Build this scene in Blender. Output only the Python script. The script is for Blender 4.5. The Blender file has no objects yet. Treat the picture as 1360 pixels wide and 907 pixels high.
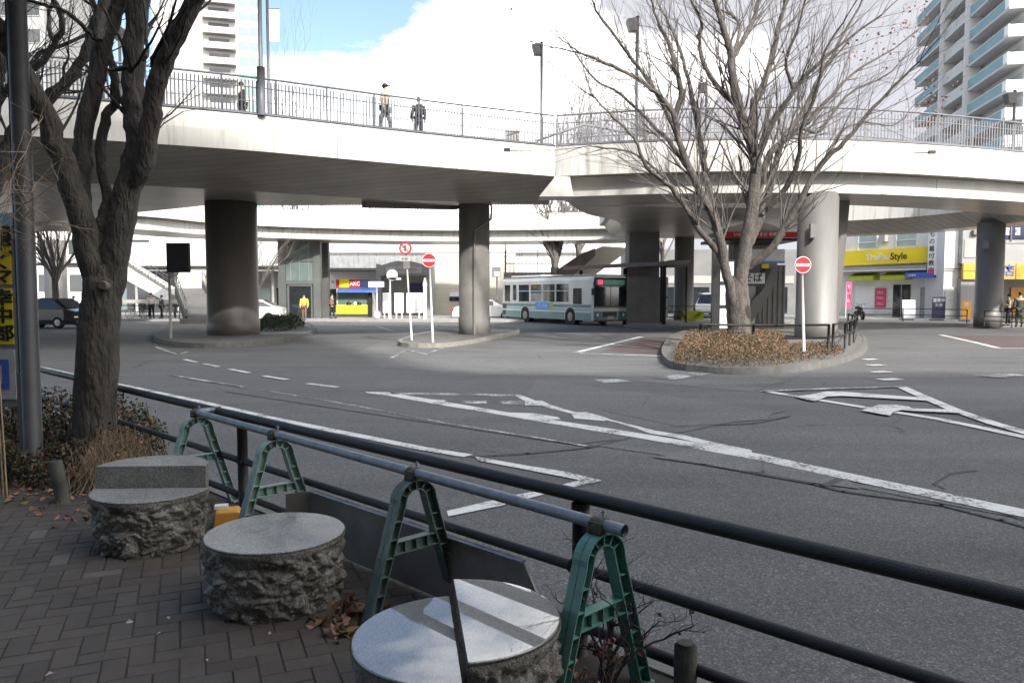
import bpy, math, random
from mathutils import Vector, Matrix, noise
SC = bpy.context.scene
C = SC.collection
R_ = random.Random(7)
F = 1020.0; CZ = 1.65
PITCH = math.atan((453.5 - 392) / F)
CP, SP = math.cos(PITCH), math.sin(PITCH)
V = Vector
def ray(px, py):
    d = (px - 680) / F; u = (453.5 - py) / F
    return V((d, CP + SP * u, -SP + CP * u))
def G(px, py, z=0.0):
    r = ray(px, py); t = (z - CZ) / r.z
    return V((r.x * t, r.y * t, z))
def D(px, py, Y):
    r = ray(px, py); t = Y / r.y
    return V((r.x * t, Y, CZ + r.z * t))

# ---------------------------------------------------------------- materials
MATS = {}
def new_mat(name):
    m = bpy.data.materials.new(name); m.use_nodes = True
    nt = m.node_tree; b = nt.nodes['Principled BSDF']
    MATS[name] = m
    return m, nt, b
def nd(nt, t, **k):
    n = nt.nodes.new(t)
    for a, v in k.items():
        if a in n.inputs: n.inputs[a].default_value = v
        else: setattr(n, a, v)
    return n
def ramp(nt, stops):
    r = nt.nodes.new('ShaderNodeValToRGB')
    e = r.color_ramp.elements
    while len(e) < len(stops): e.new(0.5)
    for x, (p, c) in zip(e, stops):
        x.position = p; x.color = (c[0], c[1], c[2], 1) if not isinstance(c, (int, float)) else (c, c, c, 1)
    return r
def pm(name, c1, c2=None, scale=3.0, rough=.6, metal=0.0, bump=0.0, bscale=60.0, emit=None, coat=0, trans=0, alpha=1, rr=0.0, stretch=None, spec=None):
    m, nt, b = new_mat(name)
    L = nt.links
    tc = nd(nt, 'ShaderNodeTexCoord')
    src = tc.outputs['Object']
    if stretch:
        mp = nd(nt, 'ShaderNodeMapping'); mp.inputs['Scale'].default_value = stretch
        L.new(src, mp.inputs[0]); src = mp.outputs[0]
    if c2 is None: c2 = tuple(x * .82 for x in c1)
    n = nd(nt, 'ShaderNodeTexNoise', Scale=scale, Detail=7.0, Roughness=.62)
    L.new(src, n.inputs['Vector'])
    r = ramp(nt, [(.32, c2), (.68, c1)])
    L.new(n.outputs['Fac'], r.inputs[0]); L.new(r.outputs[0], b.inputs['Base Color'])
    b.inputs['Roughness'].default_value = rough; b.inputs['Metallic'].default_value = metal
    if rr:
        mr = nd(nt, 'ShaderNodeMapRange'); mr.inputs['To Min'].default_value = max(0, rough - rr); mr.inputs['To Max'].default_value = min(1, rough + rr)
        L.new(n.outputs['Fac'], mr.inputs[0]); L.new(mr.outputs[0], b.inputs['Roughness'])
    if bump:
        n2 = nd(nt, 'ShaderNodeTexNoise', Scale=bscale, Detail=5.0)
        L.new(src, n2.inputs['Vector'])
        bp = nd(nt, 'ShaderNodeBump', Strength=bump, Distance=.06 if name.startswith('bark') else .02)
        L.new(n2.outputs['Fac'], bp.inputs['Height']); L.new(bp.outputs[0], b.inputs['Normal'])
    if emit:
        b.inputs['Emission Color'].default_value = (*emit[0], 1); b.inputs['Emission Strength'].default_value = emit[1]
    if coat: b.inputs['Coat Weight'].default_value = coat; b.inputs['Coat Roughness'].default_value = .08
    if trans: b.inputs['Transmission Weight'].default_value = trans
    if spec is not None: b.inputs['Specular IOR Level'].default_value = spec
    return m

pm('steel_dark', (.022, .021, .022), (.012, .012, .012), 12, .5, .1, .3, 160, rr=.12)
pm('pole_dark', (.045, .046, .048), (.028, .029, .03), 5, .55, .1)
pm('galv', (.24, .27, .30), (.13, .15, .175), 14, .5, .35, .15, 120, rr=.15)
pm('steel_grey', (.30, .31, .33), (.22, .23, .24), 6, .45, .4)
pm('rail_grey', (.115, .12, .135), (.08, .085, .095), 3, .5, .15)
pm('rail_pale', (.20, .20, .215), (.14, .14, .15), 3, .5, .15)
pm('green_new', (.105, .25, .21), (.065, .17, .14), 9, .42, 0, .12, 90, rr=.12)
pm('green_faded', (.27, .38, .34), (.18, .27, .24), 7, .55, 0, .12, 90)
pm('green_dark', (.11, .165, .14), (.05, .08, .066), 11, .5, 0, .15, 90)
pm('clamp', (.12, .11, .085), (.05, .045, .035), 40, .6, .6, .3, 120)
pm('white_paint', (.82, .82, .80), (.66, .66, .64), 4, .5)
pm('red_paint', (.62, .03, .05), (.5, .02, .04), 4, .4)
pm('blue_paint', (.05, .14, .45), (.04, .10, .35), 3, .5)
pm('navy', (.03, .04, .10), (.02, .03, .07), 3, .45)
pm('black', (.02, .02, .022), (.012, .012, .013), 5, .5)
pm('dark_metal', (.05, .048, .048), (.03, .03, .03), 4, .45, .3)
pm('rubber', (.018, .018, .018), (.01, .01, .01), 20, .85)
pm('rim', (.4, .4, .42), (.2, .2, .2), 20, .4, .8)
pm('glass_dark', (.025, .03, .035), (.015, .02, .022), 2, .06, 0, coat=.5)
pm('glass_blue', (.22, .36, .39), (.18, .30, .33), .6, .7, 0, spec=.15)
pm('glass_pale', (.42, .5, .5), (.3, .38, .38), 1.2, .12)
pm('glass_green', (.16, .21, .2), (.10, .14, .14), .8, .1)
pm('concrete_grey', (.40, .39, .37), (.31, .30, .28), 1.3, .75, 0, .25, 30)
pm('concrete_dark', (.22, .21, .195), (.155, .148, .14), 1.5, .7, 0, .2, 30)
pm('pier_dark', (.17, .155, .14), (.12, .108, .098), 1.1, .5, .2, .15, 20, stretch=(1, 1, .2))
pm('pier_light', (.21, .205, .195), (.155, .15, .142), 1.4, .5, .15, .12, 25, stretch=(1, 1, .25))
pm('girder', (.60, .585, .54), (.46, .445, .41), .9, .5, .1, stretch=(1, 1, .3))
pm('wall_white', (.74, .74, .72), (.62, .62, .60), .7, .7)
pm('wall_cream', (.60, .565, .48), (.50, .47, .40), .6, .7)
pm('wall_grey', (.33, .33, .33), (.25, .25, .25), .5, .7)
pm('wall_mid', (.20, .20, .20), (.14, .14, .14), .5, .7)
pm('tower_white', (.80, .80, .80), (.70, .70, .71), .12, .7)
pm('tower_grey', (.52, .52, .52), (.44, .44, .44), .15, .7)
pm('tower_cream', (.46, .45, .43), (.38, .37, .355), .15, .7)
pm('tower_tile', (.50, .485, .47), (.42, .41, .39), .2, .7)
pm('tower_recess', (.36, .35, .34), (.26, .255, .25), .4, .7)
pm('yellow_sign', (.82, .66, .015), (.74, .56, .015), .8, .45)
pm('yellow_green', (.45, .50, .03), (.36, .42, .03), 2, .55)
pm('yellow_plastic', (.75, .38, .06), (.60, .30, .05), 9, .5, 0, .1, 50)
pm('orange_sign', (.80, .40, .05), (.72, .33, .04), 1, .5)
pm('pink', (.70, .06, .17), (.6, .04, .13), 3, .6)
pm('magenta', (.62, .30, .45), None, 3, .5)
pm('brown', (.12, .07, .05), (.07, .04, .03), 8, .7)
pm('skin', (.55, .36, .27), (.5, .32, .24), 10, .55)
pm('hair', (.015, .012, .01), (.01, .01, .01), 10, .5)
pm('cloth_black', (.02, .02, .025), (.012, .012, .014), 10, .9)
pm('cloth_beige', (.42, .35, .24), (.32, .26, .18), 10, .9)
pm('cloth_grey', (.16, .16, .17), (.1, .1, .11), 10, .9)
pm('cloth_olive', (.07, .085, .055), (.05, .06, .04), 10, .9)
pm('cloth_vest', (.70, .85, .05), (.6, .75, .05), 10, .8)
pm('cloth_white', (.7, .7, .7), (.6, .6, .6), 10, .9)
pm('cloth_brown', (.25, .13, .08), (.18, .09, .06), 10, .9)
pm('bark', (.165, .145, .13), (.065, .056, .05), 9, .85, 0, .9, 35, stretch=(1, 1, .35))
pm('bark_shaded', (.085, .076, .066), (.03, .027, .024), 9, .9, 0, 1.0, 28, stretch=(1, 1, .3))  # same bark again, the left trees' shade put into a darker colour
pm('bark_cut', (.16, .15, .125), (.09, .08, .07), 14, .85, 0, .3, 40)
pm('twig', (.17, .15, .14), (.10, .088, .082), 5, .85)
pm('twig_dark', (.065, .055, .052), (.035, .03, .03), 5, .85)
pm('twig_straw', (.42, .32, .21), (.26, .19, .12), 5, .85)
pm('leaf_red', (.24, .10, .07), (.16, .07, .05), 5, .8)
pm('leaf_brown', (.19, .12, .062), (.115, .07, .038), 9, .8)
pm('leaf_tan', (.20, .145, .07), (.12, .085, .04), 6, .8)
pm('leaf_pink', (.34, .20, .15), (.24, .12, .09), 6, .8)
pm('leaf_olive', (.055, .065, .022), (.03, .036, .014), 6, .7)
pm('leaf_green', (.035, .06, .022), (.018, .03, .012), 6, .65)
pm('leaf_maroon', (.09, .03, .025), (.05, .018, .015), 6, .7)
pm('soil', (.07, .045, .032), (.035, .024, .018), 12, .95, 0, .8, 50)
pm('kerb', (.17, .165, .155), (.11, .107, .10), 5, .8, 0, .3, 60)
pm('kerb_pale', (.30, .29, .25), (.2, .195, .165), 5, .8, 0, .3, 60)
pm('island_top', (.17, .165, .15), (.11, .105, .095), 2, .85, 0, .3, 60)
pm('pave_far', (.34, .33, .31), (.26, .25, .24), 1.5, .8)
pm('bus_white', (.66, .67, .65), (.56, .57, .55), 1.2, .35, 0, coat=.3)
pm('bus_green', (.13, .25, .26), (.10, .20, .21), 1.2, .35, 0, coat=.3)
pm('bus_pale_green', (.34, .46, .47), (.28, .40, .41), 1.2, .35, 0, coat=.3)
pm('bus_blue', (.10, .36, .78), (.08, .3, .7), 2, .4)
pm('car_white', (.80, .80, .80), (.74, .74, .74), 1, .25, 0, coat=.6)
pm('car_dark', (.02, .023, .03), (.015, .017, .02), 1, .2, 0, coat=.6)
pm('lamp_glass', (.9, .9, .85), None, 1, .2)
pm('led_red', (.5, .02, .05), None, 1, .4, emit=((1, .03, .12), .6))
pm('led_green', (.08, .2, .16), None, 1, .4, emit=((.25, .8, .6), .03))
pm('led_white', (.5, .5, .45), None, 1, .4, emit=((.8, .9, .85), .6))
pm('notice', (.80, .81, .82), (.72, .73, .75), 2, .5)
pm('notice_grey', (.50, .50, .50), (.38, .38, .38), 8, .5)
pm('awning_rib', (.34, .35, .36), (.24, .25, .26), 1.5, .6)
pm('maroon', (.10, .045, .06), (.06, .03, .04), 2, .4)
pm('panel_grey', (.27, .25, .23), (.18, .165, .15), 4, .5, .1, .1, 30, rr=.15)
pm('cap_blue', (.25, .50, .62), (.2, .42, .55), 4, .5)

# painted fascia with faint rain streaks running down from the coping
m, nt, b = new_mat('fascia'); L = nt.links
g = nd(nt, 'ShaderNodeNewGeometry')
mp = nd(nt, 'ShaderNodeMapping'); mp.inputs['Scale'].default_value = (5.5, 5.5, .35); L.new(g.outputs['Position'], mp.inputs[0])
n = nd(nt, 'ShaderNodeTexNoise', Scale=1.0, Detail=6.0, Roughness=.65); L.new(mp.outputs[0], n.inputs['Vector'])
r = ramp(nt, [(.30, (.40, .385, .35)), (.46, (.62, .605, .57)), (.75, (.70, .69, .66))]); L.new(n.outputs['Fac'], r.inputs[0])
n2 = nd(nt, 'ShaderNodeTexNoise', Scale=.5, Detail=4.0); L.new(g.outputs['Position'], n2.inputs['Vector'])
r2 = ramp(nt, [(.3, (.86, .85, .83)), (.7, (1, 1, 1))]); L.new(n2.outputs['Fac'], r2.inputs[0])
mx = nd(nt, 'ShaderNodeMixRGB', blend_type='MULTIPLY'); mx.inputs['Fac'].default_value = 1; L.new(r.outputs[0], mx.inputs['Color1']); L.new(r2.outputs[0], mx.inputs['Color2'])
L.new(mx.outputs[0], b.inputs['Base Color']); b.inputs['Roughness'].default_value = .5

# ribbed metal soffit
def soffit(name, c1, c2, rough):
    m, nt, b = new_mat(name); L = nt.links
    g = nd(nt, 'ShaderNodeNewGeometry')
    sep = nd(nt, 'ShaderNodeSeparateXYZ'); L.new(g.outputs['Position'], sep.inputs[0])
    w = nd(nt, 'ShaderNodeMath', operation='MULTIPLY'); w.inputs[1].default_value = 2.2; L.new(sep.outputs['Y'], w.inputs[0])
    fr = nd(nt, 'ShaderNodeMath', operation='FRACT'); L.new(w.outputs[0], fr.inputs[0])
    lt = nd(nt, 'ShaderNodeMath', operation='LESS_THAN'); lt.inputs[1].default_value = .07; L.new(fr.outputs[0], lt.inputs[0])
    n = nd(nt, 'ShaderNodeTexNoise', Scale=.7, Detail=6.0); L.new(g.outputs['Position'], n.inputs['Vector'])
    r = ramp(nt, [(.3, c2), (.7, c1)]); L.new(n.outputs['Fac'], r.inputs[0])
    mx = nd(nt, 'ShaderNodeMixRGB', blend_type='MULTIPLY'); L.new(lt.outputs[0], mx.inputs['Fac'])
    L.new(r.outputs[0], mx.inputs['Color1']); mx.inputs['Color2'].default_value = (.45, .45, .45, 1)
    L.new(mx.outputs[0], b.inputs['Base Color'])
    b.inputs['Roughness'].default_value = rough; b.inputs['Metallic'].default_value = .35
soffit('soffit', (.52, .48, .42), (.38, .35, .305), .36)

# granite
def granite(name, top, gloss=1.0, dk=1.0):
    m, nt, b = new_mat(name); L = nt.links
    tc = nd(nt, 'ShaderNodeTexCoord')
    n1 = nd(nt, 'ShaderNodeTexVoronoi', Scale=230.0); L.new(tc.outputs['Object'], n1.inputs['Vector'])
    n2 = nd(nt, 'ShaderNodeTexNoise', Scale=7.0, Detail=8.0); L.new(tc.outputs['Object'], n2.inputs['Vector'])
    bw = nd(nt, 'ShaderNodeRGBToBW'); L.new(n1.outputs['Color'], bw.inputs[0])
    if top: st = [(.0, (.07, .07, .07)), (.35, (.19, .19, .185)), (.62, (.27, .268, .26)), (1, (.42, .42, .40))]
    else: st = [(.0, (.09, .086, .078)), (.4, (.25, .24, .22)), (.7, (.35, .335, .31)), (1, (.52, .50, .47))]
    st = [(p_, tuple(v * dk for v in c_)) for p_, c_ in st]
    r = ramp(nt, st); L.new(bw.outputs[0], r.inputs[0])
    r2 = ramp(nt, [(.35, (.50, .48, .44)) if not top else (.3, (.82, .82, .82)), (.62, (1, 1, 1))]); L.new(n2.outputs['Fac'], r2.inputs[0])
    mx = nd(nt, 'ShaderNodeMixRGB', blend_type='MULTIPLY', Fac=1.0) if False else nd(nt, 'ShaderNodeMixRGB', blend_type='MULTIPLY')
    mx.inputs['Fac'].default_value = 1
    L.new(r.outputs[0], mx.inputs['Color1']); L.new(r2.outputs[0], mx.inputs['Color2']); L.new(mx.outputs[0], b.inputs['Base Color'])
    if top:
        b.inputs['Roughness'].default_value = .35; b.inputs['IOR'].default_value = 1.45; b.inputs['Specular IOR Level'].default_value = .5 * gloss
        b.inputs['Coat Weight'].default_value = gloss; b.inputs['Coat Roughness'].default_value = .02; b.inputs['Coat IOR'].default_value = 1.8 if gloss > .45 else 1.5
        mr = nd(nt, 'ShaderNodeMapRange'); mr.inputs['From Min'].default_value = .35; mr.inputs['From Max'].default_value = .7
        mr.inputs['To Min'].default_value = .01 if gloss > .45 else .1; mr.inputs['To Max'].default_value = .03 if gloss > .45 else .3
        L.new(n2.outputs['Fac'], mr.inputs[0]); L.new(mr.outputs[0], b.inputs['Coat Roughness'])
    else:
        b.inputs['Roughness'].default_value = .75
        n3 = nd(nt, 'ShaderNodeTexNoise', Scale=38.0, Detail=8.0, Roughness=.7); L.new(tc.outputs['Object'], n3.inputs['Vector'])
        bp = nd(nt, 'ShaderNodeBump', Strength=.9, Distance=.03); L.new(n3.outputs['Fac'], bp.inputs['Height']); L.new(bp.outputs[0], b.inputs['Normal'])
granite('granite_top', True, .9, .5); granite('granite_semi', True, .35); granite('granite_matt', True, .03); granite('granite_side', False)

# asphalt (several tones share this network)
def asphalt(name, base, red=0.0, cracks=True):
    m, nt, b = new_mat(name); L = nt.links
    g = nd(nt, 'ShaderNodeNewGeometry')
    P = g.outputs['Position']
    sp = nd(nt, 'ShaderNodeTexVoronoi', Scale=95.0); L.new(P, sp.inputs['Vector'])
    bw = nd(nt, 'ShaderNodeRGBToBW'); L.new(sp.outputs['Color'], bw.inputs[0])
    r1 = ramp(nt, [(0, .45), (.45, .85), (.75, 1.15), (1, 2.3)]); L.new(bw.outputs[0], r1.inputs[0])
    fn = nd(nt, 'ShaderNodeTexNoise', Scale=22.0, Detail=6.0, Roughness=.7); L.new(P, fn.inputs['Vector'])
    r1b = ramp(nt, [(.3, .78), (.7, 1.2)]); L.new(fn.outputs['Fac'], r1b.inputs[0])
    big = nd(nt, 'ShaderNodeTexNoise', Scale=.33, Detail=8.0, Roughness=.6); L.new(P, big.inputs['Vector'])
    r2 = ramp(nt, [(.28, .68), (.42, .95), (.55, 1.02), (.72, 1.22)]); L.new(big.outputs['Fac'], r2.inputs[0])
    # tyre-worn streaks, stretched along the lanes
    mp = nd(nt, 'ShaderNodeMapping'); mp.inputs['Rotation'].default_value = (0, 0, math.radians(38)); mp.inputs['Scale'].default_value = (.12, 1.1, 1)
    L.new(P, mp.inputs[0])
    stn = nd(nt, 'ShaderNodeTexNoise', Scale=1.2, Detail=4.0); L.new(mp.outputs[0], stn.inputs['Vector'])
    r3 = ramp(nt, [(.35, .88), (.65, 1.08)]); L.new(stn.outputs['Fac'], r3.inputs[0])
    def mul(a, c):
        x = nd(nt, 'ShaderNodeMath', operation='MULTIPLY'); L.new(a, x.inputs[0])
        if isinstance(c, float): x.inputs[1].default_value = c
        else: L.new(c, x.inputs[1])
        return x.outputs[0]
    v = mul(mul(mul(r1.outputs[0], r1b.outputs[0]), r2.outputs[0]), r3.outputs[0])
    if cracks:
        wn = nd(nt, 'ShaderNodeTexNoise', Scale=1.3, Detail=5.0); L.new(P, wn.inputs['Vector'])
        vm = nd(nt, 'ShaderNodeVectorMath', operation='MULTIPLY_ADD'); L.new(wn.outputs['Color'], vm.inputs[0])
        vm.inputs[1].default_value = (.9, .9, 0); L.new(P, vm.inputs[2])
        cv = nd(nt, 'ShaderNodeTexVoronoi', Scale=.33, feature='DISTANCE_TO_EDGE'); L.new(vm.outputs[0], cv.inputs['Vector'])
        lt = nd(nt, 'ShaderNodeMapRange'); lt.inputs['From Min'].default_value = .0; lt.inputs['From Max'].default_value = .0065
        lt.inputs['To Min'].default_value = .45; L.new(cv.outputs['Distance'], lt.inputs[0])
        msk = nd(nt, 'ShaderNodeTexNoise', Scale=.22, Detail=2.0); L.new(P, msk.inputs['Vector'])
        rm = ramp(nt, [(.50, 0), (.56, 1)]); L.new(msk.outputs['Fac'], rm.inputs[0])
        mm = nd(nt, 'ShaderNodeMixRGB'); L.new(rm.outputs[0], mm.inputs['Fac']); mm.inputs['Color1'].default_value = (1, 1, 1, 1)
        L.new(lt.outputs[0], mm.inputs['Color2'])
        v = mul(v, mm.outputs[0])
    v = mul(v, float(base))
    cm = nd(nt, 'ShaderNodeCombineColor')
    L.new(mul(v, 1.0 + red), cm.inputs[0]); L.new(mul(v, 1.0 - red * .25), cm.inputs[1]); L.new(mul(v, 1.0 - red * .2), cm.inputs[2])
    L.new(cm.outputs[0], b.inputs['Base Color'])
    b.inputs['Roughness'].default_value = .82
    bp = nd(nt, 'ShaderNodeBump', Strength=.5, Distance=.006); L.new(bw.outputs[0], bp.inputs['Height']); L.new(bp.outputs[0], b.inputs['Normal'])
asphalt('asphalt', .114); asphalt('asphalt_new', .106, cracks=False); asphalt('asphalt_old', .135); asphalt('asphalt_pale', .155, cracks=False); asphalt('asphalt_seam', .072, cracks=False)
asphalt('asphalt_red', .075, .35, cracks=False)

def road_paint(name, wear):
    m, nt, b = new_mat(name); L = nt.links
    g = nd(nt, 'ShaderNodeNewGeometry')
    n = nd(nt, 'ShaderNodeTexNoise', Scale=26.0, Detail=8.0, Roughness=.75); L.new(g.outputs['Position'], n.inputs['Vector'])
    n2 = nd(nt, 'ShaderNodeTexNoise', Scale=2.2, Detail=3.0); L.new(g.outputs['Position'], n2.inputs['Vector'])
    ad = nd(nt, 'ShaderNodeMath', operation='MULTIPLY_ADD'); L.new(n2.outputs['Fac'], ad.inputs[0]); ad.inputs[1].default_value = .6; L.new(n.outputs['Fac'], ad.inputs[2])
    r = ramp(nt, [(wear, (.12, .12, .12)), (wear + .09, (.60, .60, .58)), (1, (.68, .68, .66))]); L.new(ad.outputs[0], r.inputs[0])
    L.new(r.outputs[0], b.inputs['Base Color']); b.inputs['Roughness'].default_value = .7
road_paint('line', .68); road_paint('line_worn', .80)

# brick paving
m, nt, b = new_mat('brick_pave'); L = nt.links
g = nd(nt, 'ShaderNodeNewGeometry')
mp = nd(nt, 'ShaderNodeMapping'); mp.inputs['Rotation'].default_value = (0, 0, math.radians(-17)); L.new(g.outputs['Position'], mp.inputs[0])
def brk(c1, c2, mo):
    bk = nd(nt, 'ShaderNodeTexBrick'); bk.offset = .5
    bk.inputs['Scale'].default_value = 1.0; bk.inputs['Brick Width'].default_value = .225; bk.inputs['Row Height'].default_value = .112
    bk.inputs['Mortar Size'].default_value = .004; bk.inputs['Mortar Smooth'].default_value = .3
    bk.inputs['Color1'].default_value = (*c1, 1); bk.inputs['Color2'].default_value = (*c2, 1); bk.inputs['Mortar'].default_value = (*mo, 1)
    L.new(mp.outputs[0], bk.inputs['Vector']); return bk
bk = brk((0, 0, 0), (1, 1, 1), (.5, .5, .5))
bw = nd(nt, 'ShaderNodeRGBToBW'); L.new(bk.outputs['Color'], bw.inputs[0])
r = ramp(nt, [(0, (.060, .048, .042)), (.5, (.085, .070, .062)), (.80, (.10, .085, .076)), (.93, (.13, .12, .112)), (1, (.22, .21, .20))]); L.new(bw.outputs[0], r.inputs[0])
nn = nd(nt, 'ShaderNodeTexNoise', Scale=2.5, Detail=8.0); L.new(g.outputs['Position'], nn.inputs['Vector'])
r2 = ramp(nt, [(.3, .70), (.7, 1.15)]); L.new(nn.outputs['Fac'], r2.inputs[0])
mx = nd(nt, 'ShaderNodeMixRGB', blend_type='MULTIPLY'); mx.inputs['Fac'].default_value = 1; L.new(r.outputs[0], mx.inputs['Color1']); L.new(r2.outputs[0], mx.inputs['Color2'])
mx2 = nd(nt, 'ShaderNodeMixRGB'); L.new(bk.outputs['Fac'], mx2.inputs['Fac']); L.new(mx.outputs[0], mx2.inputs['Color1']); mx2.inputs['Color2'].default_value = (.022, .019, .017, 1)
L.new(mx2.outputs[0], b.inputs['Base Color']); b.inputs['Roughness'].default_value = .72
n3 = nd(nt, 'ShaderNodeTexNoise', Scale=90.0, Detail=4.0); L.new(g.outputs['Position'], n3.inputs['Vector'])
sb = nd(nt, 'ShaderNodeMath', operation='MULTIPLY_ADD'); L.new(bk.outputs['Fac'], sb.inputs[0]); sb.inputs[1].default_value = -1.5; L.new(n3.outputs['Fac'], sb.inputs[2])
bp = nd(nt, 'ShaderNodeBump', Strength=.7, Distance=.006); L.new(sb.outputs[0], bp.inputs['Height']); L.new(bp.outputs[0], b.inputs['Normal'])

# ---------------------------------------------------------------- mesh builder
class MB:
    def __init__(s): s.v = []; s.f = []; s.m = []; s.s = []; s.mi = 0
    def pts(s, ps):
        i = len(s.v); s.v += [V(p) for p in ps]; return list(range(i, i + len(ps)))
    def face(s, ids, sm=False): s.f.append(tuple(ids)); s.m.append(s.mi); s.s.append(sm)
    def poly(s, ps, sm=False): s.face(s.pts(ps), sm); return s
    def hexa(s, b, t):                        # bottom 4 pts (ccw), top 4 pts
        i = s.pts(list(b) + list(t))
        for q in ((3, 2, 1, 0), (4, 5, 6, 7), (0, 1, 5, 4), (1, 2, 6, 5), (2, 3, 7, 6), (3, 0, 4, 7)): s.face([i[k] for k in q])
        return s
    def box(s, x0, x1, y0, y1, z0, z1):
        return s.hexa([(x0, y0, z0), (x1, y0, z0), (x1, y1, z0), (x0, y1, z0)], [(x0, y0, z1), (x1, y0, z1), (x1, y1, z1), (x0, y1, z1)])
    def beam(s, p, q, w, h, up=V((0, 0, 1))):  # box along p-q, w sideways, h along up
        p = V(p); q = V(q); d = (q - p).normalized(); a = d.cross(up).normalized() * (w / 2); c = a.cross(d).normalized() * (h / 2)
        return s.hexa([p - a - c, p + a - c, p + a + c, p - a + c], [q - a - c, q + a - c, q + a + c, q - a + c])
    def prism(s, poly, z0, z1):
        n = len(poly); a = s.pts([(p[0], p[1], z0) for p in poly]); t = s.pts([(p[0], p[1], z1) for p in poly])
        s.face(a[::-1]); s.face(t)
        for i in range(n): j = (i + 1) % n; s.face((a[i], a[j], t[j], t[i]))
        return s
    def extr(s, ps, vec):
        n = len(ps); vec = V(vec); a = s.pts(ps); t = s.pts([V(p) + vec for p in ps])
        s.face(a[::-1]); s.face(t)
        for i in range(n): j = (i + 1) % n; s.face((a[i], a[j], t[j], t[i]))
        return s
    def tube(s, ps, r, n=8, cap=True, sm=True):
        ps = [V(p) for p in ps]; k = len(ps)
        rs = r if isinstance(r, (list, tuple)) else [r] * k
        prev = None; up = None
        for i, p in enumerate(ps):
            d = (ps[min(i + 1, k - 1)] - ps[max(i - 1, 0)])
            if d.length < 1e-9: d = V((0, 0, 1))
            d.normalize()
            if up is None:
                up = V((0, 0, 1)) if abs(d.z) < .9 else V((1, 0, 0))
            a = d.cross(up)
            if a.length < 1e-6: a = d.cross(V((.3, .5, .8)))
            a.normalize(); c = a.cross(d); up = c
            ring = s.pts([p + (a * math.cos(t) + c * math.sin(t)) * rs[i] for t in [2 * math.pi * j / n for j in range(n)]])
            if prev:
                for j in range(n): s.face((prev[j], prev[(j + 1) % n], ring[(j + 1) % n], ring[j]), sm)
            elif cap: s.face(ring)
            prev = ring
        if cap: s.face(prev[::-1])
        return s
    def lathe(s, prof, c=(0, 0, 0), n=24, sm=True, sx=1, sy=1):
        c = V(c); prev = None
        for (r, z) in prof:
            ring = s.pts([c + V((r * sx * math.cos(2 * math.pi * j / n), r * sy * math.sin(2 * math.pi * j / n), z)) for j in range(n)])
            if prev:
                for j in range(n): s.face((prev[j], prev[(j + 1) % n], ring[(j + 1) % n], ring[j]), sm)
            else: s.face(ring[::-1])
            prev = ring
        s.face(prev); return s
    def ball(s, c, rx, ry=None, rz=None, n=12):
        ry = ry or rx; rz = rz or rx
        pr = [(math.sin(math.pi * k / n), -math.cos(math.pi * k / n) * rz) for k in range(n + 1)]
        pr[0] = (.01, -rz); pr[-1] = (.01, rz)
        return s.lathe([(a * rx, z) for a, z in pr], c, n * 2 if n < 12 else 24, True, 1, ry / rx)
    def disc(s, c, nrm, r, t=.004, n=28):
        c = V(c); nrm = V(nrm).normalized(); return s.tube([c, c + nrm * t], r, n, True, False)
    def add(s, o, M=None):
        i = len(s.v); s.v += [(M @ p if M else p.copy()) for p in o.v]
        s.f += [tuple(k + i for k in f) for f in o.f]; s.m += o.m; s.s += o.s; return s
    def build(s, name, mats, parent=None, loc=None, world=False):
        me = bpy.data.meshes.new(name)
        if not isinstance(mats, (list, tuple)): mats = [mats]
        vs = s.v
        if world and parent is not None:
            Mi = wm(parent).inverted(); vs = [Mi @ p for p in vs]
        elif loc is not None:
            l = V(loc); vs = [p - l for p in vs]
        me.from_pydata([tuple(p) for p in vs], [], s.f)
        for m in mats: me.materials.append(MATS[m] if isinstance(m, str) else m)
        me.polygons.foreach_set('material_index', s.m); me.polygons.foreach_set('use_smooth', s.s)
        me.validate(); me.update()
        o = bpy.data.objects.new(name, me); C.objects.link(o)
        if parent is not None: o.parent = parent
        if loc is not None: o.location = loc
        return o
def wm(o):
    M = Matrix.LocRotScale(o.location, o.rotation_euler, None)
    return wm(o.parent) @ M if o.parent else M
def tag(o, label=None, cat=None, group=None, kind=None):
    if label: o['label'] = label
    if cat: o['category'] = cat
    if group: o['group'] = group
    if kind: o['kind'] = kind
    return o
def thing(name, label, cat, loc=(0, 0, 0), rz=0.0, group=None):
    o = bpy.data.objects.new(name, None); C.objects.link(o); o.empty_display_size = .2
    o.location = loc; o.rotation_euler = (0, 0, rz)
    return tag(o, label, cat, group)
def struct(o): o['kind'] = 'structure'; return o
def copy_tree(o, parent=None):
    c = o.copy(); C.objects.link(c)
    if parent is not None: c.parent = parent
    for ch in list(o.children): copy_tree(ch, c)
    return c
def part_label(o, s): o['label'] = s; return o
def text(name, body, size, mat, parent, M, align='CENTER', depth=.004, sx=1.0, bold=0.0, world=False):
    c = bpy.data.curves.new('t', 'FONT'); c.body = body; c.size = size; c.align_x = align; c.align_y = 'CENTER'; c.extrude = depth; c.offset = bold
    c.resolution_u = 3
    to = bpy.data.objects.new('t', c); C.objects.link(to)
    dg = bpy.context.evaluated_depsgraph_get(); me0 = bpy.data.meshes.new_from_object(to.evaluated_get(dg))
    bpy.data.objects.remove(to); bpy.data.curves.remove(c)
    me0.name = name
    T = M @ Matrix.Diagonal((sx, 1, 1, 1))
    if world: T = wm(parent).inverted() @ T
    me0.transform(T); me0.materials.clear(); me0.materials.append(MATS[mat])
    o = bpy.data.objects.new(name, me0); C.objects.link(o)
    if parent is not None: o.parent = parent
    return o
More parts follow.
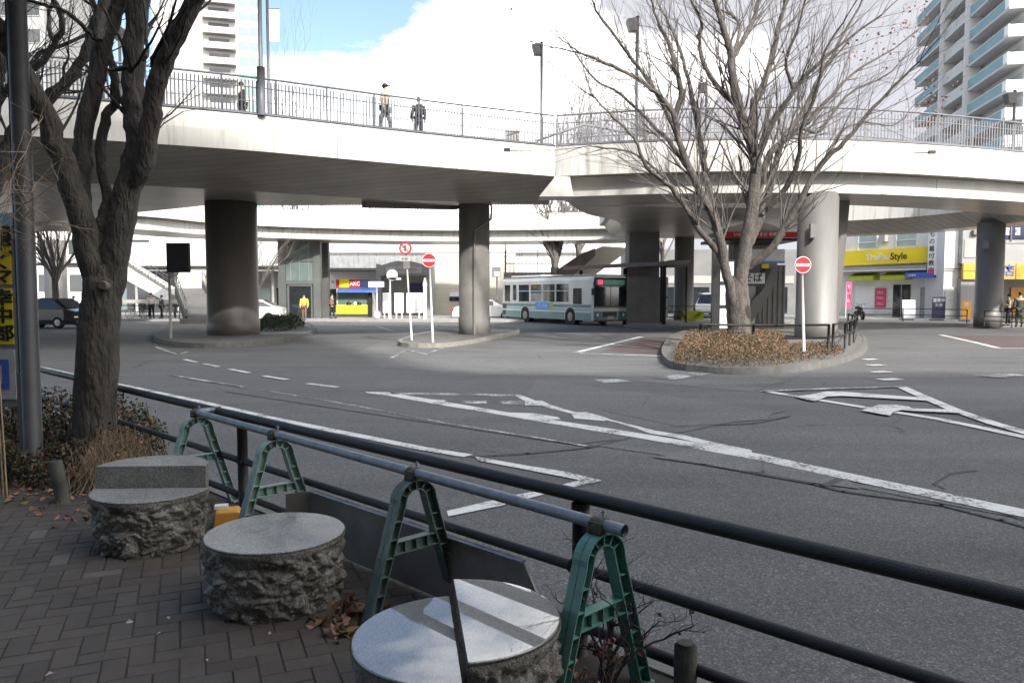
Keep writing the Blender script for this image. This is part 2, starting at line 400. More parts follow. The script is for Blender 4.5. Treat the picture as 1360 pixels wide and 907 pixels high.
def facing(pos, right, up=V((0, 0, 1))):       # matrix whose local x=right, y=up, z=outward normal
    r = V(right).normalized(); u = V(up).normalized(); n = r.cross(u).normalized(); u = n.cross(r)
    M = Matrix((r, u, n)).transposed().to_4x4(); M.translation = V(pos); return M
CLX, CLK, CLB, SKYS, SUNE, SUNA, EXPO, SKSAT, SKVAL = .20, 2.6, 11.0, .13, 2.0, 2.0, 1.72, .95, .60
# ================================================================ GROUND
pm('manhole', (.075, .072, .068), (.035, .033, .032), 30, .6, .3, .5, 60)
pm('post_olive', (.075, .078, .062), (.035, .037, .03), 9, .8, 0, .3, 60)
pm('mortar', (.050, .042, .035), (.018, .016, .014), 8, .95)
for nm_, c_ in (('brick_a', (.072, .059, .049)), ('brick_b', (.081, .067, .056)), ('brick_c', (.065, .053, .044)), ('brick_d', (.080, .069, .060)), ('brick_e', (.115, .103, .092))):
    pm(nm_, c_, tuple(v * .70 for v in c_), 5, .8, 0, .35, 140)
ROAD = -.10
mb = MB(); mb.poly([(-2500, -800, ROAD), (2500, -800, ROAD), (2500, 4000, ROAD), (-2500, 4000, ROAD)])
struct(mb.build('road', 'asphalt'))
FA = G(320, 553, .74); FB = G(900, 688, .74); FU = (FA - FB).normalized(); FU.z = 0; FU.normalize()     # fence direction, to the far left
FN = V((FU.y, -FU.x, 0)); FN = FN if FN.y > 0 else -FN                                                      # towards the road
FB0 = V((FB.x, FB.y, 0))
def fl(t, off=0.0, z=0.0): return FB0 + FU * t + FN * off + V((0, 0, z))
# near sidewalk: raised slab ending at a kerb just beyond the fence
mb = MB(); a = fl(-9, .10); b = fl(42, .10)
mb.prism([(a.x, a.y), (b.x, b.y), (b.x - 60, b.y - 8), (-60, -30), (40, -30), (a.x + 10, a.y - 8)], ROAD - .3, 0.0)
struct(mb.build('sidewalk', 'mortar'))

# herringbone brick paving laid on the slab (one mesh, five brick tones)
rb = random.Random(77); mb = MB(); U = .107; ca, sa = math.cos(math.radians(23)), math.sin(math.radians(23))
def brick(x0, y0, w, h):
    g_ = .0028; x0 += g_; y0 += g_; w -= 2 * g_; h -= 2 * g_
    def W_(x, y, z): return V((x * ca - y * sa - 2, x * sa + y * ca + 4, z))
    c_ = W_(x0 + w / 2, y0 + h / 2, 0)
    if c_.y > 10.5 or c_.y < .9 or abs(c_.x) > 7.5 or (c_ - FB0).dot(FN) > -.02: return
    if c_.x > .25 and (c_ - FB0).dot(FN) > -.85: return
    z = .006 + rb.uniform(-.0012, .0012); tx, ty = rb.uniform(-.006, .006), rb.uniform(-.006, .006); k = .004
    r_ = rb.random(); mb.mi = 0 if r_ < .42 else 1 if r_ < .74 else 2 if r_ < .92 else 3 if r_ < .975 else 4
    def Z(x, y): return z + (x - x0) * tx + (y - y0) * ty
    o = mb.pts([W_(x, y, .0005) for x, y in ((x0, y0), (x0 + w, y0), (x0 + w, y0 + h), (x0, y0 + h))])
    i = mb.pts([W_(x, y, Z(x, y)) for x, y in ((x0 + k, y0 + k), (x0 + w - k, y0 + k), (x0 + w - k, y0 + h - k), (x0 + k, y0 + h - k))])
    mb.face(i)
    for a_ in range(4): b_ = (a_ + 1) % 4; mb.face((o[a_], o[b_], i[b_], i[a_]))
for p_ in range(-75, 76):
    for q_ in range(-40, 41):
        x, y = p_ + 2 * q_, p_ - 2 * q_
        brick(x * U, y * U, 2 * U, U); brick(x * U, (y + 1) * U, U, 2 * U)
struct(mb.build('brick_paving', ['brick_a', 'brick_b', 'brick_c', 'brick_d', 'brick_e']))
mb = MB()
for k in range(-9, 42):
    p, q = fl(k + .005, .104), fl(k + .995, .104); w = FN * .15
    mb.prism([(v.x, v.y) for v in (p, q, q + w, p + w)], ROAD - .05, .012)
struct(mb.build('kerb', 'kerb'))

def sheet(name, pxs, mat, z, poly=None, kind=True):
    m_ = MB()
    for ps in (pxs if isinstance(pxs[0][0], (list, tuple)) else [pxs]): m_.poly([G(x, y, z) for x, y in ps])
    return struct(m_.build(name, mat))
def fix_up(o):
    return o
# patches of older / newer asphalt
sheet('asphalt_patch', [(560, 432), (1120, 432), (1130, 470), (1000, 520), (900, 512), (800, 500), (660, 498), (505, 488), (470, 470)], 'asphalt_old', ROAD + .004)
sheet('asphalt_patch', [(500, 488), (660, 500), (800, 506), (980, 532), (1046, 545), (900, 575), (760, 590), (300, 520)], 'asphalt', ROAD + .008)
sheet('asphalt_patch', [(780, 590), (870, 577), (1060, 625), (1130, 640), (1250, 660), (1420, 690), (1420, 700), (1250, 668), (1060, 632), (900, 607)], 'asphalt_old', ROAD + .006)
sheet('asphalt_patch', [(625, 607), (780, 598), (865, 608), (870, 622), (1600, 790), (1600, 1400), (760, 1000), (200, 560), (350, 560)], 'asphalt_new', ROAD + .003)
seam = []
def seam_line(ps, w):
    for (a, b) in zip(ps, ps[1:]):
        p, q = G(*a, ROAD + .010), G(*b, ROAD + .010); d = (q - p).normalized(); s = V((-d.y, d.x, 0)) * w / 2
        seam.append([p - s - d * w * .3, q - s + d * w * .3, q + s + d * w * .3, p + s - d * w * .3])
seam_line([(627, 606), (700, 602), (780, 594), (850, 578)], .07)
seam_line([(870, 607), (935, 616), (1080, 642), (1120, 652), (1250, 670), (1330, 690), (1420, 715)], .05)
seam_line([(1125, 632), (1095, 645)], .09)
seam_line([(1258, 655), (1290, 668), (1360, 690)], .02)
seam_line([(800, 545), (900, 566), (1000, 562), (1050, 552)], .05)
seam_line([(1255, 648), (1240, 642), (1262, 628), (1300, 624)], .02)
mb = MB()
for q in seam: mb.poly(q)
struct(mb.build('asphalt_seam', 'asphalt_seam'))
def wiggle(ps, amp=.03, step=.25):
    out = []
    for a, b in zip(ps, ps[1:]):
        n = max(1, int((b - a).length / step))
        for k in range(n):
            p = a.lerp(b, k / n); out.append(p)
    out.append(ps[-1]); return out
# painted markings: polylines (pixel read off the photo -> point on the road), widths in metres
def marks(name, lines, mat='line', z=ROAD + .012):
    m_ = MB(); z0_ = z
    for q_, (ps, w) in enumerate(lines):
        z = z0_ + q_ * .0012
        P = [G(x, y, z) for x, y in ps]
        L_, R__ = [], []
        for i, p in enumerate(P):
            d1 = (P[i] - P[i - 1]).normalized() if i else None; d2 = (P[i + 1] - P[i]).normalized() if i < len(P) - 1 else None
            d = (d1 + d2).normalized() if d1 and d2 else (d1 or d2)
            nn = V((-d.y, d.x, 0)); ww = w if not (d1 and d2) else w / max(.5, nn.dot(V((-d1.y, d1.x, 0))))
            L_.append(p + nn * ww / 2); R__.append(p - nn * ww / 2)
        for i in range(len(P) - 1): m_.poly([L_[i], R__[i], R__[i + 1], L_[i + 1]])
    return struct(m_.build(name, mat))
marks('road_marking', [([(20, 482), (60, 489), (150, 509), (260, 532), (360, 555), (470, 577), (560, 595), (622, 605)], .16)])
marks('road_marking', [([(245, 477), (261, 481)], .13), ([(272, 483), (290, 487)], .13), ([(305, 490), (331, 495)], .14),
                       ([(350, 499), (381, 504)], .14), ([(408, 509), (449, 514)], .14)])
marks('road_marking_worn', [([(228, 498), (325, 514)], .10), ([(345, 517), (470, 538), (600, 563), (690, 577), (780, 592)], .05)], 'line_worn')
def shapes(name, polys, mat='line', z=ROAD + .012, ox=0, oy=0, s=1.0):
    m_ = MB()
    for k, ps in enumerate(polys): m_.poly([G(ox + x / s, oy + y / s, z + k * .0012) for x, y in ps])
    return struct(m_.build(name, mat))
def strip(up, lo): return up + lo[::-1]
Q = dict(ox=478, oy=465, s=2.5564)
shapes('road_marking', [strip([(20, 141), (100, 143), (300, 176), (480, 207), (660, 237), (820, 261), (940, 280), (1080, 302), (1200, 325), (1360, 352), (1700, 425), (2250, 538), (3200, 735)],
                              [(20, 144), (90, 153), (250, 182), (420, 209), (560, 234), (700, 257), (830, 279), (930, 295), (1070, 320), (1200, 345), (1360, 374), (1700, 449), (2250, 565), (3200, 770)]),
                        strip([(530, 150), (545, 151), (600, 172), (720, 207), (800, 222), (900, 247), (1000, 272), (1100, 288), (1200, 312), (1330, 338)],
                              [(530, 156), (560, 172), (640, 195), (720, 216), (850, 240), (930, 262), (985, 282), (1080, 298), (1180, 322), (1330, 350)]),
                        [(480, 210), (590, 214), (670, 226), (682, 234), (560, 236)], [(715, 211), (770, 210), (845, 231), (830, 240), (728, 231)],
                        [(180, 163), (290, 169), (292, 184), (250, 184)], [(560, 170), (620, 172), (655, 190), (560, 187)]], **Q)
shapes('road_marking_worn', [strip([(100, 143), (300, 146), (530, 150)], [(110, 149), (300, 152), (530, 156)]), [(340, 172), (430, 171), (432, 181), (350, 181)], [(470, 173), (556, 171), (556, 186), (480, 181)]], 'line_worn', ROAD + .012, **Q)
shapes('road_marking', [[(295, 545), (520, 492), (600, 478), (700, 452), (760, 437), (822, 443), (760, 456), (650, 482), (480, 527), (300, 563)],
                        strip([(390, 360), (560, 390), (700, 412), (822, 441)], [(402, 374), (560, 404), (700, 431), (765, 444)])], **Q)
marks('road_marking', [([(1014, 519), (1070, 528), (1150, 541), (1240, 555), (1300, 567), (1380, 584)], .18)])
marks('road_marking', [([(1196, 513), (1225, 526), (1270, 545), (1320, 562), (1380, 579)], .20)], 'line', ROAD + .018)
marks('road_marking', [([(1014, 519), (1100, 516), (1200, 513)], .14)], 'line_worn', ROAD + .024)
shapes('road_marking', [[(180, 345), (250, 335), (320, 322), (380, 323), (640, 343), (745, 350), (745, 362), (600, 354), (380, 342), (320, 345), (268, 364), (238, 360)],
                        [(465, 404), (540, 380), (620, 380), (672, 388), (684, 396), (860, 400), (905, 416), (690, 407), (640, 402), (606, 410), (590, 426), (540, 418)]], 'line', ROAD + .028, 1000, 420, 3.239)
# rectangular and wedge-shaped repairs, paler than the road round them
shapes('asphalt_patch', [[(1010, 365), (1130, 330), (1360, 376), (1360, 415), (1240, 400)], [(1370, 378), (1660, 440), (1700, 470), (1560, 452), (1372, 420)]], 'asphalt_pale', ROAD + .0085, **Q)
shapes('asphalt_patch', [[(600, 100), (830, 130), (1100, 160), (1400, 210), (1380, 235), (1000, 262), (700, 200), (560, 165)]], 'asphalt_old', ROAD + .0085, **Q)
marks('road_marking', [([(1151, 476.5), (1161, 477.5)], .42), ([(1157, 484), (1169, 485.5)], .44), ([(1164, 493), (1178, 494.5)], .46), ([(1174, 502.5), (1189, 504.5)], .50)])
marks('road_marking', [([(765, 468), (815, 456), (852, 447)], .22), ([(770, 469), (888, 473)], .16)])
marks('road_marking', [([(1249, 444.5), (1290, 453.5), (1325, 462)], .22), ([(1325, 462), (1420, 463.5)], .16)])
marks('road_marking_worn', [([(795, 506), (834, 505)], .55), ([(880, 503), (940, 494)], .5), ([(1308, 500), (1350, 497)], .5), ([(520, 475), (545, 462)], .12)], 'line_worn')
marks('road_marking', [([(533, 463), (566, 470), (590, 461)], .18), ([(400, 433), (440, 429), (500, 433), (522, 440)], .12), ([(215, 463), (236, 471), (250, 467)], .14), ([(236, 471), (205, 460)], .14)], 'line_worn', ROAD + .012)
sheet('bus_lane_surface', [(800, 466), (856, 449), (960, 446), (905, 472)], 'asphalt_red', ROAD + .008)
sheet('bus_lane_surface', [(1330, 461), (1262, 446), (1420, 447), (1420, 462)], 'asphalt_red', ROAD + .008)

# traffic islands with kerb stones
def island(name, pxs, kerbmat, topmat, h=.15):
    P = [G(x, y, ROAD) for x, y in pxs]; c = sum(P, V()) / len(P)
    # smooth the outline
    def cr(p0, p1, p2, p3, t): return .5 * ((2 * p1) + (p2 - p0) * t + (2 * p0 - 5 * p1 + 4 * p2 - p3) * t * t + (3 * p1 - p0 - 3 * p2 + p3) * t ** 3)
    n = len(P); S = []
    for i in range(n):
        for k in range(5): S.append(cr(P[i - 1], P[i], P[(i + 1) % n], P[(i + 2) % n], k / 5))
    I = [p + (c - p).normalized() * .18 for p in S]
    m_ = MB(); n = len(S)
    for i in range(n):
        j = (i + 1) % n
        a, b, d, e = S[i], S[j], I[j], I[i]
        m_.hexa([(v.x, v.y, ROAD - .02) for v in (a, b, d, e)], [(v.x, v.y, ROAD + h) for v in (a, b, d, e)])
    struct(m_.build('kerb', kerbmat))
    m_ = MB(); m_.prism([(p.x, p.y) for p in [q + (c - q).normalized() * .004 for q in I]], ROAD - .02, ROAD + h - .012)
    return struct(m_.build(name, topmat))
island('traffic_island', [(529, 459), (580, 462), (625, 457), (660, 450), (690, 443), (675, 437), (620, 437), (560, 446)], 'kerb_pale', 'island_top')
island('traffic_island', [(205, 452), (235, 461), (300, 462), (370, 456), (412, 446), (418, 436), (380, 427), (300, 424), (235, 431), (212, 441)], 'kerb', 'island_top', .18)
island('traffic_island', [(888, 487), (930, 495), (985, 498), (1050, 495), (1110, 485), (1143, 473), (1152, 460), (1138, 447), (1080, 437), (960, 435), (900, 446), (880, 466)], 'kerb', 'island_top', .16)
# far pavements
def slab_px(name, pxs, mat, h=.15):
    P = [G(x, y, ROAD) for x, y in pxs]
    return struct(MB().prism([(p.x, p.y) for p in P], ROAD - .02, ROAD + h).build(name, mat))
struct(MB().prism([(-200, 60), (-14, 51), (-4, 49.5), (4, 50.5), (10, 56), (14, 60), (14, 130), (-200, 130)], ROAD - .02, .05).build('sidewalk', 'pave_far'))
struct(MB().prism([(15, 58), (20, 46.5), (26, 42.6), (33, 38.5), (44, 33), (90, 28), (90, 130), (15, 130)], ROAD - .02, .052).build('sidewalk', 'pave_far'))
slab_px('sidewalk', [(830, 435), (905, 437), (1000, 437), (1060, 430), (1060, 424), (850, 426)], 'pave_far', .14)

# soil strips along the fence
def soil(name, pts, z=.006):
    return struct(MB().prism([(p[0], p[1]) for p in pts], -.02, z).build(name, 'soil'))
p1, p2 = fl(-6, .09), fl(-.05, .09); p3, p4 = fl(-.05, -.85), fl(-6, -.85)
soil('soil', [p1, p2, p3, p4])
HX = [G(-150, 640, 0), G(0, 630, 0), G(70, 668, 0), G(150, 668, 0), G(235, 640, 0)]
pe = fl(4.7, .05); pf = fl(14, .05)
soil('soil', [HX[0], HX[1], HX[2], HX[3], HX[4], pe, pf])

# ================================================================ GUARD FENCE (near)
gf = thing('guard_fence', 'long dark brown steel pipe guard rail fence between the brick sidewalk and the road', 'fence', fl(0))
L0, L1 = -3.2, 16
posts = []
def along(px, z=.78):
    r = ray(px, 500); # intersection of vertical pixel plane with fence line
    # solve CAM + r*s lies on line FB0 + FU*t  (xy)
    det = r.x * (-FU.y) + FU.x * r.y
    t = (r.x * FB0.y - r.y * FB0.x) / (r.y * FU.x - r.x * FU.y)
    return t
for nm, z, r in (('top_rail', .74, .032), ('middle_rail', .405, .026), ('bottom_rail', .14, .026)):
    ps = [fl(L0 + (L1 - L0) * k / 12, 0, z) for k in range(13)]
    MB().tube(ps, r, 14).build(nm, 'steel_dark', gf, world=True)
t1, t2 = along(772), along(320); dt = t2 - t1
for k in range(-1, 5):
    b_ = fl(t1 + dt * k)
    m_ = MB().tube([b_ + V((0, 0, -.02)), b_ + V((0, 0, .705))], .038, 14)
    m_.tube([b_ + V((0, 0, .66)), b_ + V((0, 0, .705))], .043, 14)
    for z in (.405, .14): m_.tube([b_ - FU * .05 + V((0, 0, z)), b_ + FU * .05 + V((0, 0, z))], .034, 12)
    m_.build('post', 'steel_dark', gf, world=True)

# ================================================================ BARRICADE
ZP = .75
PA = G(262, 548, ZP); PB = G(816, 701, ZP); PU = (PA - PB); PLn = PU.length; PU.normalize()
PNn = V((PU.y, -PU.x, 0)); PNn = PNn if PNn.x > 0 else -PNn
pa = thing('scaffold_pipe', 'long grey galvanised scaffold pipe lying across the green plastic barricade frames', 'pipe', V((PB.x, PB.y, ZP)))
m_ = MB(); a_, b_ = PB - PU * .05, PA
elb = [a_, a_.lerp(b_, .25), a_.lerp(b_, .5), a_.lerp(b_, .75), b_]
m_.tube(elb, .0243, 20, cap=False)
m_.tube([a_ + PU * .4, a_], .0205, 20, cap=False)
# ring face at the open end
ring_o = []; 
m_.build('pipe', 'galv', pa, world=True)
cc = G(268, 541, ZP)
m_ = MB().tube([b_ - PU * .03, b_ + PU * .03, b_ + PU * .05 + PNn * .02, b_ + PU * .05 + PNn * .20], .0245, 14)
m_.build('elbow_pipe', 'galv', pa, world=True)

def a_frame(px, mat, label):
    # position along pipe from the photo column
    r = ray(px, 600)
    t = (r.x * PB.y - r.y * PB.x) / (r.y * PU.x - r.x * PU.y)
    b0 = PB + PU * t; b0.z = 0
    ang = math.atan2(PNn.y, PNn.x)
    th = thing('barricade_frame', label, 'barricade', b0, ang, 'green plastic barricade frames under the scaffold pipe')
    def path(off):    # outline offset inward
        R0 = .120 - off; w = .312 - off * 1.03; zc = .675
        pts = [V((-w, 0, .0)), V((-w + (w - R0) * .5, 0, zc * .5))]
        a0 = math.radians(13)
        for k in range(15):
            a = math.pi - a0 * .0 - math.pi * k / 14
            pts.append(V((R0 * math.cos(a), 0, zc + R0 * math.sin(a))))
        pts += [V((w - (w - R0) * .5, 0, zc * .5)), V((w, 0, .0))]
        return pts
    m_ = MB(); O, I = path(0), path(.052)
    def flange(P, Q, hw, th_):
        for i in range(len(P) - 1):
            p, q = P[i], P[i + 1]; d = (q - p).normalized(); nn = V((-d.z, 0, d.x)) * th_
            m_.hexa([p + V((0, -hw, 0)), q + V((0, -hw, 0)), q + V((0, hw, 0)), p + V((0, hw, 0))],
                    [p + V((0, -hw, 0)) - nn, q + V((0, -hw, 0)) - nn, q + V((0, hw, 0)) - nn, p + V((0, hw, 0)) - nn])
    flange(O, I, .038, .0055); flange(I, O, .029, .005)
    for i in range(len(O) - 1):
        m_.extr([O[i] + V((0, -.003, 0)), O[i + 1] + V((0, -.003, 0)), I[i + 1] + V((0, -.003, 0)), I[i] + V((0, -.003, 0))], (0, .006, 0))
    for k in range(1, 7):                      # cross ribs in both legs
        for s in (0, 1):
            f = k / 7.0; o_ = V((-.312 + .192 * f, 0, .675 * f)); i_ = V((-(.312 - .0597) + (.312 - .0597 - .062) * f, 0, .675 * f))
            if s: o_.x *= -1; i_.x *= -1
            m_.beam(o_, i_.lerp(o_, .1), .056, .005)
    for k in range(1, 6):
        a = math.pi * k / 6; m_.beam(V((.113 * math.cos(a), 0, .675 + .113 * math.sin(a))), V((.065 * math.cos(a), 0, .675 + .065 * math.sin(a))), .050, .005, V((0, 1, 0)).cross(V((math.cos(a), 0, math.sin(a)))))
    for s in (-1, 1): m_.box(s * .288 - .03, s * .288 + .03, -.045, .045, 0.004, .022)
    th.scale = (1, 1, ZP / .83)
    fr = m_.build('frame', mat, th)
    m_ = MB(); zc = .43
    m_.box(-.125, .125, -.025, .025, zc + .030, zc + .035); m_.box(-.142, .142, -.025, .025, zc - .035, zc - .030); m_.box(-.135, .135, -.003, .003, zc - .0295, zc + .0295)
    for x in (-.07, 0, .07): m_.box(x - .002, x + .002, -.024, .024, zc - .029, zc + .029)
    m_.build('crossbar', mat, th)
    m_ = MB(); m_.box(-.034, .034, -.036, .036, .795, .862) if False else None
    for s in (-1, 1): m_.box(s * .030 - .005, s * .030 + .005, -.032, .032, .79, .845)
    m_.box(-.035, .035, -.032, .032, .788, .803); m_.tube([(0, -.03, .83), (0, .03, .83)], .0325, 12)
    cl = m_.build('clamp', 'clamp', th)
    MB().tube([(.022, 0, .845), (.022, 0, .888)], .005, 8).tube([(.022, 0, .872), (.022, 0, .882)], .011, 6).build('bolt', 'galv', cl)
    MB().tube([(0, 0, .80), (0, 0, .752)], .006, 8).build('bolt', 'galv', cl)
    return th
a_frame(797, 'green_new', 'bright green barricade frame nearest to the camera, at the open end of the grey pipe')
a_frame(549, 'green_dark', 'dark green barricade frame behind the split stone stool with the glossy top')
a_frame(365, 'green_faded', 'pale faded green barricade frame behind the plain flat round stone stool')
a_frame(262, 'green_faded', 'pale faded green barricade frame at the far end of the grey pipe')

# grey sheet-metal screen below the middle rail
SP_ = thing('metal_screen', 'low dark grey metal screen panel with a cut corner under the fence rail', 'panel', fl(along(560), -.05))
tl, tr, tc_ = along(421), along(706), along(733)
m_ = MB(); o_ = -.045
m_.extr([fl(tl, o_, .02), fl(tc_, o_, .02), fl(tc_, o_, .18), fl(tr, o_, .37), fl(tl, o_, .37)], FN * -.012)
m_.build('panel', 'panel_grey', SP_, world=True)
MB().beam(fl(tl, o_ - .012, .374), fl(tr, o_ - .012, .374), .04, .008).build('top_trim', 'galv', SP_, world=True)
MB().extr([fl(tl + .004, o_, .02), fl(tl + .004, o_, .37), fl(tl + .13, o_ - .12, .35), fl(tl + .13, o_ - .12, .02)], FU * .006).build('side_flange', 'panel_grey', SP_, world=True)

# ================================================================ STONE STOOLS
def stone(R, h, a0=0.0, a1=2 * math.pi, seed=0, nz=60, na=300, amp=.036, batter=.022, topchamfer=.008, zb=0.0, smooth_z=.022, off=0.0):
    full = abs(a1 - a0 - 2 * math.pi) < 1e-6
    na_ = na if full else na // 2
    m_ = MB(); off3 = V((seed * 7.3, seed * 3.1, 0))
    def rad(a, z):
        p = V((math.cos(a) * R, math.sin(a) * R, z))
        q = V((p.x, p.y, p.z * 1.25)) * 7.5 + off3
        w = V((noise.noise(q * .9), noise.noise(q * .9 + V((9, 0, 0))), noise.noise(q * .9 + V((0, 9, 0)))))
        dist = noise.voronoi((q * 1.25 + w * .8) * V((1, 1, 1)))[0]
        e = (dist[1] - dist[0])
        f = min(1, e * 1.5) * .8 + noise.fractal(q * 1.3, .8, 2.1, 6) * .55 + abs(noise.noise(q * 3.1)) * .3 - abs(noise.noise(q * 6.3 + w)) * .3
        ztop = (h - z)
        mask = max(0, min(1, (ztop - smooth_z) / .05)); mask = mask * mask * (3 - 2 * mask)
        k = max(0, min(1, z / .10))
        return R - mask * (amp * (.62 - f)) - (batter * (1 - z / h) ** 2) - (1 - k) * .012
    rows = []
    zs = [zb + (h - topchamfer - zb) * i / nz for i in range(nz + 1)]
    for z in zs:
        row = m_.pts([(rad(a, z) * math.cos(a), rad(a, z) * math.sin(a), z) for a in [a0 + (a1 - a0) * j / na_ for j in range(na_ if full else na_ + 1)]])
        if rows:
            pr = rows[-1]; n = len(row)
            for j in range(n if full else n - 1): k = (j + 1) % n; m_.face((pr[j], pr[k], row[k], row[j]), True)
        rows.append(row)
    m_.mi = 1
    angs = [a0 + (a1 - a0) * j / na_ for j in range(na_ if full else na_ + 1)]
    rim = m_.pts([((R) * math.cos(a), (R) * math.sin(a), h - topchamfer) for a in angs])
    rim2 = m_.pts([((R - topchamfer) * math.cos(a), (R - topchamfer) * math.sin(a), h) for a in angs])
    n = len(rim)
    for j in range(n if full else n - 1): k = (j + 1) % n; m_.face((rows[-1][j], rows[-1][k], rim[k], rim[j])); m_.face((rim[j], rim[k], rim2[k], rim2[j]), True)
    m_.face(rim2)
    m_.mi = 0; m_.face(rows[0][::-1])
    if not full:   # flat cut face
        m_.mi = 1
        m_.face([r_[0] for r_ in rows] + [rim[0], rim2[0], rim2[-1], rim[-1]] + [r_[-1] for r_ in rows[::-1]])
    return m_
GM = ['granite_side', 'granite_top']
# stool 2 (plain)
c2 = G(366, 705, .38)
t = thing('stone_stool', 'plain flat-topped round granite stool with rough chipped sides, between the two split stools', 'stool', (c2.x, c2.y, 0), .4, 'round granite stools on the brick sidewalk')
stone(.368, .38, seed=1).build('seat', ['granite_side', 'granite_semi'], t)
# stool 1 (raised back)
c1 = G(202, 648, .37)
t = thing('stone_stool', 'round granite stool with a raised half-round back, beside the hedge and tree', 'stool', (c1.x, c1.y, 0), .0, 'round granite stools on the brick sidewalk')
stone(.375, .37, math.pi + .04, 2 * math.pi + .04, seed=2).build('seat', ['granite_side', 'granite_matt'], t)
o = stone(.362, .515, .04, math.pi + .04, seed=3, smooth_z=.15).build('backrest', ['granite_side', 'granite_matt'], t); o.location = (-.015, .012, 0)
# stool 3 (near, split)
c3 = G(604, 843, .38)
t = thing('stone_stool', 'round granite stool split by a dark gap with a polished top mirroring the sky', 'stool', (c3.x, c3.y, 0), 0, 'round granite stools on the brick sidewalk')
A3 = math.radians(-82)
stone(.385, .38, A3 - math.pi, A3, seed=4).build('seat', GM, t)
o = stone(.378, .455, A3, A3 + math.pi, seed=5).build('backrest', GM, t); o.location = (.02, .0, 0)

# yellow weight
yb = G(299, 702, 0)
t = thing('weight_block', 'small yellow plastic weight with a pale cap on the ground between two stone stools', 'weight', (yb.x, yb.y + .06, 0), .3)
m_ = MB(); pr = [(-.085, 0), (.085, 0), (.095, .02), (.085, .11), (.07, .125), (-.07, .125), (-.085, .11), (-.095, .02)]
m_.extr([(x, -.08, z) for x, z in pr], (0, .16, 0)); b = m_.build('body', 'yellow_plastic', t)
md = b.modifiers.new('b', 'BEVEL'); md.width = .012; md.segments = 3
MB().box(-.09, .0, .0, .07, .125, .15).build('cap', 'white_paint', t)

# ================================================================ LEAVES / HEDGES
def leaves_mb(n, sampler, size, nm=1, curl=True, flat=.0, rnd=None):
    rnd = rnd or R_; m_ = MB()
    for _ in range(n):
        p = V(sampler()); s = size * rnd.uniform(.6, 1.35)
        d = V((rnd.gauss(0, 1), rnd.gauss(0, 1), rnd.gauss(0, 1) * (1 - flat))).normalized()
        e = d.cross(V((rnd.gauss(0, 1), rnd.gauss(0, 1), rnd.gauss(0, 1)))).normalized(); w = s * .34
        up = d.cross(e) * s * (.22 if curl else 0) * rnd.choice((-1, 1))
        m_.mi = rnd.randrange(nm)
        i = m_.pts([p - d * s * .5, p + e * w + up, p + d * s * .5, p - e * w + up])
        m_.face((i[0], i[1], i[2])); m_.face((i[0], i[2], i[3]))
    return m_
def hedge(name, label, poly_px, zb, h, n, size, mats, loc, twigs=250, lumps=.14, seed=3, lo=0.0, tm='twig'):
    rnd = random.Random(seed)
    P = [G(x, y, zb) for x, y in poly_px]
    c = sum(P, V()) / len(P); t = thing(name, label, 'hedge' if 'hedge' in name else 'shrub', (c.x, c.y, zb))
    tris = [(P[0], P[i], P[i + 1]) for i in range(1, len(P) - 1)]
    ar = [((b - a).cross(c_ - a)).length for a, b, c_ in tris]; tot = sum(ar)
    def samp():
        r = rnd.random() * tot
        for k, A in enumerate(ar):
            r -= A
            if r <= 0: break
        a, b, c_ = tris[k]; u, v = rnd.random(), rnd.random()
        if u + v > 1: u, v = 1 - u, 1 - v
        p = a + (b - a) * u + (c_ - a) * v
        # edge fall-off
        dmin = 9
        for i in range(len(P)):
            q1, q2 = P[i], P[(i + 1) % len(P)]; dd = (q2 - q1); L__ = dd.length
            dmin = min(dmin, abs((p - q1).cross(dd).length / L__))
        hh = h * min(1, .45 + dmin / (h * .9)) * (1 + lumps * 2.2 * noise.noise(p * 1.6 + V((seed, 0, 0)))) 
        z = zb + hh * (1 - (rnd.random() ** 2.0) * (1 - lo))
        return p + V((rnd.gauss(0, .03), rnd.gauss(0, .03), z - zb + rnd.gauss(0, .02)))
    leaves_mb(n, samp, size, len(mats), rnd=rnd).build('foliage', mats, t, world=True)
    m_ = MB()
    for _ in range(twigs):
        p = samp(); b_ = V((p.x + rnd.gauss(0, .08), p.y + rnd.gauss(0, .08), zb)); q = p + V((rnd.gauss(0, .06), rnd.gauss(0, .06), rnd.uniform(0, .10)))
        m_.tube([b_, b_.lerp(q, .5) + V((rnd.gauss(0, .03), rnd.gauss(0, .03), 0)), q], [.006, .004, .002], 3, False)
    m_.build('branches', tm, t, world=True)
    return t
hedge('hedge', 'low dark green and brown hedge at the foot of the dark tree',
      [(-120, 640), (20, 632), (80, 655), (150, 640), (225, 618), (200, 585), (60, 575), (-120, 590)], 0, .44, 8000, .045,
      ['leaf_olive', 'leaf_green', 'leaf_maroon', 'leaf_olive', 'leaf_brown'], None, 500, .3, 3, tm='twig_dark')
hedge('dry_shrub', 'dry straw coloured bare shrub in front of the dark tree trunk',
      [(105, 655), (180, 655), (200, 632), (125, 628)], 0, .58, 300, .04,
      ['leaf_pink', 'leaf_tan'], None, 1100, .2, 4, tm='twig_straw')
hedge('hedge', 'clipped tan autumn hedge round the foot of the big bare tree',
      [(895, 484), (960, 489), (1045, 486), (1046, 462), (1000, 455), (905, 462)], ROAD + .14, .50, 24000, .048,
      ['leaf_tan', 'leaf_brown', 'leaf_tan', 'leaf_olive', 'leaf_brown', 'leaf_pink'], None, 300, .25, 5)
hedge('hedge', 'lower reddish brown planting around the no entry sign pole on the right island',
      [(1047, 484), (1098, 478), (1122, 470), (1110, 460), (1047, 462)], ROAD + .14, .17, 2600, .05,
      ['leaf_brown', 'leaf_red', 'leaf_olive', 'leaf_tan'], None, 100, .1, 6)
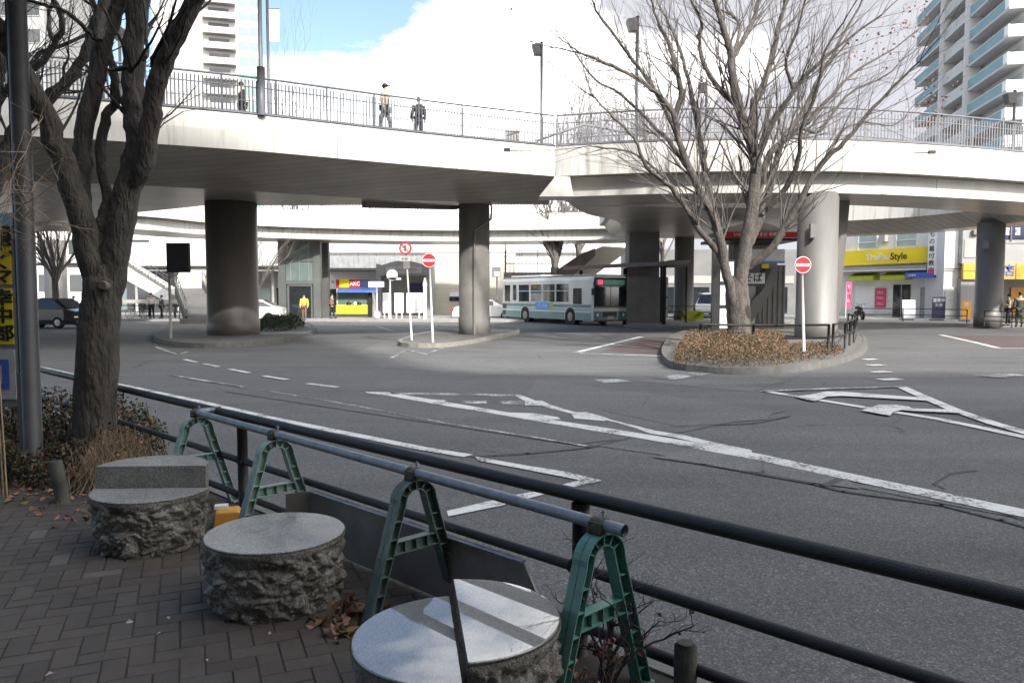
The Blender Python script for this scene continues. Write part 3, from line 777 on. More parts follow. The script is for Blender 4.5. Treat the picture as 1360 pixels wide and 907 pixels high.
hedge('hedge', 'dark green low hedge beside the massive dark bridge pier on the left island',
      [(345, 440), (375, 441), (405, 436), (398, 431), (345, 432)], ROAD + .16, .55, 3500, .09,
      ['leaf_green', 'leaf_olive'], None, 60, .1, 8)
# leaf litter
rnd = random.Random(5); cl = G(462, 838, 0)
def pile():
    r = abs(rnd.gauss(0, .10)); a = rnd.uniform(0, 6.28); return (cl.x + r * math.cos(a) * .85, cl.y + r * math.sin(a) + .05, max(.012, .13 * math.exp(-(r / .11) ** 2) * rnd.random() + .015))
tag(leaves_mb(150, pile, .085, 3, rnd=rnd).build('leaf_litter', ['leaf_brown', 'leaf_tan', 'leaf_pink'], loc=(cl.x, cl.y, 0)), 'heap of curled dry brown leaves between the middle stool and the barricade leg', 'leaves', kind='stuff')
hb = G(40, 655, 0)
def lit():
    if rnd.random() < .6:
        p = G(rnd.uniform(-40, 140), rnd.gauss(640, 12), 0)
    elif rnd.random() < .5: p = fl(rnd.uniform(-2.5, -.1), rnd.uniform(-.8, .05))
    else: p = fl(rnd.uniform(4.3, 6), rnd.uniform(-1.2, -.1))
    return (p.x, p.y, rnd.uniform(.014, .03))
tag(leaves_mb(420, lit, .055, 3, rnd=rnd, flat=.7).build('leaf_litter', ['leaf_brown', 'leaf_tan', 'leaf_pink'], loc=(hb.x, hb.y, 0)), 'scattered dry leaves on the soil along the hedge and the fence', 'leaves', kind='stuff')
def specks():
    p = G(rnd.uniform(0, 470), rnd.uniform(660, 900), 0); return (p.x, p.y, .008)
tag(leaves_mb(9, specks, .03, 1, rnd=rnd, flat=.9).build('paper_scraps', ['notice_grey'], loc=(0, 3, 0)), 'tiny pale scraps lying on the brick sidewalk', 'litter', kind='stuff')
# dead climbing plant in and behind the near frame
def bush(label, px, py, n, h, spread, mat, seed, leafm=None, nl=0):
    rnd = random.Random(seed); b0 = G(px, py, 0); t = thing('bare_shrub', label, 'shrub', b0)
    m_ = MB(); tips = []
    def go(p, d, L_, r, lv):
        k = 4; ps = [p]
        for i in range(k):
            d = (d + V((rnd.gauss(0, .25), rnd.gauss(0, .25), rnd.gauss(0, .15) + .03))).normalized(); ps.append(ps[-1] + d * L_ / k)
        m_.tube(ps, [r * (1 - .5 * i / k) for i in range(k + 1)], 4 if r > .003 else 3, False); tips.append(ps[-1])
        if lv > 0:
            for i in range(1, k + 1):
                if rnd.random() < .75:
                    dd = (d + V((rnd.gauss(0, .8), rnd.gauss(0, .8), rnd.gauss(.2, .4)))).normalized(); go(ps[i], dd, L_ * .55, r * .55, lv - 1)
    for _ in range(n):
        go(V((rnd.gauss(0, spread * .3), rnd.gauss(0, spread * .3), 0)), V((rnd.gauss(0, .18), rnd.gauss(0, .18), 1)).normalized(), h * rnd.uniform(.6, 1), .009, 3)
    m_.build('branches', mat, t)
    if nl:
        def s(): q = rnd.choice(tips); return q + V((rnd.gauss(0, .02), rnd.gauss(0, .02), rnd.gauss(0, .02)))
        leaves_mb(nl, s, .035, len(leafm), rnd=rnd).build('foliage', leafm, t)
    return t
bush('tangled bare dark shrub growing behind the nearest green barricade frame', 803, 930, 6, .40, .05, 'twig_dark', 11, ['leaf_maroon'], 20)
bush('small reddish dead plant at the foot of the nearest barricade frame', 798, 985, 8, .22, .16, 'twig_dark', 12, ['leaf_maroon', 'leaf_red', 'leaf_pink'], 260)
bush('thin bare twigs beside the fence post behind the nearest stool', 752, 875, 3, .38, .05, 'twig_dark', 13)
# short stakes
def stake(label, px, py, h, r, lean, mat):
    b0 = G(px, py, 0); t = thing('short_post', label, 'post', b0)
    MB().tube([(0, 0, -.02), (lean * .5, 0, h * .5), (lean * .98, 0, h * .97), (lean, 0, h)], [r, r * .98, r * .95, r * .7], 14).build('post', mat, t)
stake('short weathered stump post leaning at the edge of the hedge, left of the stools', 85, 668, .34, .055, -.06, 'post_olive')
ps_ = fl(along(921), -.03)
t = thing('short_post', 'short dark olive post beside the fence rail at the bottom edge of the photo', 'post', ps_)
MB().tube([(0, 0, -.02), (0, 0, .235), (0, 0, .25)], [.047, .047, .034], 16).build('post', 'post_olive', t)
# ================================================================ TREES
def grow(m_, rnd, p, d, L_, r, lv, bias=.12, tips=None, kids=(2, 3), spread=.55, mseg=5):
    ps = [p]; k = mseg if lv > 0 else 3
    for i in range(k):
        d = (d + V((rnd.gauss(0, .10), rnd.gauss(0, .10), rnd.gauss(0, .08) + bias * .3))).normalized(); ps.append(ps[-1] + d * L_ / k)
    m_.tube(ps, [r * (1 - .6 * i / k) for i in range(k + 1)], 6 if r > .03 else (4 if r > .01 else 3), False)
    if tips is not None and lv == 0: tips.append(ps[-1])
    if lv > 0:
        for _ in range(rnd.randint(*kids)):
            i = rnd.randint(1, k); a = ps[i]
            side = d.cross(V((rnd.gauss(0, 1), rnd.gauss(0, 1), rnd.gauss(0, 1)))).normalized()
            dd = (d + side * rnd.uniform(.35, 1) * spread + V((0, 0, bias))).normalized()
            grow(m_, rnd, a, dd, L_ * rnd.uniform(.5, .78), r * rnd.uniform(.4, .6) * (1 - .35 * i / k), lv - 1, bias, tips, kids, spread, mseg)
def limb_pts(rnd, ps, jitter):
    # subdivide with Catmull-Rom
    P = [ps[0]] + ps + [ps[-1]]; out = []
    for i in range(1, len(P) - 2):
        for k in range(4):
            t = k / 4; p0, p1, p2, p3 = P[i - 1], P[i], P[i + 1], P[i + 2]
            q = .5 * ((2 * p1) + (p2 - p0) * t + (2 * p0 - 5 * p1 + 4 * p2 - p3) * t * t + (3 * p1 - p0 - 3 * p2 + p3) * t ** 3)
            out.append(q + V((rnd.gauss(0, jitter), rnd.gauss(0, jitter), rnd.gauss(0, jitter))))
    out.append(ps[-1]); return out
def traced_tree(label, base, limbs, Y0, bark, twig, seed, dens=1.0, tw_len=2.0, lv=2, trunk_pts=None, group=None, knob=None, jitter=.012, tip_r=.02, rscale=1):
    rnd = random.Random(seed); t = thing('bare_tree', label, 'tree', base, 0, group)
    mt = MB(); mt.tube(limb_pts(rnd, [D(x, y, Y0) if not isinstance(x, V) else x for x, y, r in trunk_pts], jitter * .6), [r for r in lerp_r([r for x, y, r in trunk_pts])], 20, True)
    # bark ridges
    for i, v in enumerate(mt.v):
        n_ = noise.fractal(V((v.x * 6, v.y * 6, v.z * 1.2)), .8, 2.1, 4); c_ = V((base[0], base[1], v.z)); mt.v[i] = v + (v - c_).normalized() * n_ * .022
    tr = mt.build('trunk', bark, t, world=True)
    ml = MB(); mtw = MB(); tips = []
    for li in limbs:
        pxs, r0, r1, dy = li[:4]
        P = [D(x, y, Y0 + dy * (k / max(1, len(pxs) - 1))) for k, (x, y) in enumerate(pxs)]
        S = limb_pts(rnd, P, jitter); n = len(S)
        rs = [rscale * (r0 + (r1 - r0) * (i / (n - 1)) ** .8) for i in range(n)]
        for i_, k_ in ((0, .55), (1, .75), (2, .9)): rs[i_] *= k_
        i0 = len(ml.v); ml.tube(S, rs, 12 if r0 > .05 else 7, True)
        for i in range(i0, len(ml.v)):
            v = ml.v[i]; ml.v[i] = v + V((noise.noise(v * 9), noise.noise(v * 9 + V((5, 0, 0))), 0)) * min(.02, r0 * .14)
        kidn = int(n * 1.1 * dens * (li[4] if len(li) > 4 else 1))
        for _ in range(kidn):
            f = rnd.uniform(.22, 1); i = min(n - 2, int(f * (n - 1))); d = (S[i + 1] - S[i]).normalized()
            side = d.cross(V((rnd.gauss(0, 1), rnd.gauss(0, 1), rnd.gauss(0, .6)))).normalized()
            dd = (d * .9 + side * rnd.uniform(.4, .9) + V((0, 0, .15))).normalized()
            grow(mtw, rnd, S[i], dd, tw_len * rnd.uniform(.5, 1.2) * (1.15 - f * .45), max(.009, rs[i] * .27) if Y0 > 12 else max(.004, rs[i] * .2), lv, .14, tips)
        d = (S[-1] - S[-2]).normalized()
        for _ in range(2): grow(mtw, rnd, S[-1], (d + V((rnd.gauss(0, .3), rnd.gauss(0, .3), .1))).normalized(), tw_len * .8, r1 * .8, lv, .1, tips)
    ml.build('limbs', bark, t, world=True); mtw.build('branches', twig, t, world=True)
    return t, tips, rnd
def lerp_r(rs):
    out = []
    for a, b in zip(rs, rs[1:]):
        for k in range(4): out.append(a + (b - a) * k / 4)
    out.append(rs[-1]); return out
def cc_(l, s=1.972, ox=740, oy=0): return [(x / s + ox, y / s + oy) for x, y in l]
Y = 22.0; px2m = Y / F
tb = G(984, 0, 0) if False else D(984, 470, Y)
base = V((tb.x, Y, ROAD + .12))
LR = [  # points in the photo, r0, r1 (m), depth drift, twig density
 (cc_([(476, 840), (480, 740), (498, 620), (514, 520), (520, 430), (510, 380), (490, 330), (465, 240), (455, 150), (440, 90), (420, 30), (405, -30)]), .26, .07, -1.0),
 (cc_([(516, 420), (515, 280), (535, 240), (560, 160), (575, 90), (600, 0), (615, -60)]), .15, .05, 1.4),
 (cc_([(462, 150), (490, 100), (515, 50), (525, 0), (530, -50)]), .10, .04, .8),
 (cc_([(470, 860), (460, 780), (440, 700), (425, 620), (395, 540), (350, 450), (320, 370), (305, 300), (275, 260), (240, 225), (180, 190), (110, 160), (60, 140)]), .19, .03, -1.8),
 (cc_([(308, 310), (325, 240), (310, 180), (290, 110), (262, 50), (240, -20)]), .12, .03, -.6),
 (cc_([(430, 640), (405, 540), (385, 440), (375, 370), (355, 260), (330, 160), (300, 80), (270, 20)]), .16, .03, 1.5),
 (cc_([(455, 740), (420, 660), (370, 600), (320, 520), (285, 480), (235, 440), (200, 360), (150, 310), (90, 250)]), .13, .02, -2.2),
 (cc_([(500, 650), (535, 560), (562, 480), (590, 370), (640, 300), (690, 200), (740, 110), (800, 0)]), .17, .03, 1.6),
 (cc_([(505, 700), (560, 650), (620, 555), (690, 435), (755, 370), (830, 280), (900, 210), (950, 160)]), .15, .02, -2.0),
 (cc_([(525, 520), (560, 400), (640, 335), (700, 270), (780, 190), (880, 130)]), .14, .025, 2.2),
 (cc_([(520, 440), (560, 330), (620, 240), (660, 190), (740, 120), (850, 40)]), .12, .025, -1.2),
 (cc_([(540, 560), (600, 490), (632, 420), (640, 340), (680, 240), (700, 140), (760, 40)]), .11, .02, -2.6),
 (cc_([(505, 330), (470, 280), (400, 200), (370, 110), (380, 60), (350, 0)]), .12, .03, -1.0),
 (cc_([(455, 150), (480, 70), (440, 20), (470, -30)]), .07, .03, 1.0),
 (cc_([(360, 470), (300, 380), (250, 330), (170, 250), (100, 210), (40, 130)]), .09, .02, 2.0),
 (cc_([(370, 600), (310, 500), (230, 420), (150, 390), (70, 385)]), .07, .015, 1.0),
 (cc_([(330, 400), (290, 300), (230, 200), (170, 120), (110, 40), (90, 0)]), .09, .02, -2.4),
 (cc_([(690, 435), (740, 350), (800, 320), (880, 330), (930, 280)]), .05, .012, 1.0),
 (cc_([(640, 335), (690, 340), (760, 250), (860, 200), (900, 160)]), .07, .015, .6),
 (cc_([(575, 90), (620, 50), (680, -20)]), .06, .02, 1.0),
 (cc_([(620, 240), (600, 160), (630, 80), (650, 0)]), .07, .02, -1.0),
]
tpts = [(982, 485, .42), (982, 470, .37), (981, 450, .33), (981, 425, .325), (980, 400, .33), (979, 382, .31), (979, 366, .22)]
tree_r, tips, rnd = traced_tree('big bare spreading tree with a few red leaves on the right traffic island', base, LR, Y, 'bark', 'twig', 21, rscale=.88, dens=.92, tw_len=1.9, lv=2, trunk_pts=tpts)
# few remaining leaves
far_t = [p for p in tips if p.x > 4.5 and p.z > 6.5]; sel = []
cents = [D(1195, 40, Y), D(1240, 118, Y), D(1180, 80, Y), D(1035, 85, Y), D(1130, 65, Y), D(1215, 20, Y), D(700, 10, Y), D(1225, 150, Y)]
def lf():
    c_ = rnd.choice(cents); return c_ + V((rnd.gauss(0, .35), rnd.gauss(0, .5), rnd.gauss(0, .22)))
leaves_mb(330, lf, .085, 2, rnd=rnd).build('foliage', ['leaf_red', 'leaf_pink'], tree_r, world=True)

# left dark tree
Y = 7.3
def cl_(l): return [(x / 2.269, y / 2.269) for x, y in l]
LL = [
 (cl_([(300, 900), (275, 780), (250, 680), (218, 565), (150, 380), (100, 270), (50, 185), (15, 120), (-10, 70), (-60, 0)]), .155, .07, -.4, .3),
 (cl_([(250, 700), (240, 620), (242, 520), (250, 400), (285, 260), (312, 130), (345, 40), (375, -50)]), .12, .085, .35, .3),
 (cl_([(285, 122), (262, 95), (225, 55), (170, 25), (80, 0), (20, -15)]), .03, .015, -.3, .8),
 (cl_([(300, 120), (300, 70), (318, 10), (330, -30)]), .07, .05, .3, .6),
 (cl_([(310, 780), (305, 700), (315, 640), (325, 590), (300, 450), (325, 350), (347, 285), (338, 200), (325, 150)]), .075, .045, .4, .2),
 (cl_([(320, 920), (345, 800), (370, 650), (395, 540), (415, 430), (405, 330), (400, 250), (410, 100), (420, 0), (425, -60)]), .165, .105, .3, .2),
 (cl_([(415, 560), (440, 460), (452, 370), (470, 260), (495, 190), (530, 110), (590, 0), (620, -50)]), .115, .085, -.3, .2),
 (cl_([(432, 180), (445, 160), (440, 120)]), .03, .02, .1, .1),
 (cl_([(470, 260), (466, 200), (462, 175)]), .045, .03, -.1, .1),
 (cl_([(325, 215), (380, 205), (395, 215)]), .03, .025, 0, .1),
]
tb = G(125, 612, 0); base = V((D(125, 500, Y).x, Y, 0))
tpts = [(126, 640, .24), (126, 600, .205), (126, 560, .19), (128, 500, .183), (131, 440, .178), (134, 400, .175), (136, 372, .165), (137, 350, .11)]
tree_l, tl_, rnd = traced_tree('thick dark multi-stemmed tree rising from the hedge beside the grey pole at left', base, LL, Y, 'bark_shaded', 'twig_dark', 31, dens=.55, tw_len=.9, lv=2, trunk_pts=tpts, jitter=.008, rscale=.84)
pk = D(137, 379, Y - .185)
MB().tube([pk + V((0, .06, -.01)), pk, pk + V((0, -.012, 0))], [.042, .045, .036], 14).build('pruning_scar', 'bark_cut', tree_l, world=True)
# tree off-frame at left reaching in behind the pole
Y = 9.0
LM = [
 (cl_([(-120, 900), (-60, 700), (0, 500), (60, 375), (140, 300), (205, 245), (262, 150), (290, 60), (330, -20)]), .15, .05, .5, .5),
 (cl_([(-60, 620), (-20, 300), (0, 190), (20, 90), (60, 20), (90, -40)]), .12, .05, .3, .5),
 (cl_([(-80, 480), (0, 300), (60, 240), (150, 160), (190, 80), (160, 0)]), .06, .035, -.3, 1),
 (cl_([(190, 260), (200, 200), (205, 160)]), .03, .012, 0, .5),
 (cl_([(90, 200), (130, 160), (210, 130), (270, 100)]), .04, .02, .2, 1),
 (cl_([(160, 150), (150, 60), (165, -10)]), .04, .02, .2, 1),
]
b_ = D(-60, 500, Y)
traced_tree('dark leaning tree entering from the left edge behind the yellow sign', V((D(-95, 500, Y).x, Y, 0)), LM, Y, 'bark_shaded', 'twig_dark', 41, rscale=.8, dens=.7, tw_len=1.0, lv=2,
            trunk_pts=[(-95, 575, .24), (-92, 500, .21), (-84, 430, .2), (-53, 397, .18)], jitter=.01)
# fine pale hanging twigs beside the pole
rnd = random.Random(9); t = thing('twig_shrub', 'thin pale bare twigs spreading in front of the grey pole at left', 'shrub', V((D(-10, 400, 6.2).x, 6.2, 0)))
m_ = MB()
for k in range(9):
    s_ = D(rnd.uniform(-30, 0), rnd.uniform(260, 330), 6.2); e_ = D(rnd.uniform(30, 90), rnd.uniform(150, 300), 6.2 + rnd.gauss(0, .2)); mid = s_.lerp(e_, .5) + V((0, 0, rnd.uniform(-.08, .12)))
    S = limb_pts(rnd, [s_, mid, e_], .01); m_.tube(S, [.004] * len(S), 3, False)
    for _ in range(5): i = rnd.randint(2, len(S) - 1); grow(m_, rnd, S[i], V((rnd.gauss(.2, .6), rnd.gauss(0, .4), rnd.gauss(0, .6))).normalized(), .3, .0028, 1, .02)
s_ = D(-20, 300, 6.2)
for k in range(4): m_.tube([V((s_.x + k * .03, 6.2, 0)), V((s_.x + .02 * k, 6.2, 1.2)), D(-15 + 5 * k, 300, 6.2)], [.008, .006, .004], 5, False)
m_.build('branches', 'twig_straw', t, world=True)

# procedural background trees
def bg_tree(label, loc, h, seed, r=.16, n=7, lean=.55, lv=3, group='bare trees beyond the walkway', trunk=.28):
    rnd = random.Random(seed); t = thing('bare_tree', label, 'tree', loc, 0, group)
    mt = MB(); th_ = h * trunk; mt.tube([(0, 0, 0), (.03, .02, th_ * .5), (0, 0, th_ + .3)], [r * 1.25, r, r * .85], 10); mt.build('trunk', 'bark', t)
    mb_ = MB()
    for k in range(n):
        a = 2 * math.pi * k / n + rnd.gauss(0, .3); l = lean * rnd.uniform(.3, 1)
        d = V((math.cos(a) * l, math.sin(a) * l, 1)).normalized()
        grow(mb_, rnd, V((0, 0, th_ * rnd.uniform(.8, 1.05))), d, (h - th_) * rnd.uniform(.55, .75), r * .5, lv, .10, None, (4, 6), .6, 7)
    mb_.build('branches', 'twig', t); return t
for (x, Yd, top, lab, sd, r) in [(760, 62, 70, 'bare tree with a dense fan of twigs seen above the walkway left of the tall lamp post', 1, .2), (735, 48, 268, '', 2, .2)]:
    pass
def h_at(px, ytop, Yd): return D(px, ytop, Yd).z
bg_tree('bare tree with a dense fan of twigs behind the lone bannered lamp post', (D(768, 300, 61).x, 61, 0), h_at(765, 82, 61), 1, .2, 9, .55)
bg_tree('bare tree standing behind the parked bus, its vase of limbs seen under the walkway', (D(737, 300, 54).x, 54, 0), 10.0, 2, .34, 9, .28, 2, trunk=.33)
bg_tree('small bare tree hidden behind the massive dark pier, twigs showing to its right', (D(338, 300, 44).x, 44, 0), 6.6, 3, .10, 6, .75)
bg_tree('bare tree in front of the grey building at the far left', (D(70, 300, 48).x, 48, 0), 9, 4, .2, 8, .6)
bg_tree('thin bare tree rising beyond the walkway to the right of the dark thick lamp pole', (D(396, 300, 60).x, 60, 0), h_at(390, 62, 60), 6, .12, 6, .3)
bg_tree('small bare tree beyond the walkway railing below the slim lamp poles at centre right', (D(880, 300, 60).x, 60, 0), h_at(880, 105, 60), 7, .16, 8, .6)

# ================================================================ LEFT POLE AND SIGN TOWER
pb = D(43, 560, 6.9); t = thing('utility_pole', 'thick dark grey steel pole with a base box at left, in front of the trees', 'pole', (pb.x, 6.9, 0))
MB().tube([(.0, 0, 0), (0, 0, 6.5)], .078, 20).build('pole', 'pole_dark', t)
MB().box(-.115, -.03, -.02, .10, .0, .95).build('cable_box', 'wall_mid', t)
MB().box(-.112, -.07, .01, .08, .95, 5.5).build('conduit', 'dark_metal', t)
Yb = 7.6; xr = D(24.5, 400, Yb).x; zt_, zb_ = D(10, 283, Yb).z, D(10, 540, Yb).z
t = thing('advertising_sign', 'tall sign tower with yellow panels of black Japanese lettering at the left edge', 'sign', (xr - .35, Yb, 0), .0)
H_ = zt_
MB().box(-.35, .35, .0, .22, zb_, H_ - .12).build('casing', 'steel_grey', t)
MB().prism([(-.36, -.01), (.36, -.01), (.36, .23), (-.36, .23)], H_ - .12, H_).build('cap', 'cap_blue', t)
for x in (-.3, .25): MB().box(x, x + .06, .05, .12, 0, zb_).build('leg', 'steel_grey', t)
zz = [D(0, y, Yb).z for y in (302, 378, 383, 457, 464, 530)]
pa_ = MB().box(-.32, .295, -.012, -.002, zz[1], zz[0]).build('yellow_panel', 'yellow_sign', t)
pb_ = MB().box(-.32, .295, -.012, -.002, zz[3], zz[2]).build('yellow_panel', 'yellow_sign', t)
pc_ = MB().box(-.32, .30, -.012, -.002, zz[5], zz[4]).build('poster_panel', 'notice_grey', t)
for k, chh in enumerate('国代くマ'):
    text('lettering', chh, .155, 'black', pa_, Matrix.Translation((.20, -.016, zz[0] - .075 - .137 * k)) @ Matrix.Rotation(math.pi / 2, 4, 'X'), sx=1.5, bold=.004)
for k, chh in enumerate('幸中部'):
    text('lettering', chh, .17, 'black', pb_, Matrix.Translation((.20, -.016, zz[2] - .10 - .175 * k)) @ Matrix.Rotation(math.pi / 2, 4, 'X'), sx=1.3, bold=.004)
MB().box(-.05, .24, -.018, -.013, zz[5] + .1, zz[4] - .1).build('blue_picture', 'blue_paint', pc_)
MB().box(.08, .17, -.022, -.019, zz[5] + .16, zz[4] - .16).build('pink_picture', 'magenta', pc_)
# ================================================================ ELEVATED WALKWAY
ZT, ZB, ZG = 7.15, 6.07, 5.37
def dense(P, n=4):
    Q = [P[0]] + P + [P[-1]]; out = []
    for i in range(1, len(Q) - 2):
        for k in range(n):
            t = k / n; p0, p1, p2, p3 = Q[i - 1], Q[i], Q[i + 1], Q[i + 2]
            out.append(.5 * ((2 * p1) + (p2 - p0) * t + (2 * p0 - 5 * p1 + 4 * p2 - p3) * t * t + (3 * p1 - p0 - 3 * p2 + p3) * t ** 3))
    out.append(P[-1]); return out
def offset(P, d):      # sideways offset in plan, +d to the left of travel
    out = []
    for i in range(len(P)):
        t = (P[min(i + 1, len(P) - 1)] - P[max(i - 1, 0)]); t.z = 0; t.normalize(); out.append(P[i] + V((-t.y, t.x, 0)) * d)
    return out
def slab_loft(N, Fr, prof):
    """N near edge, Fr far edge (same count). prof: list of (side, dist, z): side 0 from near, 1 from far"""
    m_ = MB(); prev = None; rows = []
    for a, b in zip(N, Fr):
        a = V((a.x, a.y, 0)); b = V((b.x, b.y, 0)); d = (b - a); L_ = d.length; d = d / L_
        row = []
        for s, q, z in prof:
            p = (a + d * min(q, L_ * .49)) if s == 0 else (b - d * min(q, L_ * .49)); row.append((p.x, p.y, z))
        ids = m_.pts(row)
        if prev:
            n = len(ids)
            for j in range(n): m_.face((prev[j], prev[(j + 1) % n], ids[(j + 1) % n], ids[j]))
        rows.append(ids); prev = ids
    m_.face(rows[0]); m_.face(rows[-1][::-1]); return m_
def panels(P, zlo, zhi, out, th=.03, step=4.6, gap=.022, bulge=0.0, name='fascia_panel', mat='fascia', parent=None):
    """cladding panels proud of the edge line P on its right-hand side"""
    acc = [0]; 
    for a, b in zip(P, P[1:]): acc.append(acc[-1] + (V((b.x, b.y, 0)) - V((a.x, a.y, 0))).length)
    tot = acc[-1]; n = max(1, round(tot / step)); 
    def at(s):
        for i in range(len(P) - 1):
            if s <= acc[i + 1] or i == len(P) - 2: return P[i].lerp(P[i + 1], (s - acc[i]) / max(1e-6, acc[i + 1] - acc[i]))
    def nrm(s):
        a, b = at(max(0, s - .2)), at(min(tot, s + .2)); t = b - a; t.z = 0; t.normalize(); return V((t.y, -t.x, 0))
    m_ = MB()
    for k in range(n):
        s0, s1 = tot * k / n + gap / 2, tot * (k + 1) / n - gap / 2; seg = 16; prev = None
        for i in range(seg + 1):
            s = s0 + (s1 - s0) * i / seg; p = at(s); nn = nrm(s)
            pr = [(out, zlo), (out + th, zlo), (out + th + bulge, (zlo + zhi) / 2), (out + th, zhi), (out, zhi)]
            ids = m_.pts([(p.x + nn.x * o, p.y + nn.y * o, z) for o, z in pr])
            if prev:
                for j in range(5): m_.face((prev[j], prev[(j + 1) % 5], ids[(j + 1) % 5], ids[j]), False)
            else: m_.face(ids)
            prev = ids
        m_.face(prev[::-1])
    return m_.build(name, mat, parent, world=True)
def railing(P, z0, parent, mat, step=.13, h=1.12, post=1.6, name='railing'):
    acc = [0]; P = [V((p.x, p.y, 0)) for p in P]
    for a, b in zip(P, P[1:]): acc.append(acc[-1] + (b - a).length)
    tot = acc[-1]
    def at(s):
        s = max(0, min(tot, s))
        for i in range(len(P) - 1):
            if s <= acc[i + 1] or i == len(P) - 2: return P[i].lerp(P[i + 1], (s - acc[i]) / max(1e-6, acc[i + 1] - acc[i]))
    m_ = MB(); n = int(tot / step)
    for k in range(n + 1):
        p = at(k * step); m_.box(p.x - .018, p.x + .018, p.y - .012, p.y + .012, z0 + .10, z0 + h - .10)
    for z, w in ((.09, .022), (h * .32 + .06, .012), (h * .74, .020)):
        m_.tube([at(s * .5) + V((0, 0, z0 + z)) for s in range(int(tot * 2) + 2)], w, 5, False)
    n = int(tot / post)
    for k in range(n + 1):
        p = at(k * post + .05); m_.box(p.x - .025, p.x + .025, p.y - .025, p.y + .025, z0, z0 + h - .03)
    rl = m_.build(name, mat, parent, world=True)
    MB().tube([at(s * .5) + V((0, 0, z0 + h)) for s in range(int(tot * 2) + 2)], .035, 8, False).build('handrail', mat, rl, world=True)
    return rl
def pier(x, y, r, z1, mat, parent, label=None, sx=1.0, sy=1.0, base=.0, cap=None):
    p = V((x, y, 0))
    m_ = MB(); pr = [(r * 1.03, ROAD - .05 + base), (r * 1.03, ROAD + .75 + base), (r, ROAD + .77 + base), (r, z1)]
    m_.lathe(pr, (x, y, 0), 48, True, sx, sy)
    o = m_.build('pier', mat, parent, world=True)
    if label: o['label'] = label
    return o
# --- left span
A_px = [(-420, 104), (-300, 110), (-150, 118), (0, 127), (69, 131), (140, 136), (215, 142.5), (300, 150), (353, 155.2), (432, 164), (505, 172.3), (598, 182.2), (700, 192), (737, 195.5)]
A = dense([G(x, y, ZT) for x, y in A_px], 4)
AF = [V((p.x, 34.6, 0)) for p in A]
AF = [V((p.x - (1 - i / len(A)) * 10, 34.6 + 7.0 * max(0, min(1, (-9 - p.x) / 7)), 0)) for i, p in enumerate(A)]
wa = thing('pedestrian_walkway', 'left span of the elevated pedestrian walkway, white edge and dark railing, crossing over the road', 'walkway', (A[20].x, A[20].y + 4, 0))
slab_loft(A, AF, [(0, .03, ZT), (0, .03, ZB + .03), (0, .30, ZB + .02), (0, .55, ZB - .06), (0, 4.2, ZG), (1, 2.5, ZG), (1, .5, ZB), (1, .03, ZB), (1, .03, ZT)]).build('deck', 'soffit', wa, world=True)
panels(A, ZB, ZT + .03, -.02, .05, 8.6, bulge=.03, parent=wa)
MB().tube([p + V((0, -.03, 0)) for p in [V((q.x, q.y, ZT + .04)) for q in A]], .035, 6).build('coping', 'rail_grey', wa, world=True)
railing(offset(A, .10), ZT + .02, wa, 'rail_grey', .11, 1.15)
AFr = [V((p.x, p.y - .15, 0)) for p in AF]
railing(AFr, ZT + .02, wa, 'rail_grey', .30, 1.15)
# --- right span (arc)
B_px = [(738, 195.5), (845, 190), (892, 188.6), (974, 187), (1050, 186.3), (1132, 187.6), (1232, 193), (1331, 201), (1420, 211), (1560, 232), (1750, 270)]
B = dense([G(x, y, ZT) for x, y in B_px], 4)
BF = offset(B, 4.3)
wb = thing('pedestrian_walkway', 'right curved span of the elevated walkway with two stacked pale bands', 'walkway', (B[16].x, B[16].y + 2, 0))
slab_loft(B, BF, [(0, .03, ZT), (0, .03, ZB + .02), (0, .55, ZB + .02), (0, .55, ZG), (1, .55, ZG), (1, .55, ZB), (1, .03, ZB), (1, .03, ZT)]).build('deck', 'soffit', wb, world=True)
panels(B, ZB, ZT + .03, -.02, .05, 9.5, bulge=.03, parent=wb)
panels(offset(B, .55), ZG + .0, ZB - .005, -.03, .05, 7.0, name='girder_panel', mat='girder', parent=wb)
MB().tube([V((q.x, q.y - .03, ZT + .04)) for q in B], .03, 6).build('coping', 'rail_pale', wb, world=True)
railing(offset(B, .10), ZT + .02, wb, 'rail_pale', .14, 1.15)
railing(offset(BF, -.12), ZT + .02, wb, 'rail_pale', .28, 1.15)
# bracket block at the joint of the two spans
j0 = B[0]
MB().extr([D(716, 261, 28.0), D(738, 234, 28.0), D(757, 235, 28.0), D(762, 261, 28.0)], (0, 1.2, 0)).build('joint_bracket', 'girder', wb, world=True)
# down ramp handrail on deck
MB().tube([D(712, 188, 30), D(733, 180, 30), D(775, 166, 30.2), D(800, 170, 30.4), D(860, 182, 30.6)], .05, 8).build('ramp_handrail', 'rail_pale', wb, world=True)
# --- hub behind
Cn = dense([V((1.62, 32.25, 0)), V((2.6, 35.6, 0)), V((4.4, 39, 0)), V((5.3, 44, 0)), V((5.6, 49.5, 0))], 4)
CFp = dense([V((14.8, 33.9, 0)), V((16.2, 37.2, 0)), V((17.2, 41, 0)), V((18, 45, 0)), V((19, 53, 0))], 4)
wc = thing('pedestrian_walkway', 'dark centre deck of the elevated walkway over the bus stops', 'walkway', (9, 42, 0))
slab_loft(Cn, CFp, [(0, .03, ZT), (0, .03, ZB), (0, .3, ZB), (0, .9, ZG), (1, 1.2, ZG), (1, .3, ZB), (1, .03, ZB), (1, .03, ZT)]).build('deck', 'soffit', wc, world=True)
MB().beam(V((2.6, 32.3, (ZG + ZB) / 2)), V((13.6, 33.7, (ZG + ZB) / 2)), .1, .69).build('girder_panel', 'girder', wc, world=True)
panels(Cn[::-1], ZB, ZT, -.04, .05, 6, parent=wc)
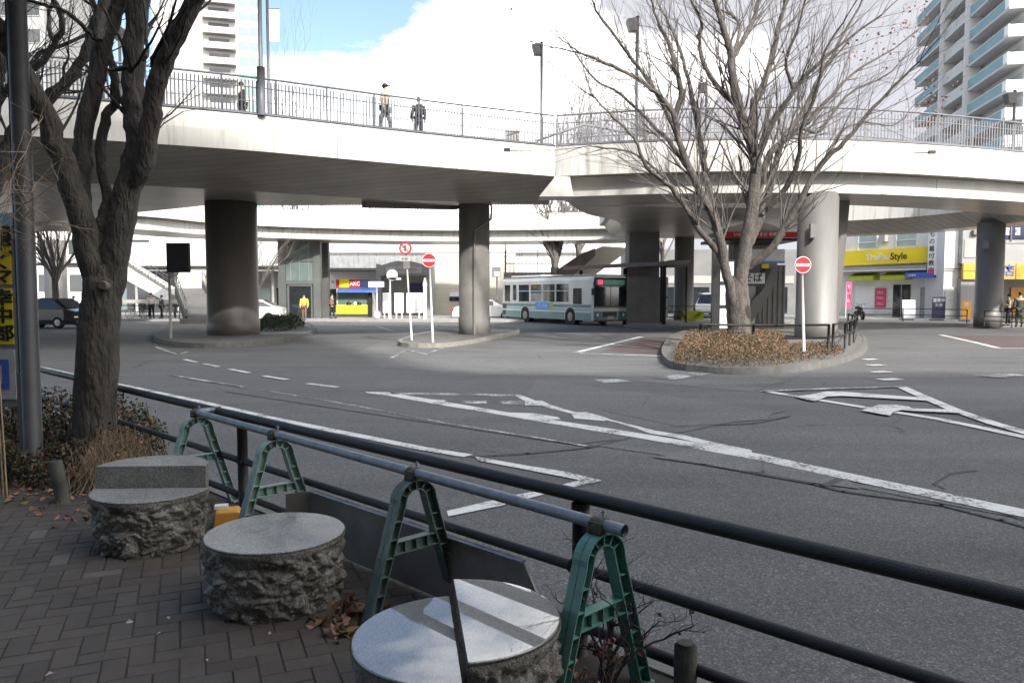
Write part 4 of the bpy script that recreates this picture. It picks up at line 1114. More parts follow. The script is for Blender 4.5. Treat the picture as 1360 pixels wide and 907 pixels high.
# --- far ring
D_px = [(-60, 280), (60, 281), (150, 285), (210, 289), (280, 296), (367, 301), (500, 305), (600, 306.3), (700, 305.5), (790, 304), (870, 302)]
DN = dense([G(x, y, ZB) for x, y in D_px], 4); DF = offset(DN, 5.0)
wd = thing('pedestrian_walkway', 'far ring of the elevated walkway, bright white double band seen below the left span', 'walkway', (DN[20].x, DN[20].y + 2, 0))
slab_loft(DN, DF, [(0, .03, ZT), (0, .03, ZB + .02), (0, .55, ZB + .02), (0, .55, ZG), (1, .55, ZG), (1, .55, ZB), (1, .03, ZB), (1, .03, ZT)]).build('deck', 'soffit', wd, world=True)
panels(DN, ZB, ZT + .03, -.04, .05, 9, parent=wd)
panels(offset(DN, .55), ZG, ZB - .005, -.03, .05, 8, name='girder_panel', mat='fascia', parent=wd)
railing(offset(DN, .1), ZT, wd, 'rail_pale', .22, 1.1)
# --- right rear deck
E_px = [(1085, 295), (1130, 293), (1200, 289), (1240, 285.5), (1280, 281), (1345, 272), (1430, 258)]
EN = dense([G(x, y, ZB) for x, y in E_px], 4); EF = offset(EN, 4.6)
we = thing('pedestrian_walkway', 'rear right deck of the elevated walkway above the shops with the yellow signboard', 'walkway', (EN[8].x, EN[8].y + 2, 0))
slab_loft(EN, EF, [(0, .03, ZT), (0, .03, ZB + .02), (0, .3, ZB + .02), (0, 1.6, ZG), (1, 1.2, ZG), (1, .3, ZB), (1, .03, ZB), (1, .03, ZT)]).build('deck', 'soffit', we, world=True)
panels(EN, ZB, ZT + .03, -.04, .05, 9, parent=we)
railing(offset(EN, .1), ZT, we, 'rail_pale', .2, 1.1)
# piers
pr1 = pier(-11.35, 31.3, 1.0, ZG + .3, 'pier_dark', wa, 'massive dark round pier on the left island')
p2x = D(630, 400, 32.1).x
pr2 = pier(p2x, 32.1, .64, ZG + .1, 'concrete_dark', wa, 'grey round pier with a cranked drain pipe', base=.04)
m_ = MB(); dx = .12
m_.tube([D(648, 262, 31.2), D(653, 276, 31.2), D(652, 291, 31.3), D(640, 300, 31.40), D(631, 306, 31.40), D(630, 320, 31.40), D(630, 445, 31.40)], .045, 10)
m_.build('drain_pipe', 'concrete_dark', pr2, world=True)
P3x = D(1085, 350, 28.9).x
pr3 = pier(P3x, 28.9, .72, ZG + .05, 'pier_light', wb, 'pale round pier with a small dark box behind the no entry sign', base=.1)
m_ = MB(); bx = D(1080, 307, 28.12); m_.box(bx.x - .10, bx.x + .12, 28.10, 28.24, bx.z - .24, bx.z + .26); m_.build('junction_box', 'wall_mid', pr3, world=True)
m_ = MB(); a = D(1110, 262, 28.9); m_.tube([(a.x, 28.9, ROAD + .2), (a.x, 28.9, ZG)], .06, 10)
for z in (1.2, 2.4, 3.7): m_.beam((P3x + .6, 28.9, z), (a.x, 28.9, z), .05, .05)
m_.build('drain_pipe', 'pier_light', pr3, world=True)
a, b = D(1109, 262, 30.6), D(1129, 262, 30.6); c_, d_ = D(1106, 440, 30.6), D(1112, 440, 30.6)
MB().hexa([(c_.x, 30.6, ROAD + .1), (d_.x, 30.6, ROAD + .1), (d_.x, 31.6, ROAD + .1), (c_.x, 31.6, ROAD + .1)], [(a.x, 30.6, ZG), (b.x, 30.6, ZG), (b.x, 31.9, ZG), (a.x, 31.9, ZG)]).build('pier', 'pier_dark', wb, world=True)['label'] = 'brown wedge shaped pier tapering downwards beside the pale round pier'
pr4 = pier(D(1313, 400, 41.0).x, 41.0, .66, ZG + .1, 'pier_light', we, 'pale round pier in front of the orange shop sign', base=.1)
m_ = MB(); q = D(1310, 325, 40.3); m_.box(q.x - .12, q.x + .12, 40.26, 40.42, q.z - .2, q.z + .2); m_.build('junction_box', 'wall_mid', pr4, world=True)
a = D(855, 400, 46)
MB().box(a.x - .9, a.x + .9, 46, 47.6, ROAD, ZG + .02).build('pier', 'concrete_dark', wc, world=True)['label'] = 'dark square pier behind the bus front'
pier(D(908, 400, 50).x, 50, .62, ZG + .02, 'pier_light', wc, 'pale round pier behind the bus shelter')
pier(D(97, 400, 55).x, 53, .7, ZG + .02, 'pier_light', wd, 'pale round pier behind the dark tree at left')
# security cameras on fascias
def cam_on(px, py, Yd, par, flip=1):
    p = D(px, py, Yd); m_ = MB(); m_.box(p.x - .10, p.x + .12, Yd - .12, Yd, p.z - .05, p.z + .06); m_.tube([p, p + V((flip * .35, .25, .04))], .018, 6); m_.tube([p + V((flip * .35, .25, .04)), p + V((flip * .9, .28, .02))], .012, 6)
    m_.build('security_camera', 'dark_metal', par, world=True)
cam_on(673, 200, 26.9, wa); cam_on(1236, 203, 27.1, wb, -1)
# long light trough below left span
m_ = MB(); m_.beam(D(483, 271, 31), D(607, 274, 33), .5, .28); m_.build('cable_trough', 'concrete_dark', wa, world=True)

# ================================================================ LAMP POSTS ON THE WALKWAY
def deck_lamp(px, Yd, ytop, head, banner, label, r=.06, thick=False, headside=-1, hs=.36):
    b_ = D(px, 200, Yd); zt = D(px, ytop, Yd).z
    t = thing('lamp_post', label, 'lamp post', (b_.x, Yd, ZT), 0, 'lamp posts on the elevated walkway')
    m_ = MB().tube([(0, 0, 0), (0, 0, zt - ZT)], r, 10)
    if thick: m_.tube([(0, 0, 0), (0, 0, 1.45)], r * 1.9, 12)
    m_.build('pole', 'rail_grey', t)
    if head:
        z = zt - ZT - hs * .7
        m_ = MB().hexa([(headside * .16 - hs * .32, -.16, z - hs * .5), (headside * .16 + hs * .32, -.16, z - hs * .5), (headside * .16 + hs * .32, .16, z - hs * .5), (headside * .16 - hs * .32, .16, z - hs * .5)],
                       [(headside * .2 - hs * .45, -.2, z + hs * .35), (headside * .2 + hs * .3, -.2, z + hs * .5), (headside * .2 + hs * .3, .2, z + hs * .5), (headside * .2 - hs * .45, .2, z + hs * .35)])
        m_.build('lamp_head', 'dark_metal', t)
    if banner:
        w, h, z0 = banner
        z = zt - ZT - z0
        MB().box(.07, .07 + w, -.012, .012, z - h, z).build('banner', 'cloth_white', t)
        bn = t.children[-1]; MB().tube([(0, 0, z + .02), (.07 + w, 0, z + .02)], .015, 6).build('bracket', 'dark_metal', bn)
        m_ = MB(); m_.ball((.07 + w * .5, 0, z - h * .35), w * .22, .016, h * .13, 8); m_.ball((.07 + w * .55, 0, z - h * .65), w * .16, .016, h * .14, 8); m_.build('emblem', 'bus_pale_green', bn)
    return t
deck_lamp(348.5, 23.95, -60, False, None, 'thick dark lamp pole at the front railing, running out of the top of the photo', .065, True)
deck_lamp(358.5, 32.5, -40, False, (.42, 1.3, 1.6), 'thin lamp pole with a white banner just right of the thick dark pole')
deck_lamp(719, 30.5, 56, True, (.38, .78, .25), 'lamp post with a white banner, standing alone against the sky at centre', hs=.42)
deck_lamp(845, 28.6, 22, True, None, 'tall lamp post without banner rising behind the left twigs of the big tree', hs=.45)
deck_lamp(937, 41, 108, True, (.34, .75, .6), 'farther small lamp post with a banner seen through the centre of the big tree', hs=.5)
deck_lamp(1059, 43, 107, True, None, 'small lamp post right of the big tree centre limb', hs=.5)
deck_lamp(163, 33, 34, True, None, 'lamp post seen between the stems of the dark tree at left', hs=.5, headside=0)
deck_lamp(1345, 34, 120, True, None, 'lamp post at the right edge in front of the apartment tower', hs=.5)

# ================================================================ PEOPLE
def skin_me(verts, edges, radii, sub=1):
    me = bpy.data.meshes.new('s'); me.from_pydata(verts, edges, []); o = bpy.data.objects.new('s', me); C.objects.link(o)
    md = o.modifiers.new('k', 'SKIN'); 
    for v, r in zip(me.skin_vertices[0].data, radii): v.radius = r if isinstance(r, tuple) else (r, r)
    me.skin_vertices[0].data[0].use_root = True
    ss = o.modifiers.new('u', 'SUBSURF'); ss.levels = sub; ss.render_levels = sub
    dg = bpy.context.evaluated_depsgraph_get(); out = bpy.data.meshes.new_from_object(o.evaluated_get(dg)); bpy.data.objects.remove(o)
    for p in out.polygons: p.use_smooth = True
    return out
def person(label, loc, rz, h, top, legs, stride=.15, arms='down', hair='hair', cap=None, bag=None, coat=0.0, group=None):
    t = thing('person', label, 'person', loc, rz, group); k = h / 1.72
    s = stride
    hx = .09
    Pv = [(0, 0, .96), (0, 0, 1.15), (0, .0, 1.38), (0, .01, 1.46), (0, .015, 1.55), (0, .0, 1.64),           # 0 pelvis..5 head
          (-hx, 0, .90), (-hx - .01, s * .6, .50), (-hx - .01, s, .08), (-hx - .01, s - .16, .035),
          (hx, 0, .90), (hx + .01, -s * .3 - .03, .50), (hx + .01, -s, .08), (hx + .01, -s - .16, .035)]
    E_ = [(0, 1), (1, 2), (2, 3), (3, 4), (4, 5), (0, 6), (6, 7), (7, 8), (8, 9), (0, 10), (10, 11), (11, 12), (12, 13)]
    Rr = [(.15, .11), (.135, .10), (.15, .10), (.055, .055), (.07, .085), (.075, .09), (.085, .085), (.058, .062), (.04, .04), (.035, .025), (.085, .085), (.058, .062), (.04, .04), (.035, .025)]
    if arms == 'down': ar = [[(-.20, 0, 1.36), (-.25, .03, 1.10), (-.25, -.05, .86), (-.245, -.08, .77)], [(.20, 0, 1.36), (.25, .03, 1.10), (.25, -.05, .86), (.245, -.08, .77)]]
    else: ar = [[(-.20, 0, 1.36), (-.25, .0, 1.10), (-.14, -.22, 1.12), (-.08, -.27, 1.14)], [(.20, 0, 1.36), (.25, 0, 1.10), (.14, -.22, 1.12), (.08, -.27, 1.14)]]
    for a in ar:
        i = len(Pv); Pv += a; E_ += [(2, i), (i, i + 1), (i + 1, i + 2), (i + 2, i + 3)]; Rr += [.06, .046, .033, .038]
    # nose
    i = len(Pv); Pv.append((0, -.105, 1.585)); E_.append((4, i)); Rr.append(.014)
    me = skin_me([tuple(c * k for c in p) for p in Pv], E_, [tuple(c * k for c in (r if isinstance(r, tuple) else (r, r))) for r in Rr])
    me.materials.append(MATS['skin']); o = bpy.data.objects.new('body', me); C.objects.link(o); o.parent = t
    def cloth(name, idx, edges, grow_, mat, extra=None):
        vs = [Pv[j] for j in idx]; rr = [tuple(c + grow_ for c in (Rr[j] if isinstance(Rr[j], tuple) else (Rr[j], Rr[j]))) for j in idx]
        if extra: vs, rr, edges = extra(vs, rr, edges)
        m__ = skin_me([tuple(c * k for c in p) for p in vs], edges, [tuple(c * k for c in r) for r in rr]); m__.materials.append(MATS[mat])
        ob = bpy.data.objects.new(name, m__); C.objects.link(ob); ob.parent = t; return ob
    ia = 14
    def jac(vs, rr, e):
        if coat: vs.append((0, 0, .96 - coat)); rr.append((.19, .15)); e = e + [(0, len(vs) - 1)]
        return vs, rr, e
    cloth('jacket', [0, 1, 2, ia, ia + 1, ia + 2, ia + 4, ia + 5, ia + 6], [(0, 1), (1, 2), (2, 3), (3, 4), (4, 5), (2, 6), (6, 7), (7, 8)], .028, top, jac)
    cloth('trousers', [0, 6, 7, 8, 10, 11, 12], [(0, 1), (1, 2), (2, 3), (0, 4), (4, 5), (5, 6)], .018, legs)
    m_ = MB(); 
    for (x, y) in ((-hx - .01, s), (hx + .01, -s)): m_.ball((x * k, (y - .08) * k, .045 * k), .05 * k, .13 * k, .05 * k, 6)
    m_.build('shoes', 'black', t)
    m_ = MB(); m_.ball((0, .022 * k, 1.645 * k), .088 * k, .10 * k, .095 * k, 8); m_.build('hair', hair, t)
    if cap:
        m_ = MB(); m_.ball((0, .01, 1.67 * k), .10 * k, .112 * k, .082 * k, 8); m_.box(-.06, .06, -.19, -.06, 1.645 * k, 1.66 * k); m_.build('cap', cap, t)
    if bag:
        m_ = MB(); pr = [(-.13, 1.0), (.13, 1.0), (.15, 1.1), (.14, 1.36), (.09, 1.42), (-.09, 1.42), (-.14, 1.36), (-.15, 1.1)]
        m_.extr([(x * k, .13 * k, z * k) for x, z in pr], (0, .13 * k, 0)); b_ = m_.build('backpack', bag, t); md = b_.modifiers.new('b', 'BEVEL'); md.width = .03; md.segments = 2
    return t
DK = ZT + .02
person('person in a black cap and beige jacket walking behind the walkway railing', (D(512, 150, 26.9).x, 26.9, DK), math.radians(75), 1.72, 'cloth_beige', 'cloth_grey', .20, cap='black')
person('person in black with a black coat walking right of the capped person on the walkway', (D(556, 150, 28.3).x, 28.3, DK), math.radians(200), 1.62, 'cloth_black', 'cloth_black', .06, coat=.25, bag='cloth_black')
person('person in a dark wide coat on the walkway left of the thick lamp pole', (D(322, 150, 26.2).x, 26.2, DK), math.radians(120), 1.60, 'cloth_black', 'cloth_black', .12, coat=.35)
PV = .052
person('person in a beige coat with a backpack at the right edge beside the orange shop', (D(1339, 420, 40.2).x, 40.2, ROAD + .15), math.radians(250), 1.66, 'cloth_beige', 'cloth_black', .10, bag='cloth_beige', arms='up')
person('person in a long olive coat at the right edge of the photo', (D(1354, 420, 38.8).x, 38.8, ROAD + .15), math.radians(160), 1.75, 'cloth_olive', 'cloth_olive', .06, coat=.45)
person('person in a bright yellow vest standing in front of the glass lift tower', (D(404, 410, 50.5).x, 50.5, .05), 0, 1.66, 'cloth_vest', 'cloth_brown', .05)
person('person in a brown coat standing left of the kiosk with the yellow counter', (D(441, 410, 53).x, 53, .05), math.radians(90), 1.7, 'cloth_brown', 'cloth_black', .12, coat=.15)
person('person in a white jacket beside the parked bicycles at left', (D(201, 410, 52).x, 52, .05), math.radians(40), 1.75, 'cloth_white', 'cloth_black', .1)
person('person in a grey jacket right of the white-jacketed person at left', (D(211, 410, 52).x, 52.4, .05), math.radians(-40), 1.6, 'cloth_grey', 'cloth_black', .1)
person('person in dark clothes beside the dark car at far left', (D(98, 410, 49).x, 49, ROAD), math.radians(10), 1.7, 'cloth_black', 'cloth_black', .1)
bxp = D(681, 180, 29.5); t = thing('utility_cabinet', 'small grey cabinet on the walkway deck behind the railing', 'cabinet', (bxp.x, 29.5, DK))
MB().box(-.25, .25, -.15, .15, .04, .62).build('body', 'concrete_grey', t); MB().box(-.27, .27, -.17, .17, .62, .66).build('lid', 'wall_mid', t)
yb = D(467, 160, 31); t = thing('warning_board', 'low yellow board standing on the walkway behind the railing', 'sign', (yb.x, 31, DK))
MB().box(-.38, .38, -.015, .015, .30, .68).build('board', 'yellow_sign', t); MB().box(-.34, -.30, -.12, .12, 0, .30).box(.30, .34, -.12, .12, 0, .30).build('stand', 'rail_grey', t)
# ================================================================ VEHICLES
def wheel(parent, x, y, r, w=.24, side=-1):
    wh = MB().tube([(x, y - w / 2, r), (x, y + w / 2, r)], r * .62, 24, True, False).build('wheel', 'dark_metal', parent)
    m_ = MB(); n = 28; pr = [(r * .62, -w / 2), (r * .93, -w / 2), (r, -w / 2 + .03), (r, w / 2 - .03), (r * .93, w / 2), (r * .62, w / 2)]; prev = None; first = None
    for a in range(n):
        t = 2 * math.pi * a / n; ids = m_.pts([(x + q * math.cos(t), y + d, r + q * math.sin(t)) for q, d in pr])
        if prev:
            for j in range(len(pr)): m_.face((prev[j], prev[(j + 1) % len(pr)], ids[(j + 1) % len(pr)], ids[j]), True)
        else: first = ids
        prev = ids
    for j in range(len(pr)): m_.face((prev[j], prev[(j + 1) % len(pr)], first[(j + 1) % len(pr)], first[j]), True)
    m_.build('tyre', 'rubber', wh)
    yy = y + side * (w / 2 + .005); m_ = MB().tube([(x, yy - side * .03, r), (x, yy, r)], [r * .56, r * .50], 24, True, False)
    for k in range(8):
        a = 2 * math.pi * k / 8; m_.tube([(x + r * .33 * math.cos(a), yy, r + r * .33 * math.sin(a)), (x + r * .33 * math.cos(a), yy + side * .015, r + r * .33 * math.sin(a))], r * .06, 6, True, False)
    m_.tube([(x, yy, r), (x, yy + side * .05, r)], r * .16, 12, True, False); m_.build('rim', 'rim', wh)
# --- bus (local x = forwards, y = left; visible side is y = -1.24)
K = G(787, 433, ROAD); th_ = math.radians(60); fwd = V((math.cos(th_), -math.sin(th_), 0)); lft = V((math.sin(th_), math.cos(th_), 0))
org = V((K.x, K.y, ROAD)) - fwd * 10.5 + lft * 1.245
bus = thing('city_bus', 'white and green city bus parked under the walkway with a blue advert on its side', 'bus', org, -th_)
Lb, Wb, Hb = 10.5, 1.245, 2.98
m_ = MB()
sec = [(-Wb, .32), (-Wb, 2.62), (-Wb + .05, 2.80), (-Wb + .22, 2.90), (Wb - .22, 2.90), (Wb - .05, 2.80), (Wb, 2.62), (Wb, .32)]
prev = None
stn = [(0, .0, .97), (.10, 0, 1), (Lb - .14, 0, 1), (Lb - .0, 0, .95)]
for x, _, s in stn:
    ids = m_.pts([(x, y * (s if abs(y) > 0 else 1), z if z < 1 else z - (1 - s) * .8) for y, z in sec])
    if prev:
        for j in range(len(sec)): m_.face((prev[j], prev[(j + 1) % len(sec)], ids[(j + 1) % len(sec)], ids[j]))
    else: m_.face(ids)
    prev = ids
m_.face(prev[::-1]); body = m_.build('body', 'bus_white', bus)
MB().box(.6, 4.4, -.85, .85, 2.88, 3.05).build('air_conditioner', 'bus_white', bus)
MB().box(.05, Lb - .02, -Wb + .08, Wb - .08, 2.90, 2.93).build('roof', 'bus_white', bus)
s_ = -Wb
def side(x0, x1, z0, z1, nm, mat, d=.012, par=None): return MB().box(x0, x1, s_ - d, s_ - .0015, z0, z1).build(nm, mat, par or bus)
R1, R2 = Lb - 7.45, Lb - 2.26      # wheel x
# lower skirt with arches: green bands
def arch_band(z0, z1, mat, nm, d):
    m_ = MB(); rr = .60
    def ext(z):       # gap half width at height z
        return math.sqrt(max(0, rr * rr - (z - .48) ** 2)) if abs(z - .48) < rr else 0
    n = 10
    for i in range(n):
        za, zb_ = z0 + (z1 - z0) * i / n, z0 + (z1 - z0) * (i + 1) / n
        g0, g1 = ext(za), ext(zb_); xs = [(.04, None), (R1, 1), (R2, 1), (Lb - .14, None)]
        for a, b in ((0, 1), (1, 2), (2, 3)):
            xa0 = xs[a][0] + (g0 if xs[a][1] else 0); xb0 = xs[b][0] - (g0 if xs[b][1] else 0); xa1 = xs[a][0] + (g1 if xs[a][1] else 0); xb1 = xs[b][0] - (g1 if xs[b][1] else 0)
            m_.poly([(xa0, s_ - d, za), (xb0, s_ - d, za), (xb1, s_ - d, zb_), (xa1, s_ - d, zb_)])
    return m_.build(nm, mat, bus)
arch_band(.30, .74, 'bus_green', 'lower_band', .006); arch_band(.80, .98, 'bus_pale_green', 'middle_band', .006); arch_band(1.02, 1.20, 'bus_green', 'upper_band', .006)
arch_band(.74, .80, 'bus_white', 'trim_strip', .006)
m_ = MB()
for xw in (R1, R2): m_.tube([(xw, s_ + .35, .48), (xw, s_ - .004, .48)], .56, 28)
m_.build('wheel_arch', 'black', bus)
for xw in (R1, R2): wheel(bus, xw, s_ + .12, .48, .26, -1); wheel(bus, xw, Wb - .12, .48, .26, 1)
wins = [(.42, 1.22), (3.0 - .55, 3.0 + .55), None]
def window(x0, x1, z0=1.34, z1=2.42, split=True):
    w = side(x0, x1, z0, z1, 'window', 'glass_dark', .010)
    m_ = MB(); zz = z0 + (z1 - z0) * .62; f = .03; d = s_ - .022
    m_.box(x0 - f, x0, d, s_ - .012, z0 - f, z1 + f); m_.box(x1, x1 + f, d, s_ - .012, z0 - f, z1 + f); m_.box(x0, x1, d, s_ - .012, z1, z1 + f); m_.box(x0, x1, d, s_ - .012, z0 - f, z0)
    if split: m_.box(x0, x1, d, s_ - .012, zz - .02, zz + .02)
    m_.build('window_frame', 'bus_white', w)
window(.35, 1.15, split=False); 
dr = side(1.45, 2.0, 1.32, 2.5, 'emergency_door', 'bus_white', .008); MB().box(1.52, 1.93, s_ - .016, s_ - .009, 1.42, 2.42).build('window', 'glass_dark', dr)
x = 2.25
for k in range(4): window(x, x + 1.34); x += 1.50
window(8.55, 9.45, 1.22, 2.15, False)
side(4.35, 6.05, .84, 1.34, 'advert_panel', 'bus_blue', .014); ad = bus.children[-1]
text('lettering', 'バスの日', .26, 'cloth_white', ad, facing((5.2, s_ - .016, 1.09), (1, 0, 0)), sx=1.1)
MB().box(6.07, 6.35, s_ - .013, s_ - .007, .86, 1.30).build('advert_edge', 'yellow_green', ad)
side(.12, .62, .85, 1.15, 'air_grille', 'dark_metal', .010); side(.10, .55, .45, .75, 'engine_grille', 'dark_metal', .010)
# front: black mask, windscreen, display
xf = Lb + .001; W2 = Wb * .95
def front(y0, y1, z0, z1, nm, mat, d0=.002, d1=.014, par=None): return MB().box(xf + d0, xf + d1, y0, y1, z0, z1).build(nm, mat, par or bus)
fm = front(-W2 + .02, W2 - .02, 1.06, 2.74, 'front_mask', 'black', .0, .012)
ws = front(-W2 + .10, W2 - .10, 1.14, 2.22, 'windscreen', 'glass_dark', .013, .022)
MB().box(xf + .0225, xf + .03, -.015, .015, 1.14, 2.22).build('divider', 'black', ws)
for y in (-.9, .45): MB().tube([(xf + .035, y, 1.16), (xf + .035, y + .55, 1.75)], .012, 6).build('wiper', 'black', ws)
dd = front(-W2 + .18, W2 - .18, 2.34, 2.62, 'destination_display', 'led_green', .013, .022)
MB().box(xf + .0225, xf + .028, -W2 + .30, -W2 + .60, 2.36, 2.62).build('route_symbol', 'led_red', dd)
MB().extr([(xf + .013, -W2 + .22, 2.30), (xf + .013, -.5, 2.19), (xf + .013, 0, 2.27), (xf + .013, .5, 2.19), (xf + .013, W2 - .22, 2.30)], (.012, 0, 0)).build('sun_visor', 'notice_grey', fm)
front(-W2, W2, .30, 1.04, 'front_panel', 'bus_green', .0, .012); front(-W2 + .02, W2 - .02, .82, 1.0, 'front_band', 'bus_white', .013, .019)
front(-.55, .45, .50, .80, 'radiator_grille', 'black', .013, .020)
for y in (-.92, .92):
    h_ = MB().tube([(xf + .01, y, .62), (xf + .035, y, .62)], .10, 16).build('headlight', 'lamp_glass', bus); MB().tube([(xf + .005, y, .62), (xf + .025, y, .62)], .125, 16).build('bezel', 'dark_metal', h_)
np_ = front(-.20, .22, .36, .55, 'number_plate', 'notice_grey', .02, .03); text('lettering', '200 12-34' if False else '12', .12, 'green_dark', np_, facing((xf + .031, .01, .455), (0, 1, 0)))
front(-W2, W2, .24, .34, 'bumper', 'dark_metal', -.02, .06)
for y, sg in ((-W2 - .16, -1), (W2 + .14, 1)):
    MB().box(xf + .12, xf + .20, y - .09, y + .09, 1.75, 2.12).tube([(xf + .16, y, 2.12), (xf + .14, y - sg * .05, 2.45), (xf - .02, y - sg * .22, 2.5)], .018, 6).build('mirror', 'black', bus)
MB().tube([(xf - 1.3, .62, 1.15), (xf - 1.3, .62, 1.5)], .2, 10).build('seat', 'navy', bus)

def car(name, label, cat, loc, rz, paint, Lc=4.4, H=1.48, W=.86, kind='car'):
    t = thing(name, label, cat, loc, rz)
    if kind == 'car': top = [(0, .55), (.15, .80), (.30, .92), (1.0, 1.02), (1.55, 1.42), (2.1, H), (3.0, H - .04), (3.75, 1.05), (4.3, .90), (Lc, .60)]; roof = (3, 8)
    elif kind == 'sedan': top = [(0, .55), (.12, .85), (.5, .98), (1.1, 1.02), (1.7, 1.36), (2.3, H), (2.9, H - .05), (3.6, .98), (4.35, .82), (Lc, .55)]; roof = (3, 7)
    else: top = [(0, .6), (.05, 1.75), (.30, 1.92), (2.0, 1.95), (3.2, 1.90), (3.45, 1.80), (3.95, 1.12), (4.15, .95), (4.32, .85), (Lc, .5)]; roof = (1, 6); H = 1.95
    belt = 1.0 if kind != 'van' else 1.12
    m_ = MB(); prev = None; st = []
    for x, z in top:
        zb_ = .22; e = min(1, .90 + min(x, Lc - x) * .35)
        w = W * e; zb2 = min(z - .03, belt); wr = w - max(0, (z - belt)) * .42
        pts = [(x, -w * .96, zb_), (x, -w, .45), (x, -w, zb2), (x, -wr + .02, z - .02), (x, -wr + .14, z), (x, wr - .14, z), (x, wr - .02, z - .02), (x, w, zb2), (x, w, .45), (x, w * .96, zb_)]
        ids = m_.pts(pts); st.append(pts)
        if prev:
            for j in range(10): m_.face((prev[j], prev[(j + 1) % 10], ids[(j + 1) % 10], ids[j]), False)
        else: m_.face(ids)
        prev = ids
    m_.face(prev[::-1]); b = m_.build('body', paint, t); md = b.modifiers.new('b', 'BEVEL'); md.width = .03; md.segments = 2; md.limit_method = 'ANGLE'
    # side glass
    for sgn in (-1, 1):
        g0, g1 = (2.0, 3.45) if kind == 'van' else (top[3][0] + .15, top[roof[1] - 1][0])
        def rfz(x):
            for (xa, za), (xb, zb3) in zip(top, top[1:]):
                if xa <= x <= xb: return za + (zb3 - za) * (x - xa) / (xb - xa)
        xs = [g0 + (g1 - g0) * i / 8 for i in range(9)]; m_ = MB()
        def P_(x, f):
            zt = rfz(x) - .09; z = belt + .02 + max(.01, (zt - belt - .02)) * f; w = W - (z - belt) * .42 + .012; return (x, sgn * w, z)
        for a, c2_ in zip(xs, xs[1:]): m_.poly([P_(a, 0), P_(c2_, 0), P_(c2_, 1), P_(a, 1)])
        m_.build('side_window', 'glass_dark', t)
    fi = 5 if kind == 'van' else 6
    a, c2_ = top[fi], top[fi + 1]; m_ = MB(); m_.poly([(a[0] + .03, -W * .66, a[1] - .03 + .02), (c2_[0] + .02, -W * .82, c2_[1] + .03), (c2_[0] + .02, W * .82, c2_[1] + .03), (a[0] + .03, W * .66, a[1] - .03 + .02)])
    for i in range(4): m_.v[i] += V((.02, 0, .015))
    m_.build('windscreen', 'glass_dark', t)
    if kind != 'van':
        a, c2_ = top[3], top[4]; MB().poly([(a[0] - .02, -W * .8, a[1] + .03), (c2_[0] - .02, -W * .66, c2_[1]), (c2_[0] - .02, W * .66, c2_[1]), (a[0] - .02, W * .8, a[1] + .03)]).build('rear_window', 'glass_dark', t)
    for sgn in (-1, 1):
        h_ = MB(); h_.box(Lc - .10, Lc + .015, sgn * W * .62 - .14, sgn * W * .62 + .14, .58, .72); h_.build('headlight', 'lamp_glass', t)
        MB().box(-.015, .06, sgn * W * .74 - .08, sgn * W * .74 + .08, .65, .85).build('tail_light', 'red_paint', t)
        for x in (.85, Lc - .85): wheel(t, x, sgn * (W - .09), .32, .2, sgn)
    MB().box(Lc - .02, Lc + .03, -.55, .55, .30, .46).build('grille', 'black', t)
    MB().box(Lc + .031, Lc + .04, -.17, .17, .34, .44).build('number_plate', 'notice', t)
    return t
q = D(612, 425, 56); car('parked_car', 'white car partly hidden behind the grey pier with the drain pipe', 'car', (D(600, 425, 55).x, 55, ROAD), math.radians(8), 'car_white', 4.6, 1.46, .86, 'sedan')
car('parked_car', 'white car peeking out right of the massive dark pier', 'car', (D(300, 425, 52).x, 50.5, ROAD), math.radians(6), 'car_white', 4.3, 1.48, .84, 'car')
car('parked_car', 'dark car at the far left between the pole and the tree trunk', 'car', (D(14, 430, 41).x, 41.5, ROAD), math.radians(-12), 'car_dark', 4.2, 1.62, .84, 'car')
car('parked_van', 'white van behind the bus shelter and the yellow hose', 'van', (D(938, 420, 59).x + 1.0, 60.5, ROAD), math.radians(-112), 'car_white', 4.4, 1.95, .86, 'van')
# motorcycle
def scooter(label, loc, rz):
    t = thing('motorcycle', label, 'motorcycle', loc, rz)
    for x in (0, 1.25): wheel(t, x, 0, .28, .11, -1)
    MB().tube([(0, 0, .3), (.35, 0, .62), (.8, 0, .62), (1.05, 0, .85), (1.25, 0, .3)], .05, 8).build('frame', 'black', t)
    MB().tube([(.05, 0, .76), (.4, 0, .80), (.7, 0, .76)], [.09, .12, .08], 10).build('saddle', 'black', t)
    MB().tube([(.9, -.3, 1.02), (1.0, 0, .98), (.9, .3, 1.02)], .018, 6).build('handlebar', 'dark_metal', t)
    MB().ball((1.12, 0, .88), .10, .09, .10, 8).build('headlight', 'lamp_glass', t)
    MB().box(.3, .75, -.12, .12, .3, .58).build('engine', 'dark_metal', t)
scooter('small black motorcycle parked in front of the white shop shutter', (D(1141, 420, 50).x, 50.5, .052), math.radians(-95))
